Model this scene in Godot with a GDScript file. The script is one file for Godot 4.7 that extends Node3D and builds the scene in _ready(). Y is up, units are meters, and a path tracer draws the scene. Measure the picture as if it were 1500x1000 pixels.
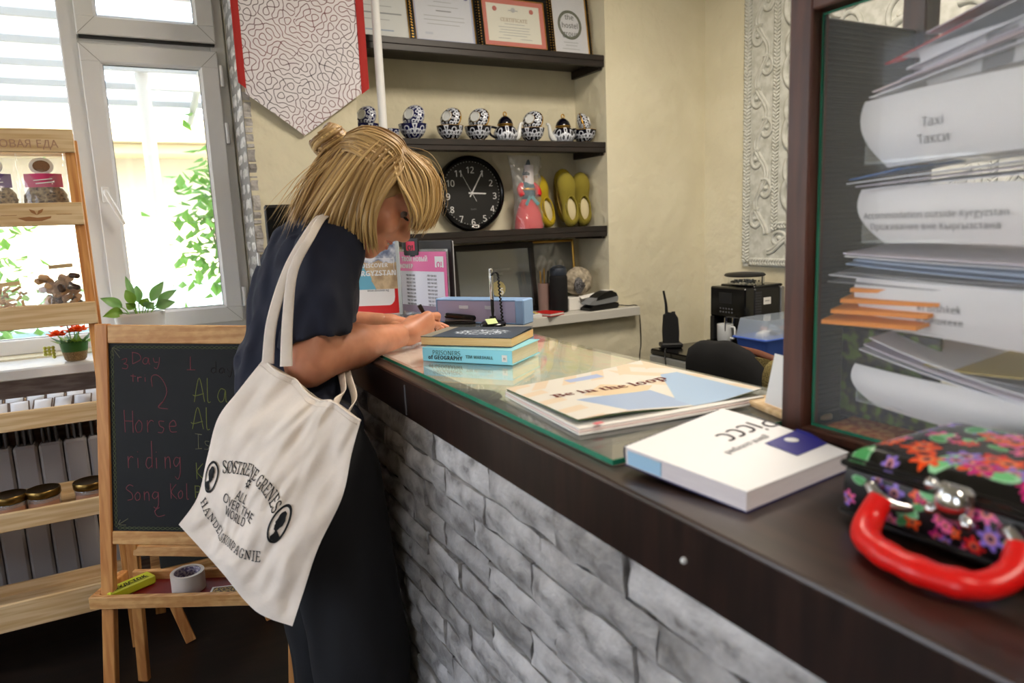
extends Node3D
# A hostel reception desk: a woman writes at a dark counter with a whitewashed brick front.
# x runs along the back wall, -z goes from the camera towards it, y is up, metres.

var rng := RandomNumberGenerator.new()
var M := {}
var prints := {}

# ---------------------------------------------------------------- shape helpers
func S() -> SurfaceTool:
	var s := SurfaceTool.new()
	s.begin(Mesh.PRIMITIVE_TRIANGLES)
	s.set_uv(Vector2.ZERO)
	return s

func at(p: Vector3, r := Vector3.ZERO) -> Transform3D:
	return Transform3D(Basis.from_euler(r * PI / 180.0), p)

func look(p: Vector3, right: Vector3, up: Vector3) -> Transform3D:
	var x := right.normalized()
	var z := x.cross(up).normalized()
	return Transform3D(Basis(x, z.cross(x).normalized(), z), p)

func bar(s: SurfaceTool, p: Vector3, q: Vector3, w: float, t: float, b := 0.002) -> void:
	# a straight slat from p to q, w wide along x, t thick
	var y := (p - q).normalized()
	var z := Vector3.RIGHT.cross(y).normalized()
	bx(s, Transform3D(Basis(y.cross(z), y, z), (p + q) / 2.0), Vector3(w, p.distance_to(q), t), b)

func face(s: SurfaceTool, pts: Array, out: Vector3) -> void:
	var a: Vector3 = pts[0]
	var flip: bool = (a - pts[2]).cross(a - pts[1]).dot(out) < 0.0
	for i in range(1, pts.size() - 1):
		s.add_vertex(a)
		s.add_vertex(pts[i + 1] if flip else pts[i])
		s.add_vertex(pts[i] if flip else pts[i + 1])

func bx(s: SurfaceTool, t: Transform3D, size: Vector3, b := 0.002) -> void:
	s.set_smooth_group(-1)
	var h := size / 2.0
	b = minf(b, minf(h.x, minf(h.y, h.z)) * 0.9)
	if b <= 0.0:
		for ax in 3:
			for sg in [-1.0, 1.0]:
				var c: Array = []
				for k in [[-1, -1], [1, -1], [1, 1], [-1, 1]]:
					var v := Vector3.ZERO
					v[ax] = sg * h[ax]; v[(ax + 1) % 3] = k[0] * h[(ax + 1) % 3]; v[(ax + 2) % 3] = k[1] * h[(ax + 2) % 3]
					c.append(t * v)
				var o := Vector3.ZERO
				o[ax] = sg
				face(s, c, t.basis * o)
		return
	for ax in 3:
		var a1 := (ax + 1) % 3
		var a2 := (ax + 2) % 3
		for sg in [-1.0, 1.0]:
			var c: Array = []
			for k in [[-1, -1], [1, -1], [1, 1], [-1, 1]]:
				var v := Vector3.ZERO
				v[ax] = sg * h[ax]; v[a1] = k[0] * (h[a1] - b); v[a2] = k[1] * (h[a2] - b)
				c.append(t * v)
			var o := Vector3.ZERO
			o[ax] = sg
			face(s, c, t.basis * o)
			for sg2 in [-1.0, 1.0]:   # the chamfer between +-ax and +-a1
				var e: Array = []
				for k in [[0, -1], [0, 1], [1, 1], [1, -1]]:
					var v := Vector3.ZERO
					v[a2] = k[1] * (h[a2] - b)
					v[ax] = sg * (h[ax] - (b if k[0] else 0.0)); v[a1] = sg2 * (h[a1] - (0.0 if k[0] else b))
					e.append(t * v)
				o = Vector3.ZERO
				o[ax] = sg; o[a1] = sg2
				face(s, e, t.basis * o)
	for sx in [-1.0, 1.0]:
		for sy in [-1.0, 1.0]:
			for sz in [-1.0, 1.0]:
				var o := Vector3(sx, sy, sz)
				face(s, [t * (o * (h - Vector3(0, b, b))), t * (o * (h - Vector3(b, 0, b))), t * (o * (h - Vector3(b, b, 0)))], t.basis * o)

func box(p: Vector3, size: Vector3, b := 0.002) -> SurfaceTool:
	var s := S()
	bx(s, Transform3D(Basis(), p), size, b)
	return s

func span(s: SurfaceTool, lo: Vector3, hi: Vector3, b := 0.002) -> void:
	bx(s, Transform3D(Basis(), (lo + hi) / 2.0), hi - lo, b)

func spanned(lo: Vector3, hi: Vector3, b := 0.002) -> SurfaceTool:
	var s := S()
	span(s, lo, hi, b)
	return s

func tube(s: SurfaceTool, pts: Array, r, seg := 8, flat := 1.0, flat_dir := Vector3.ZERO, grow := 0) -> void:
	# r: a radius or an array of radii; flat squeezes the section along flat_dir
	s.set_smooth_group(grow)
	var n := pts.size()
	var rings: Array = []
	var nrm := Vector3.ZERO
	for i in n:
		var d: Vector3 = (pts[mini(i + 1, n - 1)] - pts[maxi(i - 1, 0)]).normalized()
		if nrm == Vector3.ZERO:
			nrm = d.cross(Vector3.UP if absf(d.y) < 0.9 else Vector3.RIGHT).normalized()
		nrm = (nrm - d * nrm.dot(d)).normalized()
		var u := nrm
		if flat_dir != Vector3.ZERO:
			u = (flat_dir - d * flat_dir.dot(d)).normalized()
		var w := d.cross(u)
		var rr: float = r if not r is Array else r[i]
		var ring: Array = []
		for k in seg:
			var a := TAU * k / seg
			ring.append(pts[i] + (u * cos(a) * (flat if flat_dir != Vector3.ZERO else 1.0) + w * sin(a)) * rr)
		rings.append(ring)
	for i in n - 1:
		for k in seg:
			var k2 := (k + 1) % seg
			var a: Vector3 = rings[i][k]; var b: Vector3 = rings[i][k2]; var c: Vector3 = rings[i + 1][k2]; var d2: Vector3 = rings[i + 1][k]
			s.set_uv(Vector2(float(k) / seg, float(i) / n)); s.add_vertex(a); s.add_vertex(b); s.add_vertex(c)
			s.add_vertex(a); s.add_vertex(c); s.add_vertex(d2)
	for e in [0, n - 1]:
		var rr: float = r if not r is Array else r[e]
		if rr > 0.0006:
			s.set_smooth_group(-1)
			face(s, rings[e], (pts[0] - pts[1]) if e == 0 else (pts[n - 1] - pts[n - 2]))

func lathe(s: SurfaceTool, prof: Array, seg: int, t: Transform3D, squash := 1.0) -> void:
	# prof: Vector2(radius, height) from the bottom outside to the end; sharp corners break the smoothing
	var n := prof.size()
	var g := 1
	var len := [0.0]
	for i in range(1, n):
		len.append(len[i - 1] + prof[i].distance_to(prof[i - 1]))
	for i in n - 1:
		if i > 0 and absf((prof[i] - prof[i - 1]).angle_to(prof[i + 1] - prof[i])) > 0.7:
			g += 1
		s.set_smooth_group(g)
		for k in seg:
			var v: Array = []
			for c in [[i, k], [i + 1, k], [i + 1, k + 1], [i, k + 1]]:
				var a: float = TAU * c[1] / seg
				v.append([t * Vector3(prof[c[0]].x * cos(a), prof[c[0]].y, prof[c[0]].x * sin(a) * squash), Vector2(float(c[1]) / seg, len[c[0]] / len[n - 1])])
			for q in [0, 1, 2, 0, 2, 3]:
				if (q == 1 or q == 2) and prof[i + 1].x < 1e-6 and false: continue
				s.set_uv(v[q][1]); s.add_vertex(v[q][0])

func prism(s: SurfaceTool, poly: PackedVector2Array, depth: float, t: Transform3D, smooth := false) -> void:
	# a polygon in the local xy plane, from z = 0 to z = depth
	var ids := Geometry2D.triangulate_polygon(poly)
	s.set_smooth_group(-1)
	for z in [0.0, depth]:
		for i in range(0, ids.size(), 3):
			face(s, [t * Vector3(poly[ids[i]].x, poly[ids[i]].y, z), t * Vector3(poly[ids[i + 1]].x, poly[ids[i + 1]].y, z), t * Vector3(poly[ids[i + 2]].x, poly[ids[i + 2]].y, z)], t.basis.z * (1.0 if z == depth else -1.0) * signf(depth))
	if smooth:
		s.set_smooth_group(3)
	var cw := Geometry2D.is_polygon_clockwise(poly)
	var n := poly.size()
	for i in n:
		var a := poly[i]; var b := poly[(i + 1) % n]
		var o := Vector3(b.y - a.y, a.x - b.x, 0) * (-1.0 if cw else 1.0)
		face(s, [t * Vector3(a.x, a.y, 0), t * Vector3(b.x, b.y, 0), t * Vector3(b.x, b.y, depth), t * Vector3(a.x, a.y, depth)], t.basis * o)

func grid(s: SurfaceTool, nu: int, nv: int, f: Callable, flip := false, group := 0) -> void:
	s.set_smooth_group(group)
	var p: Array = []
	for j in nv + 1:
		for i in nu + 1:
			p.append(f.call(float(i) / nu, float(j) / nv))
	var w := nu + 1
	for j in nv:
		for i in nu:
			var q := [j * w + i, j * w + i + 1, (j + 1) * w + i + 1, (j + 1) * w + i]
			for k in ([0, 2, 1, 0, 3, 2] if flip else [0, 1, 2, 0, 2, 3]):
				var id: int = q[k]
				s.set_uv(Vector2(float(id % w) / nu, float(id / w) / nv)); s.add_vertex(p[id])

func slab(s: SurfaceTool, nu: int, nv: int, f: Callable, off: Vector3) -> void:
	# a sheet with thickness: f(u, v) is its top, off leads to its underside
	var nrm: Vector3 = (f.call(0.5, 0.5) - f.call(0.5, 0.6)).cross(f.call(0.5, 0.5) - f.call(0.6, 0.5))
	var fl: bool = nrm.dot(off) < 0.0
	grid(s, nu, nv, f, fl)
	grid(s, nu, nv, func(u, v): return f.call(u, v) + off, not fl, 5)
	s.set_smooth_group(-1)
	var mid: Vector3 = f.call(0.5, 0.5)
	for e in [[nu, func(k): return Vector2(k, 0)], [nu, func(k): return Vector2(k, 1)], [nv, func(k): return Vector2(0, k)], [nv, func(k): return Vector2(1, k)]]:
		for i in e[0]:
			var a: Vector2 = e[1].call(float(i) / e[0]); var b: Vector2 = e[1].call(float(i + 1) / e[0])
			var pa: Vector3 = f.call(a.x, a.y); var pb: Vector3 = f.call(b.x, b.y)
			s.set_uv(a)
			face(s, [pa, pb, pb + off, pa + off], (pa + pb) / 2.0 - mid)

func ball(s: SurfaceTool, t: Transform3D, seg := 16, rings := 10) -> void:
	var pr: Array = []
	for i in rings + 1:
		var a := -PI / 2 + PI * i / rings
		pr.append(Vector2(cos(a), sin(a)))
	lathe(s, pr, seg, t)

func spline(pts: Array, n: int) -> Array:
	# n + 1 points on a smooth curve through pts
	var c := Curve3D.new()
	for i in pts.size():
		var d: Vector3 = (pts[mini(i + 1, pts.size() - 1)] - pts[maxi(i - 1, 0)]) / 6.0
		c.add_point(pts[i], -d, d)
	var out: Array = []
	for i in n + 1:
		var x := float(i) / n * (pts.size() - 1)
		out.append(c.sample(int(minf(x, pts.size() - 1.001)), x - int(minf(x, pts.size() - 1.001))))
	return out

func rounded(w: float, h: float, r: float, n := 4) -> PackedVector2Array:
	var p := PackedVector2Array()
	for q in [[1, 1, 0.0], [-1, 1, 0.5], [-1, -1, 1.0], [1, -1, 1.5]]:
		for k in n + 1:
			var a: float = PI * (q[2] + 0.5 * k / n)
			p.append(Vector2(q[0] * (w / 2 - r) + r * cos(a), q[1] * (h / 2 - r) + r * sin(a)))
	return p

# ---------------------------------------------------------------- nodes
func obj(called: String, s, m: Material, parent: Node = self) -> MeshInstance3D:
	var o := MeshInstance3D.new()
	if s is SurfaceTool:
		s.generate_normals()
		o.mesh = s.commit()
	else:
		o.mesh = s
	o.material_override = m
	put(o, called, parent)
	return o

func put(o: Node, called: String, parent: Node) -> void:
	if parent == self:
		var n := called
		var k := 0
		while has_node(NodePath(n)):
			k += 1
			n = "%s_%03d" % [called, k]
		o.name = n
		add_child(o)
	else:
		o.name = called
		var k := 0
		var n := called
		while parent.has_node(NodePath(n)):
			k += 1
			n = "%s_%03d" % [called, k]
		o.name = n
		parent.add_child(o)

func tag(o: Node, label: String, category: String, group := "") -> Node:
	o.set_meta("label", label)
	o.set_meta("category", category)
	if group:
		o.set_meta("group", group)
	return o

func thing(called: String, label: String, category: String, t := Transform3D(), group := "") -> Node3D:
	var o := Node3D.new()
	put(o, called, self)
	o.transform = t
	tag(o, label, category, group)
	return o

func struct(called: String, s, m: Material) -> MeshInstance3D:
	var o := obj(called, s, m)
	o.set_meta("kind", "structure")
	return o

func copy(o: Node3D, t: Transform3D, label := "") -> Node3D:
	var c := o.duplicate()
	put(c, String(o.name).trim_suffix("_001"), self)
	c.transform = t
	if label:
		c.set_meta("label", label)
	return c

# ---------------------------------------------------------------- lettering
func text_tris(words: String, size: float, font := "Droid Sans", bold := false, depth := 0.0006) -> Dictionary:
	# vertices of flat lettering of cap height ~0.7 size, centred, in metres
	var tm := TextMesh.new()
	var f := SystemFont.new()
	f.font_names = PackedStringArray([font])
	if bold:
		f.font_weight = 700
	tm.font = f
	tm.text = words
	tm.font_size = 48
	tm.pixel_size = size / 48.0
	tm.curve_step = 2.0 if size < 0.02 else 0.8
	tm.depth = depth
	var a := tm.surface_get_arrays(0) if tm.get_surface_count() else []
	return {"a": a, "w": tm.get_aabb().size.x}

func write(s: SurfaceTool, words: String, size: float, f: Callable, font := "Droid Sans", bold := false) -> void:
	# lettering mapped through f(Vector3) -> Vector3 (x right, y up, z out of the surface)
	var d := text_tris(words, size, font, bold)
	if d.a.is_empty():
		return
	s.set_smooth_group(-1)
	var v: PackedVector3Array = d.a[Mesh.ARRAY_VERTEX]
	var ix = d.a[Mesh.ARRAY_INDEX]
	var ids: Array = Array(ix) if ix != null and ix.size() else range(v.size())
	for i in range(0, ids.size(), 3):
		for k in 3:
			s.add_vertex(f.call(v[ids[i + k]]))

func lettering(words: String, size: float, t: Transform3D, m: Material, parent: Node, font := "Droid Sans", bold := false, called := "lettering") -> MeshInstance3D:
	var s := S()
	var y := 0.0
	for line in words.split("\n"):
		var off := Vector3(0, y, 0)
		write(s, line, size, func(p): return t * (p + off), font, bold)
		y -= size * 1.15
	return obj(called, s, m, parent)

# ---------------------------------------------------------------- materials
func mat(key: String, c: Color, rough := 0.7, more := {}) -> StandardMaterial3D:
	if M.has(key):
		return M[key]
	var m := StandardMaterial3D.new()
	m.resource_name = key
	m.albedo_color = c
	m.roughness = rough
	m.cull_mode = BaseMaterial3D.CULL_DISABLED
	for k in more:
		m.set(k, more[k])
	M[key] = m
	return m

func noise_tex(freq: float, ramp: Array, size := 256, type := FastNoiseLite.TYPE_SIMPLEX, oct := 4, normal := false, bump := 2.0, sd := 1, stretch := 1) -> NoiseTexture2D:
	var t := NoiseTexture2D.new()
	var n := FastNoiseLite.new()
	n.noise_type = type
	n.frequency = freq
	n.fractal_octaves = oct
	n.seed = sd
	t.noise = n
	t.width = size
	t.height = size / stretch
	t.seamless = true
	t.as_normal_map = normal
	t.bump_strength = bump
	if ramp.size():
		var g := Gradient.new()
		g.offsets = PackedFloat32Array(ramp.map(func(r): return r[0]))
		g.colors = PackedColorArray(ramp.map(func(r): return r[1]))
		t.color_ramp = g
	return t

func grained(key: String, a: Color, b: Color, rough: float, scale: Vector3, freq := 0.02, oct := 4, more := {}) -> StandardMaterial3D:
	# a triplanar two-tone noise material
	var m := mat(key, Color.WHITE, rough, more)
	m.albedo_texture = noise_tex(freq, [[0.25, a], [0.75, b]], 256, FastNoiseLite.TYPE_SIMPLEX, oct)
	m.uv1_triplanar = true
	m.uv1_world_triplanar = not more.has("local")
	m.uv1_scale = scale
	return m

func picture(w: int, h: int, f: Callable) -> ImageTexture:
	var im := Image.create(w, h, false, Image.FORMAT_RGB8)
	for y in h:
		for x in w:
			im.set_pixel(x, y, f.call(x, y))
	return ImageTexture.create_from_image(im)

func printed(key: String, tex: Texture2D, rough := 0.6, more := {}) -> StandardMaterial3D:
	var m := mat(key, Color.WHITE, rough, more)
	m.albedo_texture = tex
	return m

func lines_print(w: int, h: int, paper: Color, border: Color, bw: int, rows: Array) -> ImageTexture:
	# a printed sheet: border and rows [x, y, w, h, colour] in pixels
	var im := Image.create(w, h, false, Image.FORMAT_RGB8)
	im.fill(border)
	im.fill_rect(Rect2i(bw, bw, w - 2 * bw, h - 2 * bw), paper)
	for r in rows:
		im.fill_rect(Rect2i(r[0], r[1], r[2], r[3]), r[4])
	return ImageTexture.create_from_image(im)

func worm(seed_: int, n := 24) -> Callable:
	# a field of even wavelength; its zero line meanders
	var r := RandomNumberGenerator.new()
	r.seed = seed_
	var ks: Array = []
	for i in n:
		var a := TAU * i / n + r.randf() * 0.2
		ks.append([cos(a), sin(a), r.randf() * TAU])
	return func(x: float, y: float) -> float:
		var t := 0.0
		for k in ks:
			t += cos(k[0] * x + k[1] * y + k[2])
		return t

# ---------------------------------------------------------------- soft bodies
func blob(s: SurfaceTool, bones: Array, cell: float, k: float, ripple := 0.0, rfreq := 20.0, stretch := Vector3.ONE, color = null) -> void:
	# smooth union of tapered capsules [a, b, ra, rb] and ellipsoids [centre, basis of unit axes, radii]; an extra last
	# item {"clip": [point, normal]} cuts a bone flat, {"cut": true} carves it out
	var lo := Vector3.INF
	var hi := -Vector3.INF
	var boxes: Array = []
	for b in bones:
		var l: Vector3; var h: Vector3
		if b[1] is Basis:
			var r: float = maxf(b[2].x, maxf(b[2].y, b[2].z))
			l = b[0] - Vector3.ONE * r; h = b[0] + Vector3.ONE * r
		else:
			var r: float = maxf(b[2], b[3])
			l = b[0].min(b[1]) - Vector3.ONE * r; h = b[0].max(b[1]) + Vector3.ONE * r
		boxes.append([l, h])
		lo = lo.min(l); hi = hi.max(h)
	var pad := 4.0 * k + 2.0 * cell
	lo -= Vector3.ONE * pad; hi += Vector3.ONE * pad
	var nx := int((hi.x - lo.x) / cell) + 2
	var ny := int((hi.y - lo.y) / cell) + 2
	var nz := int((hi.z - lo.z) / cell) + 2
	var acc := PackedFloat32Array()
	acc.resize(nx * ny * nz)
	var neg := PackedFloat32Array()
	neg.resize(nx * ny * nz)
	var ik := 1.0 / k
	for bi in bones.size():
		var b: Array = bones[bi]
		var opt: Dictionary = b[b.size() - 1] if b[b.size() - 1] is Dictionary else {}
		var cut: bool = opt.has("cut")
		var i0 := maxi(0, int((boxes[bi][0].x - pad - lo.x) / cell)); var i1 := mini(nx - 1, int((boxes[bi][1].x + pad - lo.x) / cell) + 1)
		var j0 := maxi(0, int((boxes[bi][0].y - pad - lo.y) / cell)); var j1 := mini(ny - 1, int((boxes[bi][1].y + pad - lo.y) / cell) + 1)
		var k0 := maxi(0, int((boxes[bi][0].z - pad - lo.z) / cell)); var k1 := mini(nz - 1, int((boxes[bi][1].z + pad - lo.z) / cell) + 1)
		var is_ell: bool = b[1] is Basis
		var inv: Basis = b[1].transposed() if is_ell else Basis()
		var rad: Vector3 = b[2] if is_ell else Vector3.ONE
		var pa: Vector3 = b[0]
		var ba: Vector3 = Vector3.ZERO if is_ell else b[1] - b[0]
		var bb := maxf(ba.length_squared(), 1e-9)
		var ra: float = 0.0 if is_ell else b[2]
		var rb: float = 0.0 if is_ell else b[3]
		var clip: bool = opt.has("clip")
		var cp: Vector3 = opt.clip[0] if clip else Vector3.ZERO
		var cn: Vector3 = opt.clip[1].normalized() if clip else Vector3.ZERO
		for kk in range(k0, k1 + 1):
			for j in range(j0, j1 + 1):
				var row := (kk * ny + j) * nx
				for i in range(i0, i1 + 1):
					var p := Vector3(lo.x + i * cell, lo.y + j * cell, lo.z + kk * cell) - pa
					var d: float
					if is_ell:
						var q := inv * p
						var q1 := (q / rad).length()
						var q2 := (q / (rad * rad)).length()
						d = q1 * (q1 - 1.0) / maxf(q2, 1e-6)
					else:
						var h := clampf(p.dot(ba) / bb, 0.0, 1.0)
						d = (p - ba * h).length() - ra - (rb - ra) * h
					if clip:
						d = maxf(d, (p + pa - cp).dot(cn))
					if d < pad:
						if cut:
							neg[row + i] += exp(-maxf(d, -12.0 * k) * ik)
						else:
							acc[row + i] += exp(-maxf(d, -20.0 * k) * ik)
	var nz3 := FastNoiseLite.new()
	nz3.frequency = rfreq
	nz3.fractal_octaves = 2
	for id in acc.size():
		var d := 1.0
		if acc[id] > 0.0:
			d = -log(acc[id]) * k
			if neg[id] > 0.0:
				d = maxf(d, log(neg[id]) * k)
			if ripple > 0.0 and absf(d) < cell * 3.0:
				var i := id % nx; var j := (id / nx) % ny; var kk := id / (nx * ny)
				d += ripple * nz3.get_noise_3d((lo.x + i * cell) * stretch.x, (lo.y + j * cell) * stretch.y, (lo.z + kk * cell) * stretch.z)
		acc[id] = d
	var vid := {}
	var vs: Array = []
	var sx := 1; var sy := nx; var sz := nx * ny
	for kk in nz - 1:
		for j in ny - 1:
			var row := (kk * ny + j) * nx
			for i in nx - 1:
				var id := row + i
				var c0 := acc[id]
				if c0 >= 0.9 and acc[id + 1 + sy + sz] >= 0.9:
					continue
				var sum := Vector3.ZERO
				var n := 0
				var v := [c0, acc[id + 1], acc[id + sy], acc[id + sy + 1], acc[id + sz], acc[id + sz + 1], acc[id + sz + sy], acc[id + sz + sy + 1]]
				var inside := 0
				for q in 8:
					if v[q] < 0.0:
						inside += 1
				if inside == 0 or inside == 8:
					continue
				for e in [[0, 1], [2, 3], [4, 5], [6, 7], [0, 2], [1, 3], [4, 6], [5, 7], [0, 4], [1, 5], [2, 6], [3, 7]]:
					var a: float = v[e[0]]; var b2: float = v[e[1]]
					if (a < 0.0) != (b2 < 0.0):
						var tt := a / (a - b2)
						var pa2 := Vector3(e[0] & 1, (e[0] >> 1) & 1, e[0] >> 2)
						var pb2 := Vector3(e[1] & 1, (e[1] >> 1) & 1, e[1] >> 2)
						sum += pa2.lerp(pb2, tt)
						n += 1
				vid[id] = vs.size()
				vs.append(lo + (Vector3(i, j, kk) + sum / n) * cell)
	s.set_smooth_group(0)
	for id in vid:
		for ax in [[sx, sy, sz], [sy, sz, sx], [sz, sx, sy]]:
			var o: int = id + ax[0]
			if (acc[id] < 0.0) == (acc[o] < 0.0):
				continue
			var q: Array = [id, id - ax[1], id - ax[1] - ax[2], id - ax[2]]
			if not (vid.has(q[1]) and vid.has(q[2]) and vid.has(q[3])):
				continue
			var order := [0, 2, 1, 0, 3, 2] if acc[id] < 0.0 else [0, 1, 2, 0, 2, 3]
			for w in order:
				var pv: Vector3 = vs[vid[q[w]]]
				if color != null:
					s.set_color(color.call(pv) if color is Callable else color)
				s.add_vertex(pv)

func _ready() -> void:
	rng.seed = 7
	# ---- camera
	var cam := Camera3D.new()
	cam.name = "camera"
	cam.transform = Transform3D(Basis(Vector3(0.881377, -0.040440, 0.470679), Vector3(0.111561, 0.985967, -0.124192), Vector3(-0.459051, 0.161969, 0.873520)), Vector3(0, 1.37, 0))
	cam.keep_aspect = Camera3D.KEEP_HEIGHT
	var lens := CameraAttributesPhysical.new()
	lens.frustum_focal_length = 24.984
	lens.frustum_focus_distance = 1.75
	lens.exposure_aperture = 4.5
	cam.attributes = lens
	cam.fov = 51.31
	add_child(cam)
	# ---- sky, exposure
	var we := WorldEnvironment.new()
	we.name = "world_environment"
	var env := Environment.new()
	env.background_mode = Environment.BG_SKY
	var sm := ProceduralSkyMaterial.new()
	sm.sky_top_color = Color(0.84, 0.90, 1.0)
	sm.sky_horizon_color = Color(0.97, 0.97, 0.98)
	sm.ground_bottom_color = Color(0.6, 0.6, 0.58)
	sm.ground_horizon_color = Color(0.8, 0.8, 0.78)
	var sky := Sky.new()
	sky.sky_material = sm
	env.sky = sky
	env.background_energy_multiplier = 8.0
	env.tonemap_mode = Environment.TONE_MAPPER_LINEAR
	env.tonemap_exposure = 0.96
	env.sdfgi_enabled = true
	env.ssao_enabled = true
	env.ssil_enabled = true
	we.environment = env
	add_child(we)
	# ---- sun, from behind the house: it lights the yard outside the window
	var sun := DirectionalLight3D.new()
	sun.name = "sun"
	sun.light_color = Color(1.0, 0.95, 0.86)
	sun.light_energy = 14.0
	sun.light_angular_distance = 0.6
	sun.shadow_enabled = true
	add_child(sun)
	sun.rotation_degrees = Vector3(-50, 25, 0)
	# ---- ceiling lamps and the street door behind the camera
	ceiling_lamp(Vector3(1.55, 2.72, -1.5), Vector2(0.6, 0.6), 4.6)
	ceiling_lamp(Vector3(0.6, 2.72, 0.7), Vector2(0.6, 0.6), 2.2)
	materials()
	shell()
	yard()
	back_wall_things()
	desk_things()
	corner_things()
	window_side_things()
	easel_things()
	counter()
	counter_things()
	showcase()
	suitcase()
	woman()
	tote()

func ceiling_lamp(p: Vector3, size: Vector2, energy: float) -> void:
	var o := thing("ceiling_lamp", "square white ceiling light panel " + ("above the counter" if p.z < 0 else "nearer the street door"), "lamp", at(p))
	obj("housing", box(Vector3(0, 0.012, 0), Vector3(size.x + 0.03, 0.03, size.y + 0.03)), mat("lamp_white", Color(0.9, 0.9, 0.9), 0.5), o)
	obj("diffuser", box(Vector3(0, -0.006, 0), Vector3(size.x, 0.008, size.y)), mat("lamp_glow", Color(0.95, 0.93, 0.9), 0.6, {"emission_enabled": true, "emission": Color(1.0, 0.95, 0.88), "emission_energy_multiplier": 1.5}), o)
	var l := AreaLight3D.new()
	l.name = "panel_light"
	l.area_size = size
	l.light_color = Color(1.0, 0.95, 0.88)
	l.light_energy = energy
	l.shadow_enabled = true
	l.set("area_range", 12.0)
	add_child(l)
	l.transform = at(p + Vector3(0, -0.02, 0), Vector3(-90, 0, 0))

func materials() -> void:
	grained("plaster", Color(0.845, 0.815, 0.71), Color(0.87, 0.84, 0.74), 0.85, Vector3.ONE * 0.6, 0.012, 3)
	M.plaster.normal_enabled = true
	M.plaster.normal_texture = noise_tex(0.03, [], 512, FastNoiseLite.TYPE_SIMPLEX_SMOOTH, 5, true, 6.0)
	M.plaster.normal_scale = 0.25
	grained("pvc", Color(0.86, 0.86, 0.87), Color(0.88, 0.88, 0.88), 0.35, Vector3.ONE, 0.01)
	grained("floor_wood", Color(0.07, 0.05, 0.04), Color(0.12, 0.085, 0.065), 0.4, Vector3(0.4, 1, 3), 0.02)
	grained("wenge", Color(0.125, 0.075, 0.058), Color(0.19, 0.12, 0.095), 0.34, Vector3(6, 0.8, 6), 0.02)
	grained("wenge_top", Color(0.17, 0.12, 0.10), Color(0.22, 0.155, 0.13), 0.3, Vector3(6, 6, 0.8), 0.02)
	grained("shelf_wood", Color(0.10, 0.075, 0.065), Color(0.15, 0.11, 0.095), 0.45, Vector3(1, 6, 6), 0.02)
	grained("pine", Color(0.76, 0.53, 0.30), Color(0.88, 0.69, 0.45), 0.5, Vector3(0.5, 9, 9), 0.02, 3)
	grained("pine_up", Color(0.74, 0.47, 0.24), Color(0.86, 0.62, 0.36), 0.5, Vector3(9, 0.6, 9), 0.02, 3)
	grained("pine_pale", Color(0.80, 0.66, 0.47), Color(0.88, 0.77, 0.60), 0.6, Vector3(0.5, 9, 9), 0.02, 3)
	mat("black_gloss", Color(0.03, 0.03, 0.035), 0.2)
	mat("black", Color(0.04, 0.04, 0.045), 0.5)
	mat("black_soft", Color(0.03, 0.03, 0.04), 0.85)
	mat("white", Color(0.9, 0.9, 0.9), 0.5)
	mat("paper", Color(0.92, 0.91, 0.89), 0.8)
	mat("paper_grey", Color(0.72, 0.72, 0.74), 0.8)
	mat("ink", Color(0.06, 0.06, 0.07), 0.8)
	mat("ink_grey", Color(0.45, 0.45, 0.47), 0.8)
	mat("gold", Color(0.80, 0.62, 0.28), 0.3, {"metallic": 0.9})
	mat("chrome", Color(0.82, 0.82, 0.82), 0.15, {"metallic": 1.0})
	mat("steel", Color(0.6, 0.6, 0.6), 0.35, {"metallic": 0.8})
	mat("red", Color(0.75, 0.08, 0.07), 0.6)
	mat("glass", Color(0.93, 0.98, 0.96, 0.06), 0.03, {"transparency": BaseMaterial3D.TRANSPARENCY_ALPHA})
	mat("green_edge", Color(0.16, 0.52, 0.40), 0.2)
	mat("clear_pane", Color(0.96, 0.98, 0.97, 0.04), 0.03, {"transparency": BaseMaterial3D.TRANSPARENCY_ALPHA, "metallic_specular": 0.17})
	mat("clear_bag", Color(0.95, 0.96, 0.98, 0.12), 0.08, {"transparency": BaseMaterial3D.TRANSPARENCY_ALPHA})
	mat("leaf", Color(0.24, 0.42, 0.17), 0.45, {"backlight_enabled": true, "backlight": Color(0.2, 0.35, 0.1)})
	mat("leaf_pale", Color(0.50, 0.66, 0.26), 0.5, {"backlight_enabled": true, "backlight": Color(0.35, 0.5, 0.15)})
	mat("orange_petal", Color(1.0, 0.50, 0.20), 0.6, {"backlight_enabled": true, "backlight": Color(0.8, 0.3, 0.1)})

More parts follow.
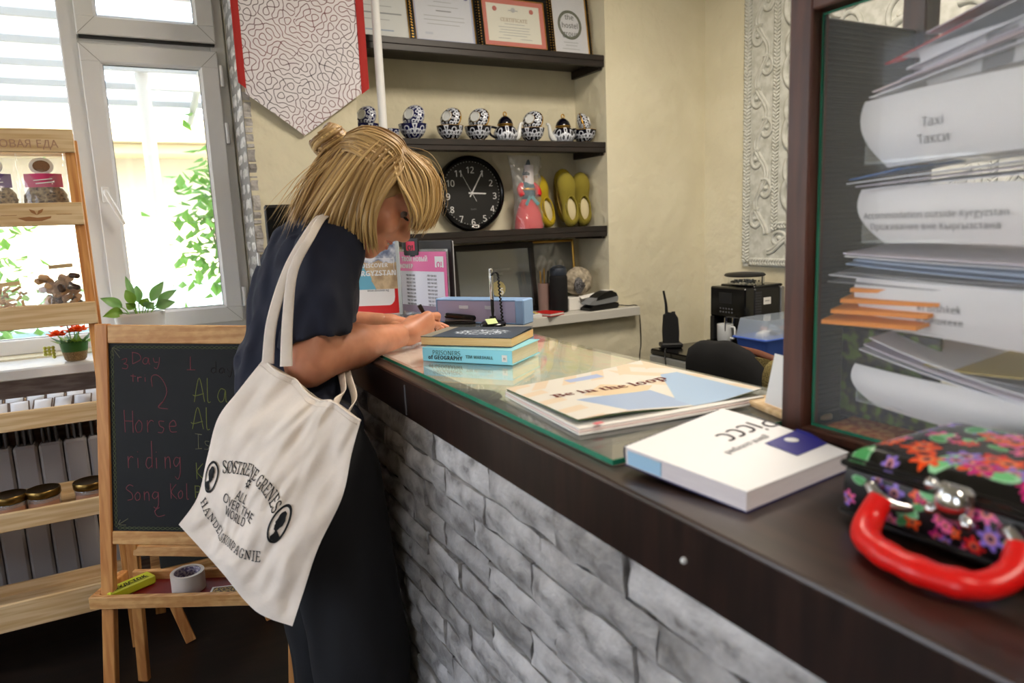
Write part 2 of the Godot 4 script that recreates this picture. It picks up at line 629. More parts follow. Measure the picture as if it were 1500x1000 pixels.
# ---------------------------------------------------------------- the room
func shell() -> void:
	struct("floor", spanned(Vector3(-2.3, -0.1, -3.3), Vector3(2.9, 0, 3.2), 0), M.floor_wood)
	struct("ceiling", spanned(Vector3(-2.3, 2.75, -3.3), Vector3(2.9, 2.9, 3.2), 0), mat("ceiling_paint", Color(0.85, 0.83, 0.78), 0.9))
	struct("wall_right", spanned(Vector3(2.71, 0, -3.3), Vector3(2.9, 2.75, 3.2), 0), M.plaster)
	var w := S()
	span(w, Vector3(0.43, 0, -3.3), Vector3(0.864, 2.75, -2.9), 0)      # behind the pennant
	span(w, Vector3(2.085, 0, -3.3), Vector3(2.71, 2.75, -2.9), 0)     # right of the niche
	span(w, Vector3(0.864, 0, -3.3), Vector3(2.085, 0.90, -2.9), 0)
	span(w, Vector3(0.864, 0.3, -3.3), Vector3(2.085, 2.75, -3.17), 0)  # the back of the niche
	span(w, Vector3(0.864, 2.62, -3.17), Vector3(2.085, 2.75, -2.9), 0)
	span(w, Vector3(-2.3, 0, -3.3), Vector3(0.43, 0.965, -3.08), 0)    # under the window
	span(w, Vector3(-2.3, 2.6, -3.3), Vector3(0.43, 2.75, -2.9), 0)
	span(w, Vector3(-2.3, 0.965, -3.3), Vector3(-1.75, 2.6, -2.9), 0)
	var wb := struct("wall_back", w, M.plaster)
	# the whitewashed brick slips of the window reveal
	var y := 0.97
	var k := 0
	while y < 2.59:
		var h := rng.randf_range(0.05, 0.062)
		var z0 := -3.145
		var first := 0.075 if k % 2 else 0.13
		for z1 in [-3.145 + first, -2.895]:
			brick(Vector3(0.436, y + h / 2, (z0 + z1) / 2), Vector3(0.026, h - 0.006, z1 - z0 - 0.006), wb, Vector3.LEFT)
			z0 = z1
		y += h
		k += 1
	struct("trim_2", spanned(Vector3(0.4285, 0.965, -3.15), Vector3(0.4305, 2.6, -2.897), 0), mat("mortar_pale", Color(0.50, 0.49, 0.48), 0.95))
	struct("trim_1", spanned(Vector3(-1.75, 0.0, -3.085), Vector3(0.43, 0.915, -3.072), 0), grained("sill_panel", Color(0.62, 0.53, 0.49), Color(0.74, 0.66, 0.61), 0.6, Vector3(0.8, 6, 6), 0.03))
	# left and front walls, each with an opening that daylight comes through
	var l := S()
	span(l, Vector3(-2.45, 0, -3.3), Vector3(-2.3, 0.9, 3.2), 0)
	span(l, Vector3(-2.45, 2.3, -3.3), Vector3(-2.3, 2.75, 3.2), 0)
	span(l, Vector3(-2.45, 0.9, -3.3), Vector3(-2.3, 2.3, -2.75), 0)
	span(l, Vector3(-2.45, 0.9, -0.85), Vector3(-2.3, 2.3, 0.3), 0)
	span(l, Vector3(-2.45, 0.9, 1.6), Vector3(-2.3, 2.3, 3.2), 0)
	struct("wall_left", l, M.plaster)
	var f := S()
	span(f, Vector3(-2.3, 0, 3.2), Vector3(-1.2, 2.75, 3.35), 0)
	span(f, Vector3(1.4, 0, 3.2), Vector3(2.9, 2.75, 3.35), 0)
	span(f, Vector3(-1.2, 2.35, 3.2), Vector3(1.4, 2.75, 3.35), 0)
	struct("wall_front", f, M.plaster)
	var d := Node3D.new()
	put(d, "door_1", self)
	d.set_meta("kind", "structure")
	for x in [-1.17, 0.1, 1.37]:
		obj("frame", spanned(Vector3(x - 0.03, 0, 3.24), Vector3(x + 0.03, 2.35, 3.3)), M.pvc, d)
	obj("leaf", spanned(Vector3(-1.14, 0.01, 3.25), Vector3(0.07, 2.35, 3.29)), M.wenge, d)
	obj("leaf", spanned(Vector3(0.13, 0.01, 3.25), Vector3(1.34, 2.35, 3.29)), M.wenge, d)
	var w2 := Node3D.new()
	put(w2, "window_2", self)
	w2.set_meta("kind", "structure")
	for z in [-2.72, -1.8, -0.88]:
		obj("frame", spanned(Vector3(-2.4, 0.9, z - 0.03), Vector3(-2.34, 2.3, z + 0.03)), M.pvc, w2)
	for z in [0.33, 0.95, 1.57]:
		obj("frame", spanned(Vector3(-2.4, 0.9, z - 0.03), Vector3(-2.34, 2.3, z + 0.03)), M.pvc, w2)
	obj("pane", spanned(Vector3(-2.372, 0.9, 0.3), Vector3(-2.368, 2.3, 1.6), 0), M.glass, w2)
	obj("pane", spanned(Vector3(-2.372, 0.9, -2.75), Vector3(-2.368, 2.3, -0.85), 0), M.glass, w2)
	window()

func brick(c: Vector3, size: Vector3, parent: Node, out: Vector3) -> void:
	# a hewn brick slip facing along -x, its face uneven; size.x is its depth
	var s := S()
	var nz := maxi(2, int(size.z / 0.03))
	var ny := 3
	var jit := {}
	var f := func(u: float, v: float) -> Vector3:
		var key := Vector2i(roundi(u * nz), roundi(v * ny))
		if not jit.has(key):
			var edge := key.x == 0 or key.x == nz or key.y == 0 or key.y == ny
			jit[key] = Vector3(rng.randf_range(0.0, 0.005) + (0.006 if edge else 0.0), rng.randf_range(-0.0025, 0.0025), rng.randf_range(-0.003, 0.003))
		var j: Vector3 = jit[key]
		return c + Vector3(-size.x / 2 + j.x, (v - 0.5) * size.y + j.y, (u - 0.5) * size.z + j.z)
	grid(s, nz, ny, f, true)
	s.set_smooth_group(-1)
	var back := Vector3(size.x, 0, 0)
	for i in nz:
		for v in [0.0, 1.0]:
			var a: Vector3 = f.call(float(i) / nz, v); var b: Vector3 = f.call(float(i + 1) / nz, v)
			face(s, [a, b, b + back, a + back], Vector3(0, v - 0.5, 0))
	for i in ny:
		for u in [0.0, 1.0]:
			var a: Vector3 = f.call(u, float(i) / ny); var b: Vector3 = f.call(u, float(i + 1) / ny)
			face(s, [a, b, b + back, a + back], Vector3(0, 0, u - 0.5))
	var n := rng.randi() % 4
	var key := "brick_%d" % n
	if not M.has(key):
		var t: float = [0.0, 0.05, -0.05, -0.1][n]
		var m := mat(key, Color.WHITE, 0.5)
		m.albedo_texture = noise_tex(0.008, [[0.10, Color(0.42, 0.40, 0.39)], [0.27, Color(0.60 + t, 0.585 + t, 0.575 + t)], [0.5, Color(0.70 + t, 0.685 + t, 0.675 + t)], [0.9, Color(0.80 + t, 0.785 + t, 0.775 + t)]], 512, FastNoiseLite.TYPE_SIMPLEX, 6, false, 1.0, 3 + n)
		m.uv1_triplanar = true
		m.uv1_world_triplanar = true
		m.uv1_scale = Vector3(2.6, 4, 2.6)
		m.normal_enabled = true
		m.normal_texture = noise_tex(0.03, [], 512, FastNoiseLite.TYPE_SIMPLEX_SMOOTH, 6, true, 9.0, 5 + n) if n == 0 else M.brick_0.normal_texture if M.has("brick_0") else noise_tex(0.03, [], 512, FastNoiseLite.TYPE_SIMPLEX_SMOOTH, 6, true, 9.0, 5)
		m.normal_scale = 0.55
	obj("brick", s, M[key], parent)

func bars(s: SurfaceTool, x0: float, x1: float, y0: float, y1: float, w: float, z0: float, z1: float) -> void:
	# a rectangular frame of four mitred-looking bars between the outer edges
	span(s, Vector3(x0, y0, z0), Vector3(x1, y0 + w, z1), 0.004)
	span(s, Vector3(x0, y1 - w, z0), Vector3(x1, y1, z1), 0.004)
	span(s, Vector3(x0, y0 + w - 0.004, z0), Vector3(x0 + w, y1 - w + 0.004, z1), 0.004)
	span(s, Vector3(x1 - w, y0 + w - 0.004, z0), Vector3(x1, y1 - w + 0.004, z1), 0.004)

func window() -> void:
	var o := Node3D.new()
	put(o, "window_1", self)
	o.set_meta("kind", "structure")
	var fr := S()
	bars(fr, -1.75, 0.425, 0.965, 2.6, 0.055, -3.25, -3.175)
	span(fr, Vector3(-0.142, 1.0, -3.25), Vector3(-0.082, 2.58, -3.17), 0.005)
	span(fr, Vector3(-0.1, 2.09, -3.25), Vector3(0.372, 2.135, -3.178), 0.005)
	span(fr, Vector3(-0.95, 1.0, -3.25), Vector3(-0.90, 2.58, -3.178), 0.005)
	obj("frame", fr, M.pvc, o)
	obj("seal", spanned(Vector3(-0.08, 2.113, -3.19), Vector3(0.384, 2.1205, -3.153), 0), M.black, o)
	for q in [[1.018, 2.094, 0.0], [2.122, 2.57, 0.0]]:
		var sa := S()
		bars(sa, -0.086, 0.39, q[0], q[1], 0.066, -3.2, -3.15)
		bars(sa, -0.03, 0.334, q[0] + 0.056, q[1] - 0.056, 0.016, -3.19, -3.164)
		var so := obj("sash", sa, M.pvc, o)
		var ga := S()
		bars(ga, -0.016, 0.32, q[0] + 0.07, q[1] - 0.07, 0.004, -3.1835, -3.169)
		obj("gasket", ga, M.black, so)
		obj("pane", spanned(Vector3(-0.02, q[0] + 0.06, -3.182), Vector3(0.325, q[1] - 0.06, -3.178), 0), M.glass, so)
		# mitre joints at the corners
		var mj := S()
		for cx in [[-0.086, 1.0], [0.39, -1.0]]:
			for cy in [[q[0], 1.0], [q[1], -1.0]]:
				bx(mj, look(Vector3(cx[0] + cx[1] * 0.033, cy[0] + cy[1] * 0.033, -3.1497), Vector3(cx[1], cy[1], 0), Vector3(-cx[1] * cy[1], 1, 0)), Vector3(0.088, 0.0012, 0.0012), 0)
		obj("mitre_joint", mj, mat("joint_grey", Color(0.45, 0.44, 0.43), 0.8), so)
	obj("pane", spanned(Vector3(-1.72, 1.0, -3.222), Vector3(-0.12, 2.57, -3.218), 0), M.glass, o)
	var gk := S()
	bars(gk, -0.905, -0.134, 1.018, 2.56, 0.004, -3.215, -3.2)
	obj("gasket", gk, M.black, o)
	var h := S()
	bx(h, at(Vector3(-0.058, 1.545, -3.146)), Vector3(0.028, 0.06, 0.012), 0.004)
	tube(h, [Vector3(-0.058, 1.555, -3.142), Vector3(-0.058, 1.555, -3.115), Vector3(-0.056, 1.545, -3.106), Vector3(-0.02, 1.46, -3.106), Vector3(-0.008, 1.43, -3.108)], [0.008, 0.008, 0.009, 0.008, 0.006], 8)
	obj("handle", h, M.white, o)
	var hg := S()
	for y in [1.12, 1.78, 2.0]:
		tube(hg, [Vector3(0.4, y - 0.04, -3.15), Vector3(0.4, y + 0.04, -3.15)], 0.008, 8)
	obj("hinge", hg, M.white, o)
	var sl := S()
	prism(sl, PackedVector2Array([Vector2(-3.2, 0.958), Vector2(-2.862, 0.958), Vector2(-2.855, 0.953), Vector2(-2.855, 0.924), Vector2(-2.862, 0.92), Vector2(-3.2, 0.92)]), 2.17, look(Vector3(0.425, 0, 0), Vector3(0, 0, 1), Vector3.UP))
	obj("window_sill", sl, grained("sill_white", Color(0.87, 0.87, 0.87), Color(0.9, 0.9, 0.89), 0.3, Vector3.ONE, 0.01), o)

# ---------------------------------------------------------------- outside
func yard() -> void:
	struct("ground", spanned(Vector3(-12, -0.2, -14), Vector3(8, -0.05, -3.3), 0), mat("concrete", Color(0.62, 0.60, 0.57), 0.9))
	struct("outside_front", spanned(Vector3(-12, -0.2, 3.35), Vector3(8, -0.05, 12), 0), mat("concrete", Color(0.62, 0.60, 0.57), 0.9))
	var c := thing("canopy", "white slatted canopy roof over the yard outside the window", "canopy")
	var sheet := mat("canopy_sheet", Color(0.9, 0.91, 0.92), 0.5, {"backlight_enabled": true, "backlight": Color(0.75, 0.78, 0.8)})
	for i in 9:
		var z := -3.6 - i * 0.42
		obj("roof_panel", box(Vector3(-0.8, 2.98 - i * 0.055, z - 0.21), Vector3(6, 0.012, 0.40)), sheet, c)
		obj("purlin", box(Vector3(-0.8, 2.945 - i * 0.055, z), Vector3(6, 0.045, 0.04)), mat("purlin_grey", Color(0.62, 0.63, 0.65), 0.6), c)
	for x in [-2.6, -1.3, 0.62, 1.6]:
		var r := S()
		tube(r, [Vector3(x, 2.94, -3.4), Vector3(x, 2.42, -7.4)], 0.03, 8)
		obj("rafter", r, mat("purlin_grey", Color(0.62, 0.63, 0.65), 0.6), c)
	var p := S()
	tube(p, [Vector3(0.22, -0.05, -6.2), Vector3(0.22, 2.6, -6.2)], 0.05, 12)
	obj("post", p, mat("post_white", Color(0.72, 0.72, 0.72), 0.6), c)
	var h := thing("neighbour_house", "pale plastered house across the yard with a brown eave board", "building")
	obj("wall", spanned(Vector3(-7, -0.05, -9.4), Vector3(5, 2.25, -9), 0), mat("neighbour_paint", Color(0.82, 0.79, 0.72), 0.9), h)
	obj("eave_board", spanned(Vector3(-7.2, 2.25, -9.4), Vector3(5.2, 2.36, -8.5), 0.01), mat("eave_brown", Color(0.80, 0.74, 0.60), 0.8), h)
	obj("plinth", spanned(Vector3(-7, -0.05, -9.05), Vector3(5, 0.9, -8.95), 0), mat("plinth_blue", Color(0.55, 0.66, 0.68), 0.9), h)
	obj("roof", spanned(Vector3(-7.3, 2.36, -10.6), Vector3(5.3, 2.6, -8.4), 0.01), mat("eave_brown", Color(0.80, 0.74, 0.60), 0.8), h)
	for q in [[Vector3(0.95, 1.55, -6.9), 0.55, 900, "green leafy bush behind the post outside the opening window sash", 21], [Vector3(-1.35, 1.0, -7.4), 0.6, 700, "pale green bush in the yard behind the display rack", 22]]:
		var t := thing("garden_bush", q[3], "bush", at(Vector3(q[0].x, -0.05, q[0].z)))
		var r := RandomNumberGenerator.new()
		r.seed = q[4]
		var st := S()
		for i in 7:
			var a := TAU * i / 7
			tube(st, spline([Vector3(0, 0, 0), Vector3(cos(a) * 0.1, 0.6, sin(a) * 0.1), Vector3(cos(a) * q[1] * 0.6, q[0].y, sin(a) * q[1] * 0.6)], 6), 0.012, 5)
		obj("stem", st, mat("twig", Color(0.35, 0.27, 0.18), 0.8), t)
		var lf := S()
		lf.set_smooth_group(-1)
		for i in q[2]:
			var d: Vector3 = Vector3(r.randfn(0, 1), r.randfn(0, 1.3), r.randfn(0, 1)) * q[1] * 0.45
			leaf(lf, d + Vector3(0, q[0].y, 0), Vector3(r.randfn(0, 1), r.randfn(-0.5, 0.7), r.randfn(0, 1)).normalized() * 0.15, 0.085)
		var fo := obj("foliage", lf, mat("bush_green", Color(0.36, 0.55, 0.2), 0.6, {"backlight_enabled": true, "backlight": Color(0.3, 0.5, 0.12)}), t)
		fo.set_meta("kind", "stuff")

func leaf(s: SurfaceTool, p: Vector3, d: Vector3, w: float) -> void:
	var side := d.cross(Vector3.UP).normalized() * w / 2
	var up := side.cross(d).normalized() * w * 0.18
	face(s, [p, p + d * 0.45 + side - up, p + d * 0.5 + up * 0.3], Vector3.UP)
	face(s, [p + d * 0.45 + side - up, p + d, p + d * 0.5 + up * 0.3], Vector3.UP)
	face(s, [p, p + d * 0.45 - side - up, p + d * 0.5 + up * 0.3], Vector3.UP)
	face(s, [p + d * 0.45 - side - up, p + d, p + d * 0.5 + up * 0.3], Vector3.UP)

# ---------------------------------------------------------------- the counter
func counter() -> void:
	var o := thing("reception_counter", "long dark wood reception counter with a whitewashed brick front", "counter")
	var core := S()
	span(core, Vector3(0.43, 0, -2.36), Vector3(0.83, 1.03, 1.2), 0)
	obj("core", core, mat("mortar", Color(0.30, 0.28, 0.27), 0.95), o)
	var r := S()
	prism(r, PackedVector2Array([Vector2(0.4176, 1.028), Vector2(0.44, 1.028), Vector2(0.44, 1.06), Vector2(0.845, 1.06), Vector2(0.845, 1.1), Vector2(0.4216, 1.1), Vector2(0.4188, 1.0988), Vector2(0.4176, 1.096)]), 3.6, look(Vector3(0, 0, 1.22), Vector3.RIGHT, Vector3.UP) * Transform3D(Basis(), Vector3(0, 0, -3.6)))
	obj("worktop", r, M.wenge_top, o)
	# the dark front band is a board of its own, a hair proud of the worktop's edge
	obj("apron", spanned(Vector3(0.4166, 1.027, -2.38), Vector3(0.4186, 1.0965, 1.22), 0.0006), M.wenge, o)
	obj("joint_strip", spanned(Vector3(0.4145, 1.032, -1.224), Vector3(0.4166, 1.088, -1.219), 0.0005), mat("strip_grey", Color(0.5, 0.5, 0.52), 0.3, {"metallic": 0.6}), o)
	var sc := S()
	lathe(sc, [Vector2(0, 0.003), Vector2(0.002, 0.0028), Vector2(0.0032, 0.001), Vector2(0.0032, -0.002)], 10, look(Vector3(0.416, 1.06, -0.4703), Vector3(0, 0, 1), Vector3.LEFT))
	obj("screw_cap", sc, M.white, o)
	var y := 1.027
	var row := 0
	var r2 := RandomNumberGenerator.new()
	r2.seed = 11
	while y > 0.03 and row < 20:
		var h: float = 0.0505 + r2.randf_range(-0.004, 0.004)
		var z: float = -2.3 + r2.randf() * 0.14
		var zend := 0.62 if y > 0.5 else 0.3
		while z < zend:
			var l := r2.randf_range(0.13, 0.24)
			var proud := r2.randf_range(-0.002, 0.004)
			brick(Vector3(0.424 - proud / 2, y - h / 2, z + l / 2), Vector3(0.016 + proud, h - 0.003, l - 0.003), o, Vector3.LEFT)
			z += l
		y -= h
		row += 1
	# glass sheet with maps under it
	var g := thing("glass_sheet", "clear glass sheet with green edges covering the counter top", "glass sheet")
	obj("pane", spanned(Vector3(0.4475, 1.1022, -2.3), Vector3(0.838, 1.1072, -0.622), 0), M.glass, g)
	var ge := S()
	span(ge, Vector3(0.446, 1.1015, -2.3), Vector3(0.4475, 1.1075, -0.6205), 0)
	span(ge, Vector3(0.4475, 1.1015, -0.622), Vector3(0.838, 1.1075, -0.6205), 0)
	obj("polished_edge", ge, M.green_edge, g)
	var maps := printed("map_print", noise_tex(0.008, [[0.2, Color(0.80, 0.83, 0.70)], [0.42, Color(0.86, 0.88, 0.78)], [0.55, Color(0.90, 0.86, 0.74)], [0.7, Color(0.78, 0.84, 0.80)]], 512, FastNoiseLite.TYPE_SIMPLEX, 5), 0.6)
	var maps2 := printed("map_print_2", noise_tex(0.01, [[0.2, Color(0.92, 0.80, 0.72)], [0.45, Color(0.94, 0.90, 0.80)], [0.6, Color(0.86, 0.90, 0.74)], [0.75, Color(0.93, 0.84, 0.76)]], 512, FastNoiseLite.TYPE_SIMPLEX, 5, false, 1, 9), 0.6)
	for q in [[Vector3(0.485, 0, -1.33), Vector3(0.765, 0, -0.74), 1.1003, maps, "map", "pale green map lying under the counter glass", "map"],
			[Vector3(0.745, 0, -1.395), Vector3(0.8375, 0, -0.89), 1.1008, maps2, "map", "cream and pink map along the rear edge under the counter glass", "map"],
			[Vector3(0.466, 0, -1.78), Vector3(0.70, 0, -1.31), 1.1008, M.paper, "paper_sheet", "plain white sheet under the glass below the woman's hands", "paper"]]:
		var s := S()
		slab(s, 6, 6, func(u, v): return Vector3(lerpf(q[0].x, q[1].x, u), q[2] + 0.0004, lerpf(q[0].z, q[1].z, v)), Vector3(0, -0.0004, 0))
		tag(obj(q[4], s, q[3]), q[5], q[6])
	var d := S()
	lathe(d, [Vector2(0, 0), Vector2(0.034, 0), Vector2(0.036, 0.0006), Vector2(0.034, 0.0012), Vector2(0, 0.0012)], 24, at(Vector3(0.478, 1.1003, -1.015)) * Transform3D(Basis().scaled(Vector3(0.7, 1, 1.2)), Vector3.ZERO))
	tag(obj("felt_disc", d, M.black), "flat black oval disc under the front edge of the glass", "disc")

func sheet_at(a: Vector3, b: Vector3, c: Vector3, d: Vector3) -> Callable:
	# bilinear patch: u runs a to b, v runs a to d
	return func(u: float, v: float) -> Vector3: return a.lerp(b, u).lerp(d.lerp(c, u), v)

func book(called: String, label: String, a: Vector3, right: Vector3, into: Vector3, w: float, dpt: float, th: float, cover: Material, pages: Material, spine_front := true, inset := 0.003) -> Node3D:
	# a closed book: a = its near left lower corner, w along right, dpt along into
	var o := thing(called, label, "book", look(a, right, Vector3.UP))
	var z := -1.0   # local -z leads away from the viewer
	var cv := S()
	span(cv, Vector3(0, 0, -dpt), Vector3(w, 0.0012, 0), 0.0004)
	span(cv, Vector3(0, th - 0.0012, -dpt), Vector3(w, th, 0), 0.0004)
	if spine_front:
		span(cv, Vector3(0, 0, -0.0012), Vector3(w, th, 0.0002), 0.0006)
	obj("cover", cv, cover, o)
	obj("page_block", spanned(Vector3(inset, 0.0012, -dpt + inset), Vector3(w - inset, th - 0.0012, -0.0012), 0.0003), pages, o)
	return o

func counter_things() -> void:
	var blue := mat("book_blue", Color(0.55, 0.85, 0.93), 0.35)
	var pages := grained("page_cream", Color(0.86, 0.82, 0.70), Color(0.92, 0.88, 0.78), 0.9, Vector3(1, 60, 1), 0.05)
	var pages2 := grained("page_tan", Color(0.92, 0.72, 0.46), Color(0.97, 0.82, 0.60), 0.9, Vector3(1, 60, 1), 0.05)
	var G := 1.1078
	var b1 := book("paperback_book", "thick light blue paperback with titled spine, lower of the two stacked books", Vector3(0.493, G, -1.325), Vector3(0.119, 0, 0.158), Vector3.ZERO, 0.198, 0.136, 0.028, blue, pages)
	lettering("PRISONERS", 0.0125, at(Vector3(0.055, 0.0185, 0.0006)), mat("spine_teal", Color(0.25, 0.42, 0.44), 0.7), b1)
	lettering("of GEOGRAPHY", 0.0108, at(Vector3(0.052, 0.0085, 0.0006)), M.ink, b1, "Droid Sans", true)
	lettering("TIM MARSHALL", 0.0082, at(Vector3(0.128, 0.0125, 0.0006)), mat("spine_teal", Color(0.25, 0.42, 0.44), 0.7), b1, "Droid Sans", true)
	var lg := obj("spine_logo", box(Vector3(0.182, 0.0125, 0.0004), Vector3(0.011, 0.013, 0.0008), 0.0003), M.white, b1)
	lettering("n", 0.009, at(Vector3(0.182, 0.0125, 0.001)), M.ink_grey, lg)
	var wf := worm(31)
	var tex := picture(160, 160, func(x, y):
		var e := Vector2((x - 88) / 52.0, (y - 84) / 44.0).length()
		var base := Color(0.16, 0.20, 0.26).lerp(Color(0.22, 0.28, 0.36), float(y) / 160)
		if x < 20:
			return Color(0.55, 0.53, 0.48)
		if e > 1.0: return base
		var f: float = wf.call(x * 0.42, y * 0.42)
		var t := clampf(absf(f) / 2.6, 0.0, 1.0)
		return base.lerp(Color(0.88, 0.92, 0.97), clampf(1.5 - t * 1.5, 0.0, 1.0) * clampf((1.0 - e) * 6.0, 0.0, 1.0)))
	var b2 := book("paperback_book", "dark blue paperback with pale brain picture, lying on the light blue book", Vector3(0.498, G + 0.0284, -1.345), Vector3(0.66, 0, 0.75), Vector3.ZERO, 0.197, 0.13, 0.0185, mat("book_navy", Color(0.17, 0.20, 0.25), 0.6), pages2, false, 0.0005)
	var cs := S()
	slab(cs, 8, 8, func(u, v): return Vector3(u * 0.197, 0.0189 + 0.004 * u * u * (1 - v) , -0.13 * (1.0 - v)), Vector3(0, -0.0005, 0))
	obj("front_cover", cs, printed("brain_cover", tex, 0.7), b2)
	# magazine, leaflets under it
	var wv := func(u, v): return 0.0075 + 0.006 * pow(u, 3.0) + 0.0035 * sin(u * 7.0) * v + 0.004 * pow(1.0 - u, 4.0) * v
	var mag := thing("magazine", "magazine with blue ribbons and red script on its cover, topmost of its pile", "magazine")
	var mc := sheet_at(Vector3(0.493, G, -0.965), Vector3(0.772, G, -0.985), Vector3(0.768, G, -0.706), Vector3(0.478, G, -0.738))
	var cov := picture(300, 230, func(x, y):
		var p := Vector2(x / 300.0, y / 230.0)
		var c := Color(0.94, 0.92, 0.88)
		var e := Color(0.94, 0.86, 0.76)   # pale diamonds along the margins
		if p.y < 0.20 and fmod(p.x * 5.0 + p.y * 3.0, 1.0) < 0.45: c = e
		if p.x > 0.70 and fmod(p.x * 5.0 - p.y * 3.0 + 5.0, 1.0) < 0.4: c = e
		if p.x < 0.14 and fmod(p.y * 4.0 + p.x, 1.0) < 0.4: c = e
		if absf(p.x - 0.47) / 0.22 + absf(p.y - 0.52) / 0.20 < 1.0: c = Color(0.94, 0.84, 0.70)
		if p.y > 0.60 and p.y < 0.98 and p.x > 0.17 + (p.y - 0.60) * 0.25 and p.x < 0.62: c = Color(0.67, 0.76, 0.90)
		if p.x > 0.60 and p.x < 0.95 and p.y > 0.30 + absf(p.x - 0.70) * 0.4 and p.y > 0.95 - (p.x - 0.55) * 1.9: c = Color(0.69, 0.80, 0.93)
		if p.y > 0.07 and p.y < 0.16 and p.x > 0.36 and p.x < 0.60: c = Color(0.71, 0.78, 0.93)
		return c)
	var ms := S()
	slab(ms, 18, 12, func(u, v): return mc.call(u, v) + Vector3(0, wv.call(u, v) + 0.0035, 0), Vector3(0, -0.0008, 0))
	var mo := obj("cover", ms, printed("magazine_cover", cov, 0.3), mag)
	var mg := S()
	slab(mg, 18, 12, func(u, v): return mc.call(0.005 + u * 0.985, 0.005 + v * 0.985) + Vector3(0, wv.call(u, v) + 0.0012, 0), Vector3(0, -0.0012, 0))
	obj("inner_pages", mg, mat("page_green", Color(0.34, 0.44, 0.26), 0.8), mag)
	var tl := S()
	write(tl, "Be in the loop", 0.030, func(p): return mc.call(0.47 + p.x / 0.285, 0.44 - p.y / 0.26) + Vector3(0, wv.call(0.47 + p.x / 0.285, 0.44 - p.y / 0.26) + 0.0041, 0), "Droid Serif", true)
	obj("lettering", tl, mat("script_red", Color(0.55, 0.22, 0.20), 0.7), mag)
	var lf := thing("leaflet_stack", "stack of white brochures beneath the ribbon magazine", "brochures")
	var lc := sheet_at(Vector3(0.487, G, -0.957), Vector3(0.765, G, -0.97), Vector3(0.758, G, -0.69), Vector3(0.466, G, -0.718))
	for i in 3:
		var s := S()
		var k: float = i * 0.0024
		slab(s, 8, 8, func(u, v): return lc.call(u, v) + Vector3(i * 0.002, k + 0.0022 + 0.003 * u * u, -i * 0.003), Vector3(0, -0.0021, 0))
		obj("brochure", s, [M.paper, mat("paper_rose", Color(0.90, 0.82, 0.80), 0.6), M.paper][i], lf)
	var rd := S()
	bx(rd, at(Vector3(0.498, G + 0.0104, -0.722), Vector3(0, 8, 0)), Vector3(0.014, 0.0004, 0.008), 0)
	obj("printed_mark", rd, mat("mark_rose", Color(0.85, 0.45, 0.48), 0.7), lf)
	# spiral notepad
	var n1 := Vector3(0.446, 1.1003, -0.598); var n2 := Vector3(0.472, 1.1003, -0.449); var n3 := Vector3(0.640, 1.1003, -0.470); var n4 := Vector3(0.640, 1.1003, -0.652)
	var np := thing("notepad", "white spiral notepad with a dark blue label band, between the magazine and the floral case", "notepad")
	var pc := sheet_at(n1, n4, n3, n2)
	# on the glass at its far end, on the bare worktop at its near end
	var lift := func(u, v): return 0.0085 * (1.0 - v) + 0.003 * sin(v * PI) * u
	var s1 := S()
	slab(s1, 8, 10, func(u, v): return pc.call(u, v) + Vector3(0, lift.call(u, v) + 0.0205, 0), Vector3(0, -0.0006, 0))
	obj("cover", s1, mat("notepad_white", Color(0.93, 0.93, 0.94), 0.5), np)
	var s2 := S()
	slab(s2, 8, 10, func(u, v): return pc.call(0.004 + u * 0.992, v * 0.985 + 0.008) + Vector3(0, lift.call(u, v) + 0.0195, 0), Vector3(0, -0.0185, 0))
	obj("page_block", s2, grained("page_pink", Color(0.88, 0.84, 0.85), Color(0.93, 0.90, 0.90), 0.8, Vector3(1, 80, 1), 0.05), np)
	var s3 := S()
	slab(s3, 8, 10, func(u, v): return pc.call(u, v) + Vector3(0, lift.call(u, v) + 0.001, 0), Vector3(0, -0.0012, 0))
	obj("back_cover", s3, mat("notepad_navy", Color(0.10, 0.10, 0.35), 0.5), np)
	var s4 := S()
	slab(s4, 1, 4, func(u, v): return pc.call(-0.002, 0.03 + v * 0.3) + Vector3(0, lift.call(0, v * 0.3) + 0.002 + u * 0.015, 0), Vector3(0.0008, 0, 0))
	obj("page_edge_tint", s4, mat("tint_blue", Color(0.66, 0.82, 0.93), 0.7), np)
	for i in 22:
		var c: Vector3 = pc.call((i + 0.6) / 22.6, 0.02) + Vector3(0, 0.02, 0)
		var ring: Array = []
		for a in 13:
			ring.append(c + Vector3(0, cos(TAU * a / 12) * 0.0085, -sin(TAU * a / 12) * 0.006 - 0.004))
		var rs := S()
		tube(rs, ring, 0.0011, 5)
		obj("binding_ring", rs, mat("ring_blue", Color(0.10, 0.14, 0.30), 0.4), np)
	var onpad := func(u0: float, v0: float, p: Vector3) -> Vector3:
		var u := u0 - p.x / 0.185
		var v := v0 + p.y / 0.17
		return pc.call(u, v) + Vector3(0, lift.call(u, v) + 0.021, 0)
	var s5 := S()
	slab(s5, 8, 5, func(u, v): return onpad.call(0.995 - u * 0.33, 0.62 + v * 0.24, Vector3.ZERO) + Vector3(0, 0.0004, 0), Vector3(0, -0.0003, 0))
	var lab := obj("label_band", s5, mat("label_blue", Color(0.13, 0.11, 0.50), 0.5), np)
	var s6 := S()
	slab(s6, 1, 5, func(u, v): return pc.call(1.003, 0.63 + v * 0.24) + Vector3(0, lift.call(1, v) + 0.021 - u * 0.019, 0), Vector3(-0.0005, 0, 0))
	obj("label_band_side", s6, M.label_blue, np)
	var s7 := S()
	lathe(s7, [Vector2(0, 0.0006), Vector2(0.0075, 0.0006), Vector2(0.0075, 0)], 16, at(onpad.call(0.84, 0.70, Vector3.ZERO) + Vector3(0, 0.0005, 0)))
	obj("printed_dot", s7, M.white, lab)
	var s8 := S()
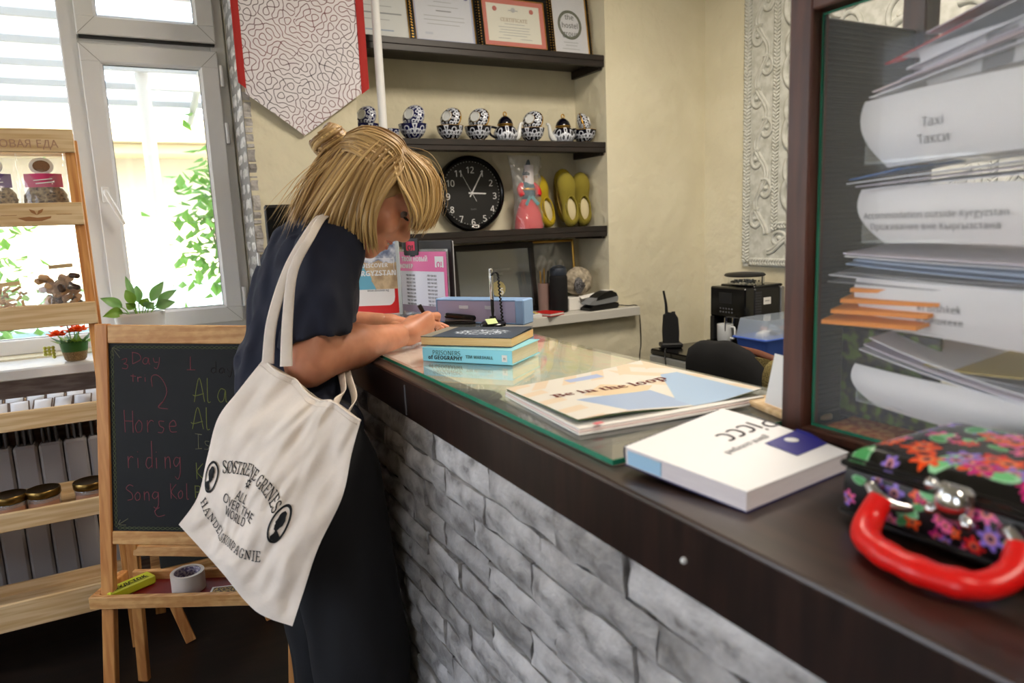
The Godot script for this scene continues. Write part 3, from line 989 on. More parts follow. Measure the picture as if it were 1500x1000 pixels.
	write(s8, "Piccc", 0.044, func(p): return onpad.call(0.78, 0.40, p), "Droid Sans")
	obj("lettering", s8, mat("pad_ink", Color(0.36, 0.34, 0.38), 0.7), np)
	var s9 := S()
	write(s9, "guest notepad", 0.012, func(p): return onpad.call(0.57, 0.56, p), "Droid Serif")
	obj("lettering", s9, M.ink_grey, np)
	# card holder on its wooden base
	var ch := thing("card_holder", "small wooden card stand beside the showcase post", "card stand", look(Vector3(0.752, G, -0.648), Vector3(-0.25, 0, 0.97), Vector3.UP))
	obj("base", spanned(Vector3(-0.065, 0, -0.03), Vector3(0.055, 0.008, 0.03), 0.002), M.pine_pale, ch)
	obj("clip_block", spanned(Vector3(0.012, 0.008, -0.012), Vector3(0.036, 0.03, 0.008), 0.002), M.pine_up, ch)
	var cd := S()
	bx(cd, at(Vector3(0.01, 0.043, 0.012), Vector3(-12, 0, 0)), Vector3(0.062, 0.068, 0.0012), 0.0002)
	var card := tag(obj("card", cd, M.paper), "white card with grey letters standing in the wooden card stand", "card") as Node3D
	card.transform = ch.transform
	lettering("C", 0.02, at(Vector3(0.02, 0.036, 0.0141), Vector3(-12, 0, 0)), M.ink_grey, card)
	# pen stand with a coil cord
	var ps := thing("pen_stand", "black coil-cord pen stand with an upright silver pen behind the stacked books", "pen stand", at(Vector3(0.826, G, -1.675)))
	var b := S()
	lathe(b, [Vector2(0, 0), Vector2(0.034, 0), Vector2(0.035, 0.006), Vector2(0.028, 0.012), Vector2(0.010, 0.016), Vector2(0.008, 0.026), Vector2(0, 0.026)], 20, Transform3D())
	obj("base", b, M.black_gloss, ps)
	var pen := S()
	lathe(pen, [Vector2(0, 0.02), Vector2(0.003, 0.024), Vector2(0.0045, 0.04), Vector2(0.0045, 0.07)], 10, Transform3D())
	var po := obj("pen", pen, M.black, ps)
	var pb := S()
	lathe(pb, [Vector2(0.0047, 0.07), Vector2(0.0055, 0.072), Vector2(0.0055, 0.148), Vector2(0.004, 0.152), Vector2(0, 0.152)], 10, Transform3D())
	obj("silver_barrel", pb, M.chrome, po)
	var co: Array = []
	for i in 121:
		var t := i / 120.0
		var c := Vector3(0.020 + 0.016 * sin(t * 2.2) - 0.006 * t, 0.012 + 0.128 * sin(t * PI * 0.5), 0.004)
		if t < 0.6:
			c = Vector3(0.026 - 0.012 * t, 0.012 + 0.2 * t, 0.004)
		else:
			var a := (t - 0.6) / 0.4 * PI
			c = Vector3(0.0095 + 0.0092 * cos(a) - 0.0, 0.132 + 0.01 * sin(a), 0.004)
		co.append(c + Vector3(cos(i * 1.1) * 0.0022, 0, sin(i * 1.1) * 0.0022))
	var cs2 := S()
	tube(cs2, co, 0.0022, 5)
	obj("coil_cord", cs2, M.black, ps)
	var pl := S()
	bx(pl, at(Vector3(-0.016, 0.016, 0.024), Vector3(35, 0, 0)), Vector3(0.03, 0.001, 0.02), 0)
	obj("sticker", pl, mat("sticker_lime", Color(0.75, 0.82, 0.55), 0.6), ps)
	# stapler
	var st := thing("stapler", "small black stapler just beyond the woman's writing hand", "stapler", look(Vector3(0.775, G, -1.775), Vector3(0.80, 0, 0.6), Vector3.UP))
	obj("base", spanned(Vector3(-0.045, 0, -0.012), Vector3(0.045, 0.006, 0.012)), M.black, st)
	var sa := S()
	bx(sa, at(Vector3(0.002, 0.02, 0), Vector3(0, 0, -6)), Vector3(0.088, 0.014, 0.02), 0.004)
	obj("arm", sa, M.black_gloss, st)
	obj("magazine_rail", spanned(Vector3(-0.042, 0.008, -0.008), Vector3(0.04, 0.013, 0.008)), M.steel, st)
	# pale blue plastic case on edge
	var bc := thing("plastic_case", "pale blue see-through plastic case standing behind the pen stand", "case", look(Vector3(0.812, G, -1.735), Vector3(0.157, 0, 0.218), Vector3.UP))
	var bl := mat("case_blue", Color(0.58, 0.72, 0.90), 0.25)
	var rim := S()
	bars(rim, -0.135, 0.135, 0.0, 0.068, 0.006, -0.055, 0.0)
	obj("rim", rim, bl, bc)
	obj("front_panel", spanned(Vector3(-0.13, 0.005, -0.004), Vector3(0.118, 0.062, -0.002), 0), mat("case_lilac", Color(0.72, 0.70, 0.84), 0.15), bc)
	obj("end_band", spanned(Vector3(0.112, 0.0, -0.058), Vector3(0.138, 0.0675, 0.003), 0.003), bl, bc)
	obj("back_panel", spanned(Vector3(-0.13, 0.005, -0.054), Vector3(0.13, 0.062, -0.052), 0), M.case_lilac, bc)
	for x in [-0.06, 0.02]:
		obj("latch", spanned(Vector3(x, 0.04, -0.002), Vector3(x + 0.03, 0.05, 0.001)), mat("case_clear", Color(0.86, 0.88, 0.95), 0.1), bc)
	# the two boards at the far end of the counter
	var tn := FastNoiseLite.new()
	tn.frequency = 0.02
	tn.fractal_octaves = 4
	var land := picture(128, 160, func(x, y):
		var p := Vector2(x / 128.0, y / 160.0)
		if p.y > 0.68:   # red foot under a white field with a rounded corner
			var corner := Vector2(maxf(p.x - 0.80, 0.0) / 0.13, maxf(p.y - 0.79, 0.0) / 0.10)
			return Color(0.93, 0.91, 0.90) if p.x < 0.93 and corner.length() < 1.0 else Color(0.85, 0.12, 0.13)
		var n := tn.get_noise_2d(x * 1.6, y * 1.6)
		if p.y < 0.10 + 0.05 * n: return Color(0.74, 0.82, 0.90)
		if p.y < 0.33 + 0.07 * n: return Color(0.36, 0.40, 0.50).lerp(Color(0.86, 0.86, 0.88), clampf(0.5 + 1.3 * n, 0.0, 1.0))
		if absf(p.x - 0.28 - 0.3 * (p.y - 0.35) - 0.05 * n) < 0.10 + (p.y - 0.4) * 0.35: return Color(0.40, 0.68, 0.78)
		return Color(0.66, 0.55, 0.42).lerp(Color(0.84, 0.74, 0.58), clampf(0.5 + n, 0.0, 1.0)))
	var rp := thing("poster_stand", "clear stand with a mountain travel poster and red foot, behind the woman's chin", "poster stand", look(Vector3(0.648, G, -2.155), Vector3(0.86, 0, 0.5), Vector3.UP))
	obj("panel", spanned(Vector3(-0.085, 0, -0.004), Vector3(0.085, 0.25, -0.001), 0), mat("acrylic", Color(0.9, 0.95, 0.95, 0.15), 0.05, {"transparency": BaseMaterial3D.TRANSPARENCY_ALPHA}), rp)
	obj("foot", spanned(Vector3(-0.085, 0, -0.05), Vector3(0.085, 0.003, 0.03), 0), M.acrylic, rp)
	var ls := S()
	slab(ls, 4, 4, func(u, v): return Vector3(-0.082 + 0.164 * u, 0.245 - 0.24 * v, 0.001), Vector3(0, 0, -0.0008))
	var lp := obj("poster", ls, printed("travel_poster", land, 0.35), rp)
	lettering("DISCOVER", 0.017, at(Vector3(0.015, 0.155, 0.0014)), M.white, lp, "Droid Sans", true)
	lettering("KYRGYZSTAN", 0.0225, at(Vector3(0.012, 0.131, 0.0014)), M.white, lp, "Droid Sans", true)
	lettering("www.discover.kg", 0.009, at(Vector3(0.02, 0.078, 0.0014)), M.ink_grey, lp)
	var fr := S()
	bars(fr, -0.07, 0.075, 0.126, 0.176, 0.0016, 0.0012, 0.0016)
	obj("printed_frame", fr, M.white, lp)
	obj("edge_strip", spanned(Vector3(0.083, 0, -0.006), Vector3(0.093, 0.245, 0.004), 0.001), mat("acrylic_edge", Color(0.75, 0.78, 0.78), 0.15), rp)
	var pk := thing("price_stand", "pink telephone number board in a clear stand beside the travel poster", "sign stand", look(Vector3(0.783, G, -2.07), Vector3(0.3, 0, 0.95), Vector3.UP))
	obj("panel", spanned(Vector3(-0.125, 0, -0.004), Vector3(0.125, 0.20, -0.001), 0), M.acrylic, pk)
	obj("foot", spanned(Vector3(-0.125, 0, -0.04), Vector3(0.125, 0.003, 0.02), 0), M.acrylic, pk)
	obj("pink_sheet", spanned(Vector3(-0.12, 0.004, -0.0005), Vector3(0.12, 0.192, 0.0005), 0), mat("pink", Color(0.90, 0.42, 0.64), 0.45), pk)
	obj("white_field", spanned(Vector3(-0.108, 0.018, 0.0005), Vector3(0.108, 0.132, 0.001), 0), mat("field", Color(0.88, 0.88, 0.92), 0.5), pk)
	obj("grey_foot", spanned(Vector3(-0.12, 0.004, 0.0006), Vector3(0.12, 0.026, 0.0012), 0), mat("mauve", Color(0.55, 0.47, 0.55), 0.5), pk)
	lettering("ТВОЙ НОВЫЙ", 0.019, at(Vector3(-0.03, 0.169, 0.0008)), M.white, pk, "Droid Sans", true)
	lettering("НОМЕР", 0.019, at(Vector3(-0.073, 0.147, 0.0008)), M.white, pk, "Droid Sans", true)
	for c in 2:
		for i in 9:
			lettering("700 %d%d%d %d0%d" % [(i * 3 + c) % 10, (i * 7) % 10, (i + c * 4) % 10, (i * 5) % 10, (i * 2 + c) % 10], 0.0085, at(Vector3(-0.055 + c * 0.105, 0.119 - i * 0.0112, 0.0012)), M.ink_grey, pk)
	var sq := obj("logo_square", spanned(Vector3(0.068, 0.145, 0.0005), Vector3(0.108, 0.178, 0.001), 0), M.white, pk)
	lettering("O!", 0.026, at(Vector3(0.088, 0.152, 0.0013)), M.pink, sq, "Droid Sans", true)
	var bk := thing("dark_folder", "dark grey folder standing behind the pink number board", "folder", look(Vector3(0.80, G, -2.085), Vector3(0.3, 0, 0.95), Vector3.UP))
	obj("cover", spanned(Vector3(-0.12, 0, -0.012), Vector3(0.125, 0.225, -0.006)), mat("folder_grey", Color(0.16, 0.16, 0.17), 0.6), bk)
	obj("pages", spanned(Vector3(-0.118, 0.002, -0.018), Vector3(0.123, 0.222, -0.012)), M.paper_grey, bk)
	var sg := thing("logo_sign", "small black square sign with a pink emblem clipped over the number board", "sign", look(Vector3(0.772, G + 0.207, -2.105), Vector3(0.5, 0, 0.87), Vector3.UP))
	var sp := S()
	prism(sp, rounded(0.056, 0.052, 0.005), 0.006, at(Vector3(0, 0.0, 0.004)))
	obj("plate", sp, M.black, sg)
	var sp2 := S()
	prism(sp2, rounded(0.034, 0.028, 0.003), 0.001, at(Vector3(0, 0.003, 0.0101)))
	obj("emblem_field", sp2, mat("hot_pink", Color(0.88, 0.10, 0.30), 0.5), sg)
	lettering("O!", 0.022, at(Vector3(0, -0.003, 0.0117)), M.black, sg, "Droid Sans", true)
	obj("clip", spanned(Vector3(-0.01, -0.03, -0.004), Vector3(0.01, 0.02, 0.005)), M.black, sg)

# ---------------------------------------------------------------- pennant, niche, shelves
func frame_pic(called: String, label: String, category: String, t: Transform3D, w: float, h: float, bw: float, wood: Material, pic: Material, bead: Material = null, group := "") -> Node3D:
	# a framed print whose lower edge rests at the origin; its face looks along +z
	var o := thing(called, label, category, t, group)
	var f := S()
	bars(f, -w / 2, w / 2, 0.0, h, bw, -0.018, 0.0)
	obj("frame", f, wood, o)
	if bead:
		var b := S()
		for e in [[Vector3(-w / 2 + 0.004, 0, 0.001), Vector3(0, h, 0)], [Vector3(w / 2 - 0.004, 0, 0.001), Vector3(0, h, 0)], [Vector3(-w / 2, h - 0.004, 0.001), Vector3(w, 0, 0)]]:
			var n := int(e[1].length() / 0.012)
			for i in n:
				bx(b, at(e[0] + e[1] * ((i + 0.5) / n), Vector3(0, 0, 45)), Vector3(0.0055, 0.0055, 0.003), 0.001)
		var inner := S()
		bars(inner, -w / 2 + bw - 0.002, w / 2 - bw + 0.002, bw - 0.002, h - bw + 0.002, 0.003, -0.012, -0.002)
		obj("beaded_rim", b, bead, o)
		obj("inner_rim", inner, bead, o)
	var p := S()
	slab(p, 1, 1, func(u, v): return Vector3((u - 0.5) * (w - 2 * bw + 0.004), h - bw + 0.002 - v * (h - 2 * bw + 0.004), -0.010), Vector3(0, 0, -0.003))
	obj("print", p, pic, o)
	obj("pane", spanned(Vector3(-w / 2 + bw, bw, -0.0075), Vector3(w / 2 - bw, h - bw, -0.006), 0), M.glass, o)
	return o

func back_wall_things() -> void:
	# pennant
	var p := thing("wall_pennant", "long white pennant with a red and grey meander print and red side bands", "pennant")
	var wf := worm(5, 20)
	var tex := picture(512, 640, func(x, y):
		var f: float = wf.call(x * 0.255, y * 0.255)
		var g: float = wf.call(x * 0.255 + 0.255, y * 0.255) - f
		var h: float = wf.call(x * 0.255, y * 0.255 + 0.255) - f
		var d := absf(f) / maxf(sqrt(g * g + h * h), 0.25)
		var c := Color(0.90, 0.88, 0.90)
		var ink := Color(0.42, 0.22, 0.24).lerp(Color(0.25, 0.22, 0.25), 0.5 + 0.5 * sin(x * 0.013 + y * 0.02))
		return ink.lerp(c, clampf(d * 1.1 - 0.55, 0.0, 1.0)))
	var cloth := func(u: float, v: float) -> Vector3:
		var x := lerpf(0.441, 0.883, u)
		var low := 1.742 + absf(u - 0.46) / 0.54 * 0.17
		return Vector3(x, lerpf(2.62, low, v), -2.872 + 0.004 * sin(u * 9.0) * v)
	var s := S()
	s.set_smooth_group(0)
	slab(s, 24, 30, cloth, Vector3(0, 0, -0.002))
	var pm := printed("pennant_cloth", tex, 0.85, {"uv1_triplanar": true, "uv1_world_triplanar": true, "uv1_scale": Vector3(1.55, 1.24, 1.55)})
	obj("cloth", s, pm, p)
	for q in [[0.417, 0.444, 1.925, 1.905], [0.880, 0.912, 1.905, 1.928]]:
		var r := S()
		slab(r, 3, 12, func(u, v): return Vector3(lerpf(q[0], q[1], u), lerpf(2.62, lerpf(q[2], q[3], u), v), -2.868 + 0.002 * sin(u * 5)), Vector3(0, 0, -0.002))
		obj("side_band", r, mat("band_red", Color(0.66, 0.10, 0.08), 0.75), p)
	var rod := S()
	tube(rod, [Vector3(0.40, 2.62, -2.88), Vector3(0.93, 2.62, -2.88)], 0.012, 10)
	obj("rod", rod, M.pine_up, p)
	var pi := S()
	tube(pi, [Vector3(0.953, 0.94, -2.85), Vector3(0.953, 2.75, -2.85)], 0.0165, 14)
	tag(obj("heating_pipe", pi, M.white), "white vertical pipe from ceiling to desk at the niche's edge", "pipe")
	# three shelves with wall cleats
	for q in [[2.144, 0.052, "highest"], [1.745, 0.048, "middle"], [1.347, 0.05, "lowest"]]:
		var sh := thing("niche_shelf", "dark wood %s shelf of the wall niche, %s" % [q[2], {"highest": "holding the framed certificates", "middle": "holding the teaware", "lowest": "holding clock and slippers"}[q[2]]], "shelf", Transform3D(), "dark shelves of the niche")
		obj("board", spanned(Vector3(0.866, q[0] - 0.026, -3.168), Vector3(2.083, q[0], -2.905)), M.shelf_wood, sh)
		obj("front_lip", spanned(Vector3(0.866, q[0] - q[1], -2.925), Vector3(2.083, q[0] - 0.026, -2.906)), M.shelf_wood, sh)
		obj("cleat", spanned(Vector3(2.062, q[0] - q[1] - 0.012, -3.165), Vector3(2.083, q[0] - 0.026, -2.926)), M.shelf_wood, sh)
	# framed certificates on the highest shelf
	var grey := Color(0.62, 0.63, 0.66)
	var rows := func(n, x0, x1, y0, dy): return range(n).map(func(i): return [x0 + (i * 13) % 17, y0 + i * dy, x1 - x0 - (i * 29) % 40, 2, grey])
	var t := at(Vector3(1.015, 2.146, -3.0), Vector3(-8, 0, 0))
	var f0 := frame_pic("framed_certificate", "framed letter with a red flag corner behind the white pipe", "picture frame", t, 0.30, 0.42, 0.014, M.black_gloss, printed("cert_a", lines_print(200, 280, Color(0.86, 0.87, 0.88), Color(0.86, 0.87, 0.88), 0, [[150, 100, 34, 34, Color(0.75, 0.12, 0.14)], [164, 106, 6, 22, Color.WHITE], [156, 114, 22, 6, Color.WHITE], [60, 112, 14, 20, Color(0.15, 0.2, 0.5)], [78, 112, 14, 20, Color(0.15, 0.2, 0.5)], [96, 112, 20, 20, Color(0.15, 0.2, 0.5)], [20, 160, 90, 3, grey], [20, 180, 130, 2, grey], [20, 200, 160, 4, Color(0.5, 0.52, 0.56)], [20, 220, 120, 2, grey], [60, 250, 90, 4, Color(0.55, 0.62, 0.75)]]), 0.5), M.gold, "framed certificates on the highest shelf")
	var f1 := frame_pic("framed_certificate", "black and gold framed pale blue certificate, second along the highest shelf", "picture frame", at(Vector3(1.322, 2.146, -3.0), Vector3(-8, 0, 0)), 0.322, 0.36, 0.02, M.black_gloss, printed("cert_b", lines_print(240, 260, Color(0.84, 0.85, 0.90), Color(0.66, 0.69, 0.84), 10, [[20, 60, 200, 3, Color(0.72, 0.75, 0.86)]] + [[70, 102, 100, 2, grey], [84, 116, 70, 2, grey], [60, 132, 120, 2, grey], [90, 146, 60, 4, Color(0.5, 0.5, 0.55)], [40, 166, 160, 2, grey], [40, 180, 160, 2, grey], [50, 194, 130, 2, grey], [40, 224, 30, 8, Color(0.75, 0.77, 0.85)]]), 0.5), M.gold, "framed certificates on the highest shelf")
	var sl := S()
	for q in [[-0.115, 0.235, 0.016, M.pine_up], [0.112, 0.228, 0.014, mat("seal_blue", Color(0.25, 0.26, 0.55), 0.6)]]:
		var d := S()
		lathe(d, [Vector2(0, 0.001), Vector2(q[2], 0.001), Vector2(q[2], 0)], 20, look(Vector3(q[0], q[1], -0.0098), Vector3.RIGHT, Vector3.BACK))
		obj("printed_seal", d, q[3], f1)
	var f2 := frame_pic("framed_certificate", "dark framed certificate with a red patterned border, standing on the highest shelf", "picture frame", at(Vector3(1.662, 2.146, -2.985), Vector3(-8, 0, 0)), 0.368, 0.262, 0.024, M.black_gloss, printed("cert_c", lines_print(260, 180, Color(0.90, 0.89, 0.85), Color(0.80, 0.36, 0.30), 20, [[110, 40, 40, 3, grey], [90, 92, 84, 2, grey], [64, 104, 130, 2, grey], [70, 114, 120, 2, grey], [64, 124, 130, 2, grey], [80, 134, 100, 2, grey], [60, 146, 50, 2, grey], [150, 146, 50, 2, grey]]), 0.5), M.gold, "framed certificates on the highest shelf")
	lettering("CERTIFICATE", 0.022, at(Vector3(0, 0.146, -0.0095)), mat("cert_gold", Color(0.62, 0.5, 0.35), 0.6), f2, "Droid Serif")
	for x in [-0.095, 0.0, 0.095]:
		var d := S()
		lathe(d, [Vector2(0, 0.001), Vector2(0.011, 0.001), Vector2(0.011, 0)], 16, look(Vector3(x, 0.192, -0.0098), Vector3.RIGHT, Vector3.BACK))
		obj("printed_seal", d, M.paper_grey if x == 0 else mat("seal_red", Color(0.75, 0.28, 0.25), 0.6), f2)
	var f3 := frame_pic("framed_certificate", "tall gold beaded frame with a round green group logo, last on the shelf", "picture frame", at(Vector3(1.958, 2.146, -2.975), Vector3(-8, 0, 0)), 0.224, 0.40, 0.017, M.black_gloss, printed("cert_d", lines_print(120, 220, Color(0.83, 0.83, 0.87), Color(0.83, 0.83, 0.87), 0, [[28, 16, 64, 2, grey], [24, 26, 72, 2, grey], [46, 46, 28, 2, grey], [34, 188, 50, 2, grey], [40, 196, 40, 2, grey], [28, 206, 60, 2, grey]]), 0.5), M.gold, "framed certificates on the highest shelf")
	var ring := S()
	tube(ring, range(41).map(func(i): return Vector3(cos(TAU * i / 40) * 0.060, 0.150 + sin(TAU * i / 40) * 0.062, -0.0095)), 0.0068, 4, 0.15, Vector3.BACK)
	obj("printed_ring", ring, mat("logo_olive", Color(0.25, 0.26, 0.16), 0.6), f3)
	lettering("the\nhostel\ngroup", 0.034, at(Vector3(0, 0.186, -0.0092)), M.ink, f3, "Droid Sans")
	teaware()
	# wall clock standing on the lowest shelf
	var ck := thing("wall_clock", "round black wall clock with white numerals showing five past three", "clock", at(Vector3(1.457, 1.349, -3.118), Vector3(-2.5, 0, 0)))
	var R := 0.176
	var ca := S()
	lathe(ca, [Vector2(0, -0.03), Vector2(R - 0.01, -0.03), Vector2(R, -0.02), Vector2(R, 0.0), Vector2(R - 0.006, 0.012), Vector2(R - 0.016, 0.015), Vector2(R - 0.024, 0.008), Vector2(R - 0.026, 0.0)], 56, look(Vector3(0, R, 0), Vector3.RIGHT, Vector3.BACK))
	obj("case", ca, M.black_gloss, ck)
	var di := S()
	lathe(di, [Vector2(R - 0.024, 0.002), Vector2(0, 0.002)], 48, look(Vector3(0, R, 0), Vector3.RIGHT, Vector3.BACK))
	obj("dial", di, mat("dial_black", Color(0.025, 0.025, 0.03), 0.5), ck)
	for i in 12:
		var a := TAU * (i + 1) / 12
		lettering(str(i + 1), 0.042, at(Vector3(sin(a) * 0.122, R + cos(a) * 0.122 - 0.0145, 0.0026)), M.white, ck, "Droid Sans", false, "numeral")
		var tk := S()
		for k in 5:
			var b := a + TAU * k / 60
			bx(tk, at(Vector3(sin(b) * 0.1465, R + cos(b) * 0.1465, 0.0024), Vector3(0, 0, rad_to_deg(-b))), Vector3(0.0022, 0.003, 0.0004), 0)
		obj("minute_mark", tk, M.white, ck)
	for q in [[3.08 / 12.0, 0.072, 0.0075, -0.016, "hour_hand"], [5.3 / 60.0, 0.118, 0.006, -0.02, "minute_hand"], [55.2 / 60.0, 0.112, 0.0014, -0.045, "second_hand"]]:
		var h := S()
		prism(h, PackedVector2Array([Vector2(-q[2] / 2, q[3]), Vector2(q[2] / 2, q[3]), Vector2(q[2] / 2 * 0.8, q[1]), Vector2(0, q[1] + 0.004), Vector2(-q[2] / 2 * 0.8, q[1])]), 0.001, at(Vector3(0, R, 0.005 + 0.002 * [3.08 / 12.0, 5.3 / 60.0, 55.2 / 60.0].find(q[0])), Vector3(0, 0, -360.0 * q[0])))
		obj(q[4], h, M.white, ck)
	var hub := S()
	lathe(hub, [Vector2(0.006, 0.002), Vector2(0.006, 0.012), Vector2(0, 0.012)], 12, look(Vector3(0, R, 0), Vector3.RIGHT, Vector3.BACK))
	obj("hub", hub, M.white, ck)
	lettering("QUARTZ", 0.0085, at(Vector3(0.006, R - 0.075, 0.0026)), M.ink_grey, ck)
	var orn := S()
	for i in 9:
		var a := TAU * i / 9
		ball(orn, Transform3D(Basis().scaled(Vector3(0.009, 0.006, 0.006)), Vector3(cos(a) * 0.016 + 0.004, 0.018 + sin(a) * 0.006, 0.017)), 8, 6)
	obj("rim_emblem", orn, M.chrome, ck)
	doll()
	slippers()

func teaware() -> void:
	var ikat := func(base: Color, trim: Color) -> ImageTexture:
		return picture(320, 64, func(x, y):
			var p := Vector2(fposmod(x, 64) / 32.0 - 1.0, 1.0 - y / 32.0)
			var q := Vector2(fposmod(x + 32, 64) / 32.0 - 1.0, -p.y)
			var white := Color(0.86, 0.88, 0.92)
			var c := base
			for w in [p, q]:
				var d: float = minf(minf(Vector2(w.x, w.y - 0.38).length() - 0.30, Vector2(absf(w.x) - 0.36, w.y + 0.02).length() - 0.27), maxf(absf(w.x) - 0.09 - 0.25 * maxf(-w.y - 0.3, 0), absf(w.y + 0.45) - 0.4))
				if absf(d) < 0.085 and w == p: c = white
				if w == q and absf(d + 0.02) < 0.06 and absf(w.x) < 0.62: c = white
				if w == p and Vector2(w.x, w.y - 0.25).length() < 0.11: c = white
			if absf(p.y) > 0.93: c = trim
			return c)
	var gold := Color(0.62, 0.48, 0.20)
	var deep := printed("glaze_deep", ikat.call(Color(0.035, 0.035, 0.10), gold), 0.12)
	var cobalt := printed("glaze_cobalt", ikat.call(Color(0.05, 0.06, 0.28), Color(0.05, 0.06, 0.28)), 0.12)
	var white := mat("porcelain", Color(0.85, 0.86, 0.86), 0.15)
	var dark := mat("glaze_plain", Color(0.03, 0.03, 0.09), 0.12)
	var cup := func(o: Node3D, glaze: Material, k: float) -> void:
		var a := S()
		lathe(a, [Vector2(0.026 * k, 0.008 * k), Vector2(0.040 * k, 0.018 * k), Vector2(0.052 * k, 0.034 * k), Vector2(0.059 * k, 0.052 * k), Vector2(0.062 * k, 0.068 * k)], 28, Transform3D())
		obj("bowl_wall", a, glaze, o)
		var b := S()
		lathe(b, [Vector2(0.062 * k, 0.068 * k), Vector2(0.0605 * k, 0.0685 * k), Vector2(0.057 * k, 0.052 * k), Vector2(0.049 * k, 0.034 * k), Vector2(0.03 * k, 0.015 * k), Vector2(0, 0.013 * k)], 28, Transform3D())
		obj("inside", b, white, o)
		var c := S()
		lathe(c, [Vector2(0, 0.004 * k), Vector2(0.022 * k, 0.004 * k), Vector2(0.023 * k, 0), Vector2(0.026 * k, 0), Vector2(0.027 * k, 0.010 * k)], 28, Transform3D())
		obj("foot_ring", c, white, o)
	var sy := 1.746
	var mesh_low: Node3D
	var mesh_up: Node3D
	# stacks: x, glaze, foot side, size, what tells it apart
	for q in [[0.925, cobalt, -1, 0.92, "behind the white pipe", "behind the pipe"], [1.135, cobalt, -1, 1.0, "just right of the white pipe", "right of the pipe"], [1.31, deep, -1, 0.97, "above and left of the clock's top", "near the clock's top"], [1.447, deep, -1, 0.99, "pressed against a teapot's handle", "by a teapot handle"], [1.728, deep, -1, 0.98, "between the two teapots", "between the teapots"], [2.022, deep, 1, 0.97, "at the wall end of the middle shelf", "at the shelf's wall end"]]:
		var k: float = q[3]
		var b := "cobalt blue" if q[1] == cobalt else "black and white"
		var o := thing("tea_bowl", "%s upright tea bowl, %s" % [b, q[4]], "bowl", at(Vector3(q[0], sy, -3.0), Vector3(0, rng.randf() * 90, 0)), "tea bowls on the middle shelf")
		cup.call(o, q[1], k)
		# the upper bowl lies mouth down and tipped, its foot to the side
		# the upper pair lies on its side, rim to rim, a foot turned to the room
		var ub := Basis(Vector3(0, 1, 0), q[2] * deg_to_rad(-34.0)) * Basis(Vector3(0, 0, 1), q[2] * deg_to_rad(108.0))
		var c0 := Vector3(q[0], sy + 0.101 * k, -2.996)
		for half in [[1.0, 0.62, "showing its white foot"], [-1.0, 0.36, "closing the tipped one"]]:
			var sc: float = k * 0.88
			var hb := ub * Basis(Vector3(1, 0, 0), 0.0 if half[0] > 0 else PI) * Basis().scaled(Vector3(1, half[1] * 1.05, 1))
			var u := thing("tea_bowl", "%s tipped tea bowl %s, %s" % [b, half[2], q[5]], "bowl", Transform3D(hb, c0 + ub * Vector3(0, 0.012 * sc, 0) - hb * Vector3(0, 0.0685 * sc, 0)), "tea bowls on the middle shelf")
			cup.call(u, q[1], sc)
			if half[0] > 0:
				var band := S()
				lathe(band, [Vector2(0.0605 * sc, 0.058 * sc), Vector2(0.0625 * sc, 0.063 * sc), Vector2(0.0630 * sc, 0.0675 * sc)], 28, Transform3D())
				obj("gilt_band", band, M.gold if q[1] == deep else cobalt, u)
	var sb := thing("tea_bowl", "small cobalt tea bowl, single and low, beside the white pipe", "bowl", at(Vector3(1.03, sy, -2.985)), "tea bowls on the middle shelf")
	cup.call(sb, cobalt, 0.62)
	for q in [[1.585, 1, "pointing its spout away from the window"], [1.898, -1, "pointing its spout towards the window, near the shelf end"]]:
		var o := thing("teapot", "small patterned teapot %s" % q[2], "teapot", at(Vector3(q[0], sy, -2.995)), "teapots on the middle shelf")
		var b := S()
		lathe(b, [Vector2(0, 0), Vector2(0.032, 0), Vector2(0.045, 0.008), Vector2(0.056, 0.026), Vector2(0.056, 0.044), Vector2(0.046, 0.062), Vector2(0.034, 0.072)], 28, Transform3D())
		obj("body", b, deep, o)
		var c := S()
		lathe(c, [Vector2(0.034, 0.072), Vector2(0.036, 0.075), Vector2(0.036, 0.082), Vector2(0.030, 0.098), Vector2(0.018, 0.111), Vector2(0.006, 0.117), Vector2(0, 0.118)], 24, Transform3D())
		var lid := obj("lid", c, dark, o)
		var g := S()
		lathe(g, [Vector2(0.0365, 0.0745), Vector2(0.038, 0.077), Vector2(0.0365, 0.080)], 24, Transform3D())
		obj("gilt_band", g, M.gold, lid)
		var kn := S()
		tube(kn, range(13).map(func(i): return Vector3(sin(TAU * i / 12) * 0.008, 0.126 - cos(TAU * i / 12) * 0.009, 0)), 0.0028, 6)
		obj("knob", kn, M.gold, lid)
		var sp := S()
		tube(sp, spline([Vector3(0.045 * q[1], 0.018, 0), Vector3(0.066 * q[1], 0.03, 0), Vector3(0.074 * q[1], 0.06, 0), Vector3(0.080 * q[1], 0.083, 0), Vector3(0.093 * q[1], 0.087, 0)], 10), [0.017, 0.016, 0.0145, 0.013, 0.0115, 0.010, 0.0088, 0.0078, 0.007, 0.0066, 0.0062], 10)
		obj("spout", sp, white, o)
		var ha := S()
		tube(ha, spline([Vector3(-0.044 * q[1], 0.062, 0), Vector3(-0.075 * q[1], 0.066, 0), Vector3(-0.080 * q[1], 0.036, 0), Vector3(-0.05 * q[1], 0.018, 0)], 10), 0.0055, 8)
		obj("handle", ha, dark, o)

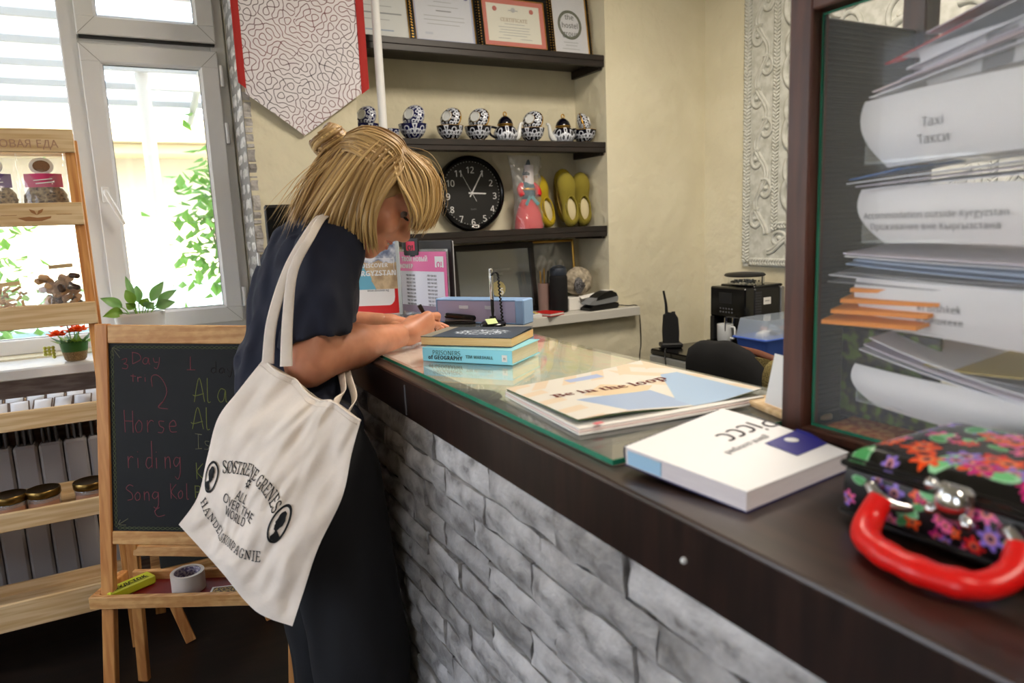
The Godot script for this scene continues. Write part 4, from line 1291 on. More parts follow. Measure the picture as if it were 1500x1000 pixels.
func doll() -> void:
	var o := thing("costume_doll", "small doll in red skirt and pointed hat inside a clear plastic bag", "doll", at(Vector3(1.722, 1.348, -3.05)))
	var sk := S()
	lathe(sk, [Vector2(0, 0), Vector2(0.072, 0), Vector2(0.074, 0.012), Vector2(0.066, 0.06), Vector2(0.05, 0.11), Vector2(0.028, 0.145)], 24, Transform3D(), 0.75)
	obj("skirt", sk, mat("skirt_red", Color(0.80, 0.07, 0.13), 0.7), o)
	var ve := S()
	lathe(ve, [Vector2(0.03, 0.138), Vector2(0.037, 0.15), Vector2(0.034, 0.18), Vector2(0.036, 0.205), Vector2(0.022, 0.222), Vector2(0.012, 0.226)], 20, Transform3D(), 0.8)
	obj("vest", ve, mat("vest_teal", Color(0.13, 0.33, 0.40), 0.6), o)
	for sg in [-1, 1]:
		var a := S()
		tube(a, spline([Vector3(sg * 0.03, 0.212, 0), Vector3(sg * 0.05, 0.185, 0.012), Vector3(sg * 0.044, 0.155, 0.026)], 6), [0.012, 0.013, 0.0135, 0.014, 0.015, 0.016, 0.013], 8)
		obj("sleeve", a, M.skirt_red, o)
		var tr := S()
		slab(tr, 3, 4, func(u, v): return Vector3(sg * (0.004 + 0.030 * v), 0.152 - 0.04 * v, 0.031 + 0.012 * v) + Vector3(0.012 * (u - 0.5), 0.010 * (u - 0.5) * sg, 0), Vector3(0, 0, -0.0015))
		obj("apron_trim", tr, mat("trim_aqua", Color(0.30, 0.55, 0.58), 0.6), o)
	var bt := S()
	lathe(bt, [Vector2(0.0355, 0.182), Vector2(0.038, 0.186), Vector2(0.0365, 0.192)], 20, Transform3D(), 0.8)
	obj("belt", bt, M.gold, o)
	var hd := S()
	ball(hd, Transform3D(Basis().scaled(Vector3(0.022, 0.025, 0.022)), Vector3(0, 0.245, 0)), 16, 10)
	obj("head", hd, mat("doll_skin", Color(0.72, 0.52, 0.42), 0.6), o)
	var ht := S()
	lathe(ht, [Vector2(0.024, 0.252), Vector2(0.025, 0.262), Vector2(0.017, 0.29), Vector2(0.006, 0.325), Vector2(0, 0.33)], 18, Transform3D(Basis(Vector3(0, 0, 1), -0.12), Vector3(-0.03, 0, 0)))
	obj("hat", ht, mat("hat_teal", Color(0.10, 0.20, 0.25), 0.6), o)
	var vl := S()
	slab(vl, 4, 8, func(u, v): return Vector3(-0.02 + 0.05 * u, 0.30 - 0.09 * v, 0.010 + 0.016 * sin(u * PI)), Vector3(0, 0, -0.001))
	obj("veil", vl, mat("veil_white", Color(0.85, 0.82, 0.83), 0.8), o)
	# the bag: a crumpled clear sleeve, wider and ragged at its open top
	var nz := FastNoiseLite.new()
	nz.frequency = 14.0
	var bg := S()
	grid(bg, 28, 18, func(u, v):
		var a: float = u * TAU
		var w: float = 0.080 + 0.012 * v - 0.03 * sin(v * PI) * 0.6
		var n := nz.get_noise_3d(cos(a), v * 3.0, sin(a))
		return Vector3(cos(a) * (w + n * 0.012) - 0.012 * v, -0.0 + v * 0.345 + n * 0.008 * v, sin(a) * (w * (0.8 - 0.62 * v * v)) + n * 0.012))
	obj("plastic_bag", bg, M.clear_bag, o)

func slippers() -> void:
	# felt slippers set upright on their heels, soles to the wall
	var out := [[Vector3(0, 0.055, 0), Basis(), Vector3(0.043, 0.056, 0.034)], [Vector3(0, 0.15, -0.004), Basis(), Vector3(0.040, 0.09, 0.028)], [Vector3(0, 0.205, 0.004), Basis(), Vector3(0.046, 0.062, 0.036)], [Vector3(0, 0.085, 0.03), Basis(), Vector3(0.029, 0.062, 0.034), {"cut": true}]]
	var b := S()
	blob(b, out, 0.006, 0.008)
	var fb := S()
	blob(fb, [[Vector3(0, 0.085, 0.003), Basis(), Vector3(0.034, 0.064, 0.02)]], 0.006, 0.004)
	var rim := S()
	tube(rim, range(25).map(func(i): return Vector3(cos(TAU * i / 24) * 0.029, 0.085 + sin(TAU * i / 24) * 0.062, 0.0275 + 0.004 * sin(TAU * i / 24))), 0.0035, 6)
	var so := S()
	prism(so, PackedVector2Array(range(24).map(func(i): return Vector2(cos(TAU * i / 24) * (0.042 + 0.006 * sin(TAU * i / 24)), 0.132 + sin(TAU * i / 24) * 0.13))), 0.006, at(Vector3(0, 0, -0.034)))
	b.generate_normals(); fb.generate_normals(); rim.generate_normals(); so.generate_normals()
	var ms := [b.commit(), fb.commit(), rim.commit(), so.commit()]
	for q in [[Vector3(1.865, 1.350, -3.085), Vector3(-6, 8, 14), Color(0.72, 0.62, 0.10), "bright yellow felt slipper leaning beside the bagged doll"], [Vector3(1.952, 1.349, -3.02), Vector3(-6, -4, 5), Color(0.55, 0.50, 0.17), "olive felt slipper with cream lining, in front of the bright yellow one"],
			[Vector3(2.032, 1.350, -3.03), Vector3(-6, -8, 2), Color(0.52, 0.47, 0.15), "olive felt slipper nearest the niche side wall"], [Vector3(1.985, 1.372, -3.115), Vector3(-4, 0, 3), Color(0.70, 0.60, 0.12), "bright yellow felt slipper standing behind the olive pair"]]:
		var o := thing("felt_slipper", q[3], "slipper", at(q[0], q[1]), "felt slippers on the lowest shelf")
		var fm := mat("felt_" + str(q[2].to_html(false)), q[2], 0.95)
		obj("upper", ms[0], fm, o)
		obj("lining", ms[1], mat("lining_cream", Color(0.82, 0.77, 0.62), 0.95), o)
		obj("binding", ms[2], fm, o)
		obj("sole", ms[3], mat("sole_tan", Color(0.62, 0.52, 0.25), 0.9), o)

# ---------------------------------------------------------------- the desk in the niche
func desk_things() -> void:
	var dk := thing("wall_desk", "white wall desk built into the niche behind the counter", "desk")
	var s := S()
	span(s, Vector3(0.45, 0.895, -2.898), Vector3(2.225, 0.94, -2.835), 0.003)
	span(s, Vector3(0.866, 0.902, -3.168), Vector3(2.083, 0.94, -2.898), 0.001)
	obj("desk_top", s, mat("desk_white", Color(0.78, 0.77, 0.74), 0.5), dk)
	var mo := thing("monitor", "black computer screen half hidden behind the woman's back", "monitor", at(Vector3(0.60, 0.941, -2.70), Vector3(0, -12, 0)))
	obj("back_shell", spanned(Vector3(-0.16, 0.12, -0.02), Vector3(0.16, 0.535, 0.012), 0.006), M.black, mo)
	obj("screen", spanned(Vector3(-0.15, 0.13, 0.0125), Vector3(0.15, 0.525, 0.0135), 0), M.black_gloss, mo)
	obj("stand", spanned(Vector3(-0.03, 0.0, -0.03), Vector3(0.03, 0.2, -0.015)), M.black, mo)
	obj("base", spanned(Vector3(-0.1, 0, -0.12), Vector3(0.1, 0.012, 0.06)), M.black, mo)
	var df := frame_pic("framed_poster", "large dark framed navy poster with a round yellow badge, leaning on the niche wall", "picture frame", at(Vector3(1.555, 0.941, -3.075), Vector3(-7, 0, 0)), 0.452, 0.345, 0.03, M.shelf_wood, printed("poster_navy", noise_tex(0.01, [[0.2, Color(0.05, 0.06, 0.12)], [0.8, Color(0.11, 0.12, 0.20)]], 128), 0.4))
	var bd := S()
	lathe(bd, [Vector2(0, 0.001), Vector2(0.038, 0.001), Vector2(0.038, 0)], 24, look(Vector3(0.012, 0.125, -0.0098), Vector3.RIGHT, Vector3.BACK))
	obj("printed_badge", bd, mat("badge_yellow", Color(0.62, 0.54, 0.16), 0.6), df)
	lettering("5", 0.045, at(Vector3(0.026, 0.110, -0.0085)), M.white, df, "Droid Sans", true)
	lettering("Travellers choice\naward", 0.017, at(Vector3(0.02, 0.218, -0.0095)), M.ink_grey, df)
	var ph := picture(96, 96, func(x, y):
		var p := Vector2(x / 96.0, y / 96.0)
		var c := Color(0.42, 0.37, 0.32).lerp(Color(0.28, 0.25, 0.22), 0.5 + 0.5 * sin(p.x * 9 + p.y * 4))
		for k in [Vector3(0.25, 0.35, 0.13), Vector3(0.46, 0.42, 0.12), Vector3(0.30, 0.6, 0.14), Vector3(0.68, 0.4, 0.10)]:
			if Vector2(p.x - k.x, (p.y - k.y) * 0.8).length() < k.z: c = Color(0.72, 0.68, 0.64).lerp(Color(0.5, 0.45, 0.4), 0.5 + 0.5 * sin(x * 0.5 + y * 0.3))
		if p.y > 0.8: c = Color(0.32, 0.36, 0.26)
		return c)
	frame_pic("framed_photograph", "gold framed brown photograph standing behind the black flask", "picture frame", at(Vector3(1.905, 0.941, -3.115), Vector3(-5, 0, 0)), 0.27, 0.345, 0.012, M.gold, printed("photo_brown", ph, 0.4))
	var fl := thing("flask", "matt black drinking flask with grey lid on the white desk", "flask", at(Vector3(1.812, 0.941, -2.94)))
	var a := S()
	lathe(a, [Vector2(0, 0), Vector2(0.041, 0), Vector2(0.044, 0.004), Vector2(0.044, 0.165), Vector2(0.042, 0.175), Vector2(0.036, 0.182)], 28, Transform3D())
	obj("body", a, M.black_soft, fl)
	var b := S()
	lathe(b, [Vector2(0.040, 0.180), Vector2(0.0415, 0.184), Vector2(0.0415, 0.205), Vector2(0.038, 0.214), Vector2(0.03, 0.216), Vector2(0, 0.216)], 28, Transform3D())
	obj("lid", b, mat("lid_slate", Color(0.16, 0.19, 0.24), 0.5), fl)
	var lp := S()
	tube(lp, spline([Vector3(-0.03, 0.208, 0.02), Vector3(-0.045, 0.22, 0.02), Vector3(0.0, 0.226, 0.02), Vector3(0.03, 0.212, 0.02)], 8), 0.004, 6)
	obj("carry_loop", lp, M.lid_slate, fl)
	var pc := thing("pencil_cup", "small dusty pink cup of gold pens left of the flask", "pen cup", at(Vector3(1.772, 0.941, -3.01)))
	var c := S()
	lathe(c, [Vector2(0, 0), Vector2(0.03, 0), Vector2(0.032, 0.14), Vector2(0.029, 0.14), Vector2(0.027, 0.004), Vector2(0, 0.004)], 20, Transform3D())
	obj("cup", c, mat("cup_pink", Color(0.55, 0.45, 0.42), 0.7), pc)
	for i in 3:
		var d := S()
		tube(d, [Vector3(-0.012 + i * 0.012, 0.005, 0.004 * i), Vector3(-0.02 + i * 0.018, 0.20 + 0.012 * (i % 2), 0.008 * i)], 0.0035, 6)
		obj("pen", d, M.gold if i < 2 else M.black, pc)
	var nz := FastNoiseLite.new()
	nz.frequency = 9.0
	var sc := thing("stone_ornament", "round cream stone ornament with dark patches, resting behind the card terminal", "ornament", at(Vector3(1.965, 1.005, -3.0)))
	var e := S()
	grid(e, 26, 16, func(u, v):
		var th: float = u * TAU; var p: float = (v - 0.5) * PI
		var n := nz.get_noise_3d(cos(th) * cos(p), sin(p), sin(th) * cos(p))
		return Vector3(cos(th) * cos(p) * (0.078 + 0.01 * n), 0.072 + sin(p) * (0.07 + 0.012 * n), sin(th) * cos(p) * (0.05 + 0.01 * n)))
	obj("stone", e, grained("stone_cream", Color(0.50, 0.46, 0.40), Color(0.80, 0.75, 0.66), 0.8, Vector3.ONE * 5, 0.02, 4), sc)
	var pt := S()
	grid(pt, 14, 10, func(u, v):
		var n := nz.get_noise_2d(u * 2.0, v * 2.0)
		var a2: float = u * TAU
		return Vector3(-0.022 + cos(a2) * v * (0.033 + 0.012 * n), 0.055 + sin(a2) * v * (0.04 + 0.01 * n), 0.0555 - 0.010 * v * v))
	obj("dark_patch", pt, grained("patch_dark", Color(0.12, 0.11, 0.11), Color(0.5, 0.5, 0.52), 0.4, Vector3.ONE * 12, 0.03, 3), sc)
	var bx1 := thing("receipt_box", "white paper box with an open flap beside the flask", "box", at(Vector3(1.945, 0.941, -2.99)))
	obj("body", spanned(Vector3(-0.075, 0, -0.05), Vector3(0.075, 0.062, 0.05), 0.002), M.paper, bx1)
	var fp := S()
	bx(fp, at(Vector3(0.03, 0.066, 0.062), Vector3(20, 0, 8)), Vector3(0.09, 0.002, 0.03), 0)
	obj("flap", fp, M.paper, bx1)
	lettering("Thank you", 0.014, at(Vector3(0.01, 0.04, 0.0505)), M.ink_grey, bx1)
	var ps := thing("card_terminal", "grey and black card payment terminal at the desk's right end", "card terminal", at(Vector3(2.02, 0.941, -2.895), Vector3(0, 8, 0)))
	var pf := S()
	prism(pf, PackedVector2Array([Vector2(-0.095, 0.0), Vector2(0.085, 0.0), Vector2(0.095, 0.012), Vector2(0.09, 0.026), Vector2(-0.07, 0.024), Vector2(-0.098, 0.012)]), 0.075, at(Vector3(0, 0, -0.035)))
	obj("cradle", pf, M.black, ps)
	var pg := S()
	prism(pg, PackedVector2Array([Vector2(-0.10, 0.032), Vector2(-0.07, 0.026), Vector2(0.088, 0.03), Vector2(0.095, 0.05), Vector2(0.082, 0.075), Vector2(0.05, 0.088), Vector2(0.0, 0.078), Vector2(-0.075, 0.048)]), 0.066, at(Vector3(0, 0, -0.03)))
	obj("body", pg, mat("terminal_grey", Color(0.50, 0.51, 0.52), 0.5), ps)
	var ph2 := S()
	prism(ph2, PackedVector2Array([Vector2(-0.055, 0.046), Vector2(0.06, 0.056), Vector2(0.09, 0.060), Vector2(0.078, 0.076), Vector2(0.048, 0.0895), Vector2(0.0, 0.08), Vector2(-0.045, 0.061)]), 0.0675, at(Vector3(0, 0, -0.031)))
	obj("keypad_face", ph2, M.black, ps)
	obj("receipt", box(Vector3(0.055, 0.089, 0.0), Vector3(0.05, 0.002, 0.05), 0), M.paper, ps)
	var ca := S()
	tube(ca, spline([Vector3(2.11, 0.955, -2.91), Vector3(2.17, 0.946, -2.87), Vector3(2.215, 0.945, -2.86), Vector3(2.238, 0.925, -2.87), Vector3(2.262, 0.86, -2.885), Vector3(2.27, 0.74, -2.89), Vector3(2.262, 0.64, -2.893), Vector3(2.268, 0.3, -2.893)], 40), 0.0028, 6)
	tag(obj("power_cord", ca, M.black), "thin black cord dropping from the desk end down the wall", "cord")
	var cl := thing("calculator", "white desk calculator with dark display lying beside the flask", "calculator", at(Vector3(1.585, 0.941, -2.90), Vector3(0, 12, 0)))
	var w := S()
	prism(w, PackedVector2Array([Vector2(-0.07, 0.0), Vector2(0.07, 0.0), Vector2(0.07, 0.012), Vector2(-0.07, 0.034)]), 0.12, look(Vector3(-0.06, 0, 0), Vector3.BACK, Vector3.UP) * Transform3D(Basis(), Vector3(0, 0, -0.12)))
	obj("body", w, M.white, cl)
	var tilt := Vector3(rad_to_deg(atan2(0.022, 0.14)), 0, 0)
	obj("display", _tilted(Vector3(0, 0.0300, -0.045), tilt, Vector3(0.10, 0.002, 0.028)), M.black_gloss, cl)
	for r in 4:
		for k in 5:
			obj("key", _tilted(Vector3(-0.044 + k * 0.022, 0.0266 - 0.0034 * r, -0.016 + r * 0.021), tilt, Vector3(0.017, 0.004, 0.015)), [mat("key_blue", Color(0.25, 0.32, 0.55), 0.5), M.key_blue if k < 4 else mat("key_yellow", Color(0.75, 0.68, 0.3), 0.5)][1], cl)
	var rb := thing("red_booklet", "red booklet lying between the calculator and the flask", "booklet", at(Vector3(1.715, 0.941, -2.885), Vector3(0, 20, 0)))
	obj("cover", spanned(Vector3(-0.05, 0.012, -0.06), Vector3(0.05, 0.0145, 0.06)), M.red, rb)
	obj("pages", spanned(Vector3(-0.048, 0.002, -0.058), Vector3(0.048, 0.012, 0.058)), M.paper, rb)
	obj("back_cover", spanned(Vector3(-0.05, 0.0, -0.06), Vector3(0.05, 0.002, 0.06)), M.red, rb)
	var tp := thing("tape_dispenser", "small white tape dispenser left of the calculator", "tape dispenser", at(Vector3(1.475, 0.941, -2.92)))
	var td := S()
	prism(td, PackedVector2Array([Vector2(-0.06, 0), Vector2(0.06, 0), Vector2(0.06, 0.02), Vector2(0.045, 0.05), Vector2(0.0, 0.058), Vector2(-0.05, 0.05)]), 0.04, Transform3D())
	obj("body", td, M.white, tp)
	obj("tab", spanned(Vector3(-0.06, 0.05, 0.0), Vector3(-0.03, 0.062, 0.035)), M.red, tp)
	# teal bag on the staff worktop behind the counter
	var sw := thing("staff_worktop", "low staff worktop behind the reception counter", "worktop")
	obj("top", spanned(Vector3(0.846, 0.90, -2.2), Vector3(1.24, 0.93, -0.6)), M.wenge_top, sw)
	obj("side_panel", spanned(Vector3(0.846, 0.0, -2.2), Vector3(1.2, 0.90, -2.17)), M.wenge, sw)
	obj("side_panel", spanned(Vector3(0.846, 0.0, -0.63), Vector3(1.2, 0.90, -0.6)), M.wenge, sw)
	var tb := S()
	blob(tb, [[Vector3(1.08, 0.962, -1.66), Vector3(1.17, 0.958, -1.59), 0.036, 0.026], [Vector3(1.05, 0.985, -1.70), Vector3(1.09, 0.975, -1.63), 0.022, 0.026]], 0.008, 0.01, 0.012, 30.0)
	var tbo := thing("plastic_bag", "crumpled teal plastic bag just beyond the counter's rear edge", "bag")
	obj("bag", tb, mat("teal_plastic", Color(0.18, 0.58, 0.50), 0.35), tbo)
	var tw := S()
	blob(tw, [[Vector3(1.18, 0.957, -1.555), Vector3(1.215, 0.955, -1.53), 0.024, 0.02]], 0.007, 0.01, 0.012, 40.0)
	obj("white_corner", tw, M.white, tbo)

func _tilted(p: Vector3, r: Vector3, size: Vector3) -> SurfaceTool:
	var s := S()
	bx(s, at(p, r), size, 0.0008)
	return s

# ---------------------------------------------------------------- the far corner
func corner_things() -> void:
	var tb := thing("corner_cabinet", "low black cabinet with a silver edge strip in the room corner", "cabinet")
	obj("top", spanned(Vector3(2.07, 0.752, -2.57), Vector3(2.70, 0.78, -1.66), 0.006), M.black_gloss, tb)
	obj("body", spanned(Vector3(2.10, 0.0, -2.55), Vector3(2.70, 0.705, -1.68)), M.black, tb)
	obj("edge_strip", spanned(Vector3(2.062, 0.708, -2.565), Vector3(2.70, 0.752, -1.66), 0.004), mat("strip_silver", Color(0.62, 0.63, 0.63), 0.35, {"metallic": 0.5}), tb)
	var wt := thing("walkie_talkie", "black handheld radio with stubby antenna standing on the corner cabinet", "radio", at(Vector3(2.16, 0.781, -2.53), Vector3(0, -30, 0)))
	var a := S()
	prism(a, PackedVector2Array([Vector2(-0.034, 0.0), Vector2(0.034, 0.0), Vector2(0.036, 0.06), Vector2(0.031, 0.125), Vector2(0.018, 0.145), Vector2(-0.012, 0.150), Vector2(-0.032, 0.138), Vector2(-0.037, 0.06)]), 0.036, at(Vector3(0, 0.012, -0.018)))
	obj("body", a, M.black_soft, wt)
	obj("charger", spanned(Vector3(-0.05, 0, -0.035), Vector3(0.05, 0.022, 0.035), 0.005), M.black, wt)
	var b := S()
	tube(b, [Vector3(-0.018, 0.15, 0), Vector3(-0.021, 0.20, 0), Vector3(-0.032, 0.262, 0)], [0.008, 0.006, 0.005], 8)
	obj("antenna", b, M.black, wt)
	var c := S()
	lathe(c, [Vector2(0.009, 0.14), Vector2(0.009, 0.165), Vector2(0, 0.166)], 12, at(Vector3(0.012, 0, 0)))
	obj("knob", c, M.black, wt)
	var cc := S()
	tube(cc, spline([Vector3(2.10, 0.785, -2.49), Vector3(2.058, 0.785, -2.45), Vector3(2.055, 0.70, -2.44), Vector3(2.07, 0.5, -2.45)], 14), 0.003, 6)
	obj("cord", cc, M.black, wt).transform = wt.transform.affine_inverse()
	var cm := thing("coffee_machine", "black bean-to-cup coffee machine with a bean hopper on top", "coffee machine", at(Vector3(2.52, 0.781, -2.42)))
	# local: front at x = -0.12, near side at z = 0.11
	obj("body", spanned(Vector3(-0.06, 0.0, -0.11), Vector3(0.105, 0.262, 0.11), 0.008), M.black, cm)
	obj("front_head", spanned(Vector3(-0.12, 0.125, -0.11), Vector3(-0.06, 0.265, 0.11), 0.006), M.black_gloss, cm)
	obj("front_post", spanned(Vector3(-0.12, 0.0, -0.11), Vector3(-0.06, 0.125, -0.085), 0.003), M.black, cm)
	obj("front_post", spanned(Vector3(-0.12, 0.0, 0.085), Vector3(-0.06, 0.125, 0.11), 0.003), M.black, cm)
	obj("drip_tray", spanned(Vector3(-0.165, 0.0, -0.09), Vector3(-0.06, 0.016, 0.09), 0.004), M.black_gloss, cm)
	obj("display", spanned(Vector3(-0.1215, 0.19, -0.05), Vector3(-0.12, 0.24, 0.03), 0), M.ink, cm)
	for k in 2:
		for i in 5:
			obj("button", box(Vector3(-0.121, 0.150 + 0.016 * k, -0.04 + i * 0.018), Vector3(0.003, 0.007, 0.010), 0.001), mat("button_grey", Color(0.3, 0.3, 0.32), 0.4), cm)
	for z in [-0.022, 0.022]:
		var s := S()
		tube(s, [Vector3(-0.10, 0.13, z), Vector3(-0.10, 0.095, z)], 0.007, 10)
		obj("spout", s, M.chrome, cm)
	var gr := S()
	for i in 9:
		for k in 4:
			bx(gr, at(Vector3(-0.052 + k * 0.010, 0.14 + i * 0.0125, 0.1105)), Vector3(0.007, 0.008, 0.0012), 0)
	obj("vent_grille", gr, mat("grille_grey", Color(0.20, 0.20, 0.23), 0.3), cm)
	obj("sticker", box(Vector3(0.018, 0.2, 0.1105), Vector3(0.046, 0.032, 0.001), 0), M.paper, cm)
	lettering("SERVICE", 0.008, at(Vector3(0.018, 0.2, 0.1113)), M.ink_grey, cm)
	obj("rear_trim", spanned(Vector3(0.105, 0.0, -0.11), Vector3(0.13, 0.258, 0.112), 0.004), M.steel, cm)
	obj("top_plate", spanned(Vector3(-0.06, 0.26, -0.105), Vector3(0.125, 0.272, 0.105), 0.005), M.black_gloss, cm)
	var hp := S()
	lathe(hp, [Vector2(0.072, 0.272), Vector2(0.075, 0.276), Vector2(0.08, 0.31)], 28, at(Vector3(-0.01, 0, 0)))
	obj("bean_hopper", hp, M.glass, cm)
	var bn := S()
	for i in 60:
		var r := sqrt(rng.randf()) * 0.064
		var an := rng.randf() * TAU
		ball(bn, Transform3D(Basis.from_euler(Vector3(rng.randf() * 3, rng.randf() * 3, 0)).scaled_local(Vector3(0.007, 0.0045, 0.0045)), Vector3(-0.01 + cos(an) * r, 0.279 + rng.randf() * 0.012, sin(an) * r)), 6, 4)
	obj("coffee_beans", bn, mat("bean", Color(0.10, 0.06, 0.04), 0.4), cm).set_meta("kind", "stuff")
	var ld := S()
	lathe(ld, [Vector2(0, 0.310), Vector2(0.088, 0.310), Vector2(0.094, 0.315), Vector2(0.086, 0.323), Vector2(0.03, 0.328), Vector2(0, 0.328)], 32, at(Vector3(-0.01, 0, 0)))
	obj("hopper_lid", ld, M.black, cm)
	obj("hopper_latch", spanned(Vector3(0.03, 0.272, 0.062), Vector3(0.045, 0.312, 0.07), 0.002), M.chrome, cm)
	var mg := thing("coffee_mug", "white mug with a spoon under the coffee machine's spouts", "mug", at(Vector3(2.395, 0.798, -2.425)))
	var m := S()
	lathe(m, [Vector2(0, 0), Vector2(0.033, 0), Vector2(0.036, 0.004), Vector2(0.037, 0.078), Vector2(0.034, 0.079), Vector2(0.033, 0.006), Vector2(0, 0.005)], 24, Transform3D())
	obj("cup", m, M.porcelain, mg)
	var mh := S()
	tube(mh, spline([Vector3(0, 0.066, 0.034), Vector3(0, 0.066, 0.058), Vector3(0, 0.02, 0.058), Vector3(0, 0.016, 0.035)], 10), 0.005, 8)
	obj("handle", mh, M.porcelain, mg)
	var sp := S()
	tube(sp, [Vector3(-0.02, 0.01, 0.02), Vector3(-0.03, 0.115, 0.03)], [0.003, 0.004], 6)
	obj("spoon", sp, M.chrome, mg)
	# storage box with clear lid
	var sb := thing("storage_box", "blue plastic storage box with clear domed lid on the corner cabinet", "storage box", at(Vector3(2.245, 0.781, -2.05)))
	var lw := S()
	for q in [[0.0, 0.02, 0.078, 0.0]]:
		grid(lw, 4, 1, func(u, v): return Vector3.ZERO)
	var l2 := S()
	box_shell(l2, Vector3(0.155, 0, -0.085), Vector2(0.28, 0.155), Vector2(0.31, 0.175), 0.0, 0.075)
	obj("tub", l2, mat("tub_blue", Color(0.25, 0.38, 0.72), 0.4), sb)
	obj("rim", spanned(Vector3(-0.006, 0.072, -0.178), Vector3(0.316, 0.082, 0.008), 0.003), M.tub_blue, sb)
	var l3 := S()
	box_shell(l3, Vector3(0.155, 0, -0.085), Vector2(0.312, 0.178), Vector2(0.285, 0.155), 0.082, 0.158)
	obj("clear_lid", l3, mat("lid_clear", Color(0.80, 0.86, 0.92, 0.35), 0.15, {"transparency": BaseMaterial3D.TRANSPARENCY_ALPHA}), sb)
	for i in 7:
		var it := S()
		bx(it, at(Vector3(0.05 + 0.036 * i, 0.095 + 0.008 * (i % 3), -0.06 - 0.03 * (i % 2)), Vector3(15 * (i % 3), 40 * i, 10)), Vector3(0.05, 0.02, 0.03), 0.002)
		obj("packet", it, [M.paper, mat("packet_rose", Color(0.62, 0.45, 0.48), 0.6), mat("packet_blue", Color(0.55, 0.62, 0.72), 0.6)][i % 3], sb)
	# office chair with a black jacket over its back
	var ch := thing("office_chair", "staff chair with woven back edge and brown frame behind the counter", "chair", at(Vector3(1.80, 0, -1.80)))
	var bf := S()
	tube(bf, spline([Vector3(0, 0.45, -0.20), Vector3(0.01, 0.70, -0.215), Vector3(0.02, 0.87, -0.20), Vector3(0.02, 0.905, -0.14), Vector3(0.02, 0.912, 0.0), Vector3(0.02, 0.905, 0.14), Vector3(0.02, 0.87, 0.20), Vector3(0.01, 0.70, 0.215), Vector3(0, 0.45, 0.20)], 40), 0.014, 8)
	obj("back_frame", bf, mat("chair_brown", Color(0.38, 0.20, 0.11), 0.5), ch)
	var wb := S()
	slab(wb, 14, 14, func(u, v): return Vector3(0.012 - 0.02 * sin(u * PI), 0.50 + 0.40 * v, (u - 0.5) * 0.41), Vector3(0.012, 0, 0))
	var wm := grained("woven", Color(0.35, 0.30, 0.16), Color(0.58, 0.52, 0.32), 0.8, Vector3.ONE * 6, 0.09, 2)
	obj("woven_back", wb, wm, ch)
	var er := S()
	ball(er, Transform3D(Basis().scaled(Vector3(0.03, 0.075, 0.05)), Vector3(-0.005, 0.83, 0.205)), 16, 10)
	obj("padded_edge", er, wm, ch)
	obj("seat", spanned(Vector3(-0.44, 0.42, -0.21), Vector3(0.0, 0.48, 0.21), 0.02), wm, ch)
	for q in [[-0.40, -0.18], [-0.40, 0.18], [-0.02, -0.18], [-0.02, 0.18]]:
		var g := S()
		tube(g, [Vector3(q[0], 0, q[1]), Vector3(q[0], 0.43, q[1])], 0.016, 8)
		obj("leg", g, M.chair_brown, ch)
	var ar := S()
	tube(ar, spline([Vector3(0.0, 0.86, 0.235), Vector3(-0.03, 0.88, 0.262), Vector3(-0.10, 0.80, 0.27), Vector3(-0.22, 0.69, 0.26), Vector3(-0.36, 0.66, 0.25), Vector3(-0.40, 0.46, 0.21)], 24), 0.017, 8)
	obj("arm_rail", ar, M.chair_brown, ch)
	var jk := S()
	slab(jk, 22, 18, func(u, v):
		var z: float = lerpf(-0.195, 0.185, u)
		var drop: float = (v - 0.5) * 1.0
		var top := 0.935 - 0.05 * pow(absf(u - 0.42) * 2.0, 2.5) + 0.004 * sin(u * 17.0)
		if u > 0.75: top -= (u - 0.75) * 0.10
		var side := clampf(drop * 12.0, -1.0, 1.0)
		return Vector3(0.012 + side * 0.040 + 0.012 * sin(u * 11.0 + v * 3.0) * absf(drop), top - maxf(absf(drop) - 0.04, 0.0) * 0.75, z), Vector3(0, -0.004, 0))
	tag(obj("jacket", jk, mat("jacket_black", Color(0.02, 0.022, 0.03), 0.95)), "black jacket draped over the back of the staff chair", "jacket").transform = ch.transform
	ornament()

func box_shell(s: SurfaceTool, c: Vector3, low: Vector2, high: Vector2, y0: float, y1: float) -> void:
	# an open tub or lid: a rounded rectangle lofted from low to high, closed at the smaller end
	var rings: Array = []
	for q in [[low, y0], [low.lerp(high, 0.12), lerpf(y0, y1, 0.06)], [low.lerp(high, 0.9), lerpf(y0, y1, 0.94)], [high, y1]]:
		var p := rounded(q[0].x, q[0].y, 0.022)
		rings.append(Array(p).map(func(v): return c + Vector3(v.x, q[1], v.y)))
	s.set_smooth_group(1)
	for i in 3:
		for k in rings[0].size():
			var k2: int = (k + 1) % rings[0].size()
			face(s, [rings[i][k], rings[i][k2], rings[i + 1][k2], rings[i + 1][k]], rings[i][k] - c - Vector3(0, rings[i][k].y, 0))
	s.set_smooth_group(-1)
	face(s, rings[0] if low.x < high.x else rings[3], Vector3.DOWN if low.x < high.x else Vector3.UP)

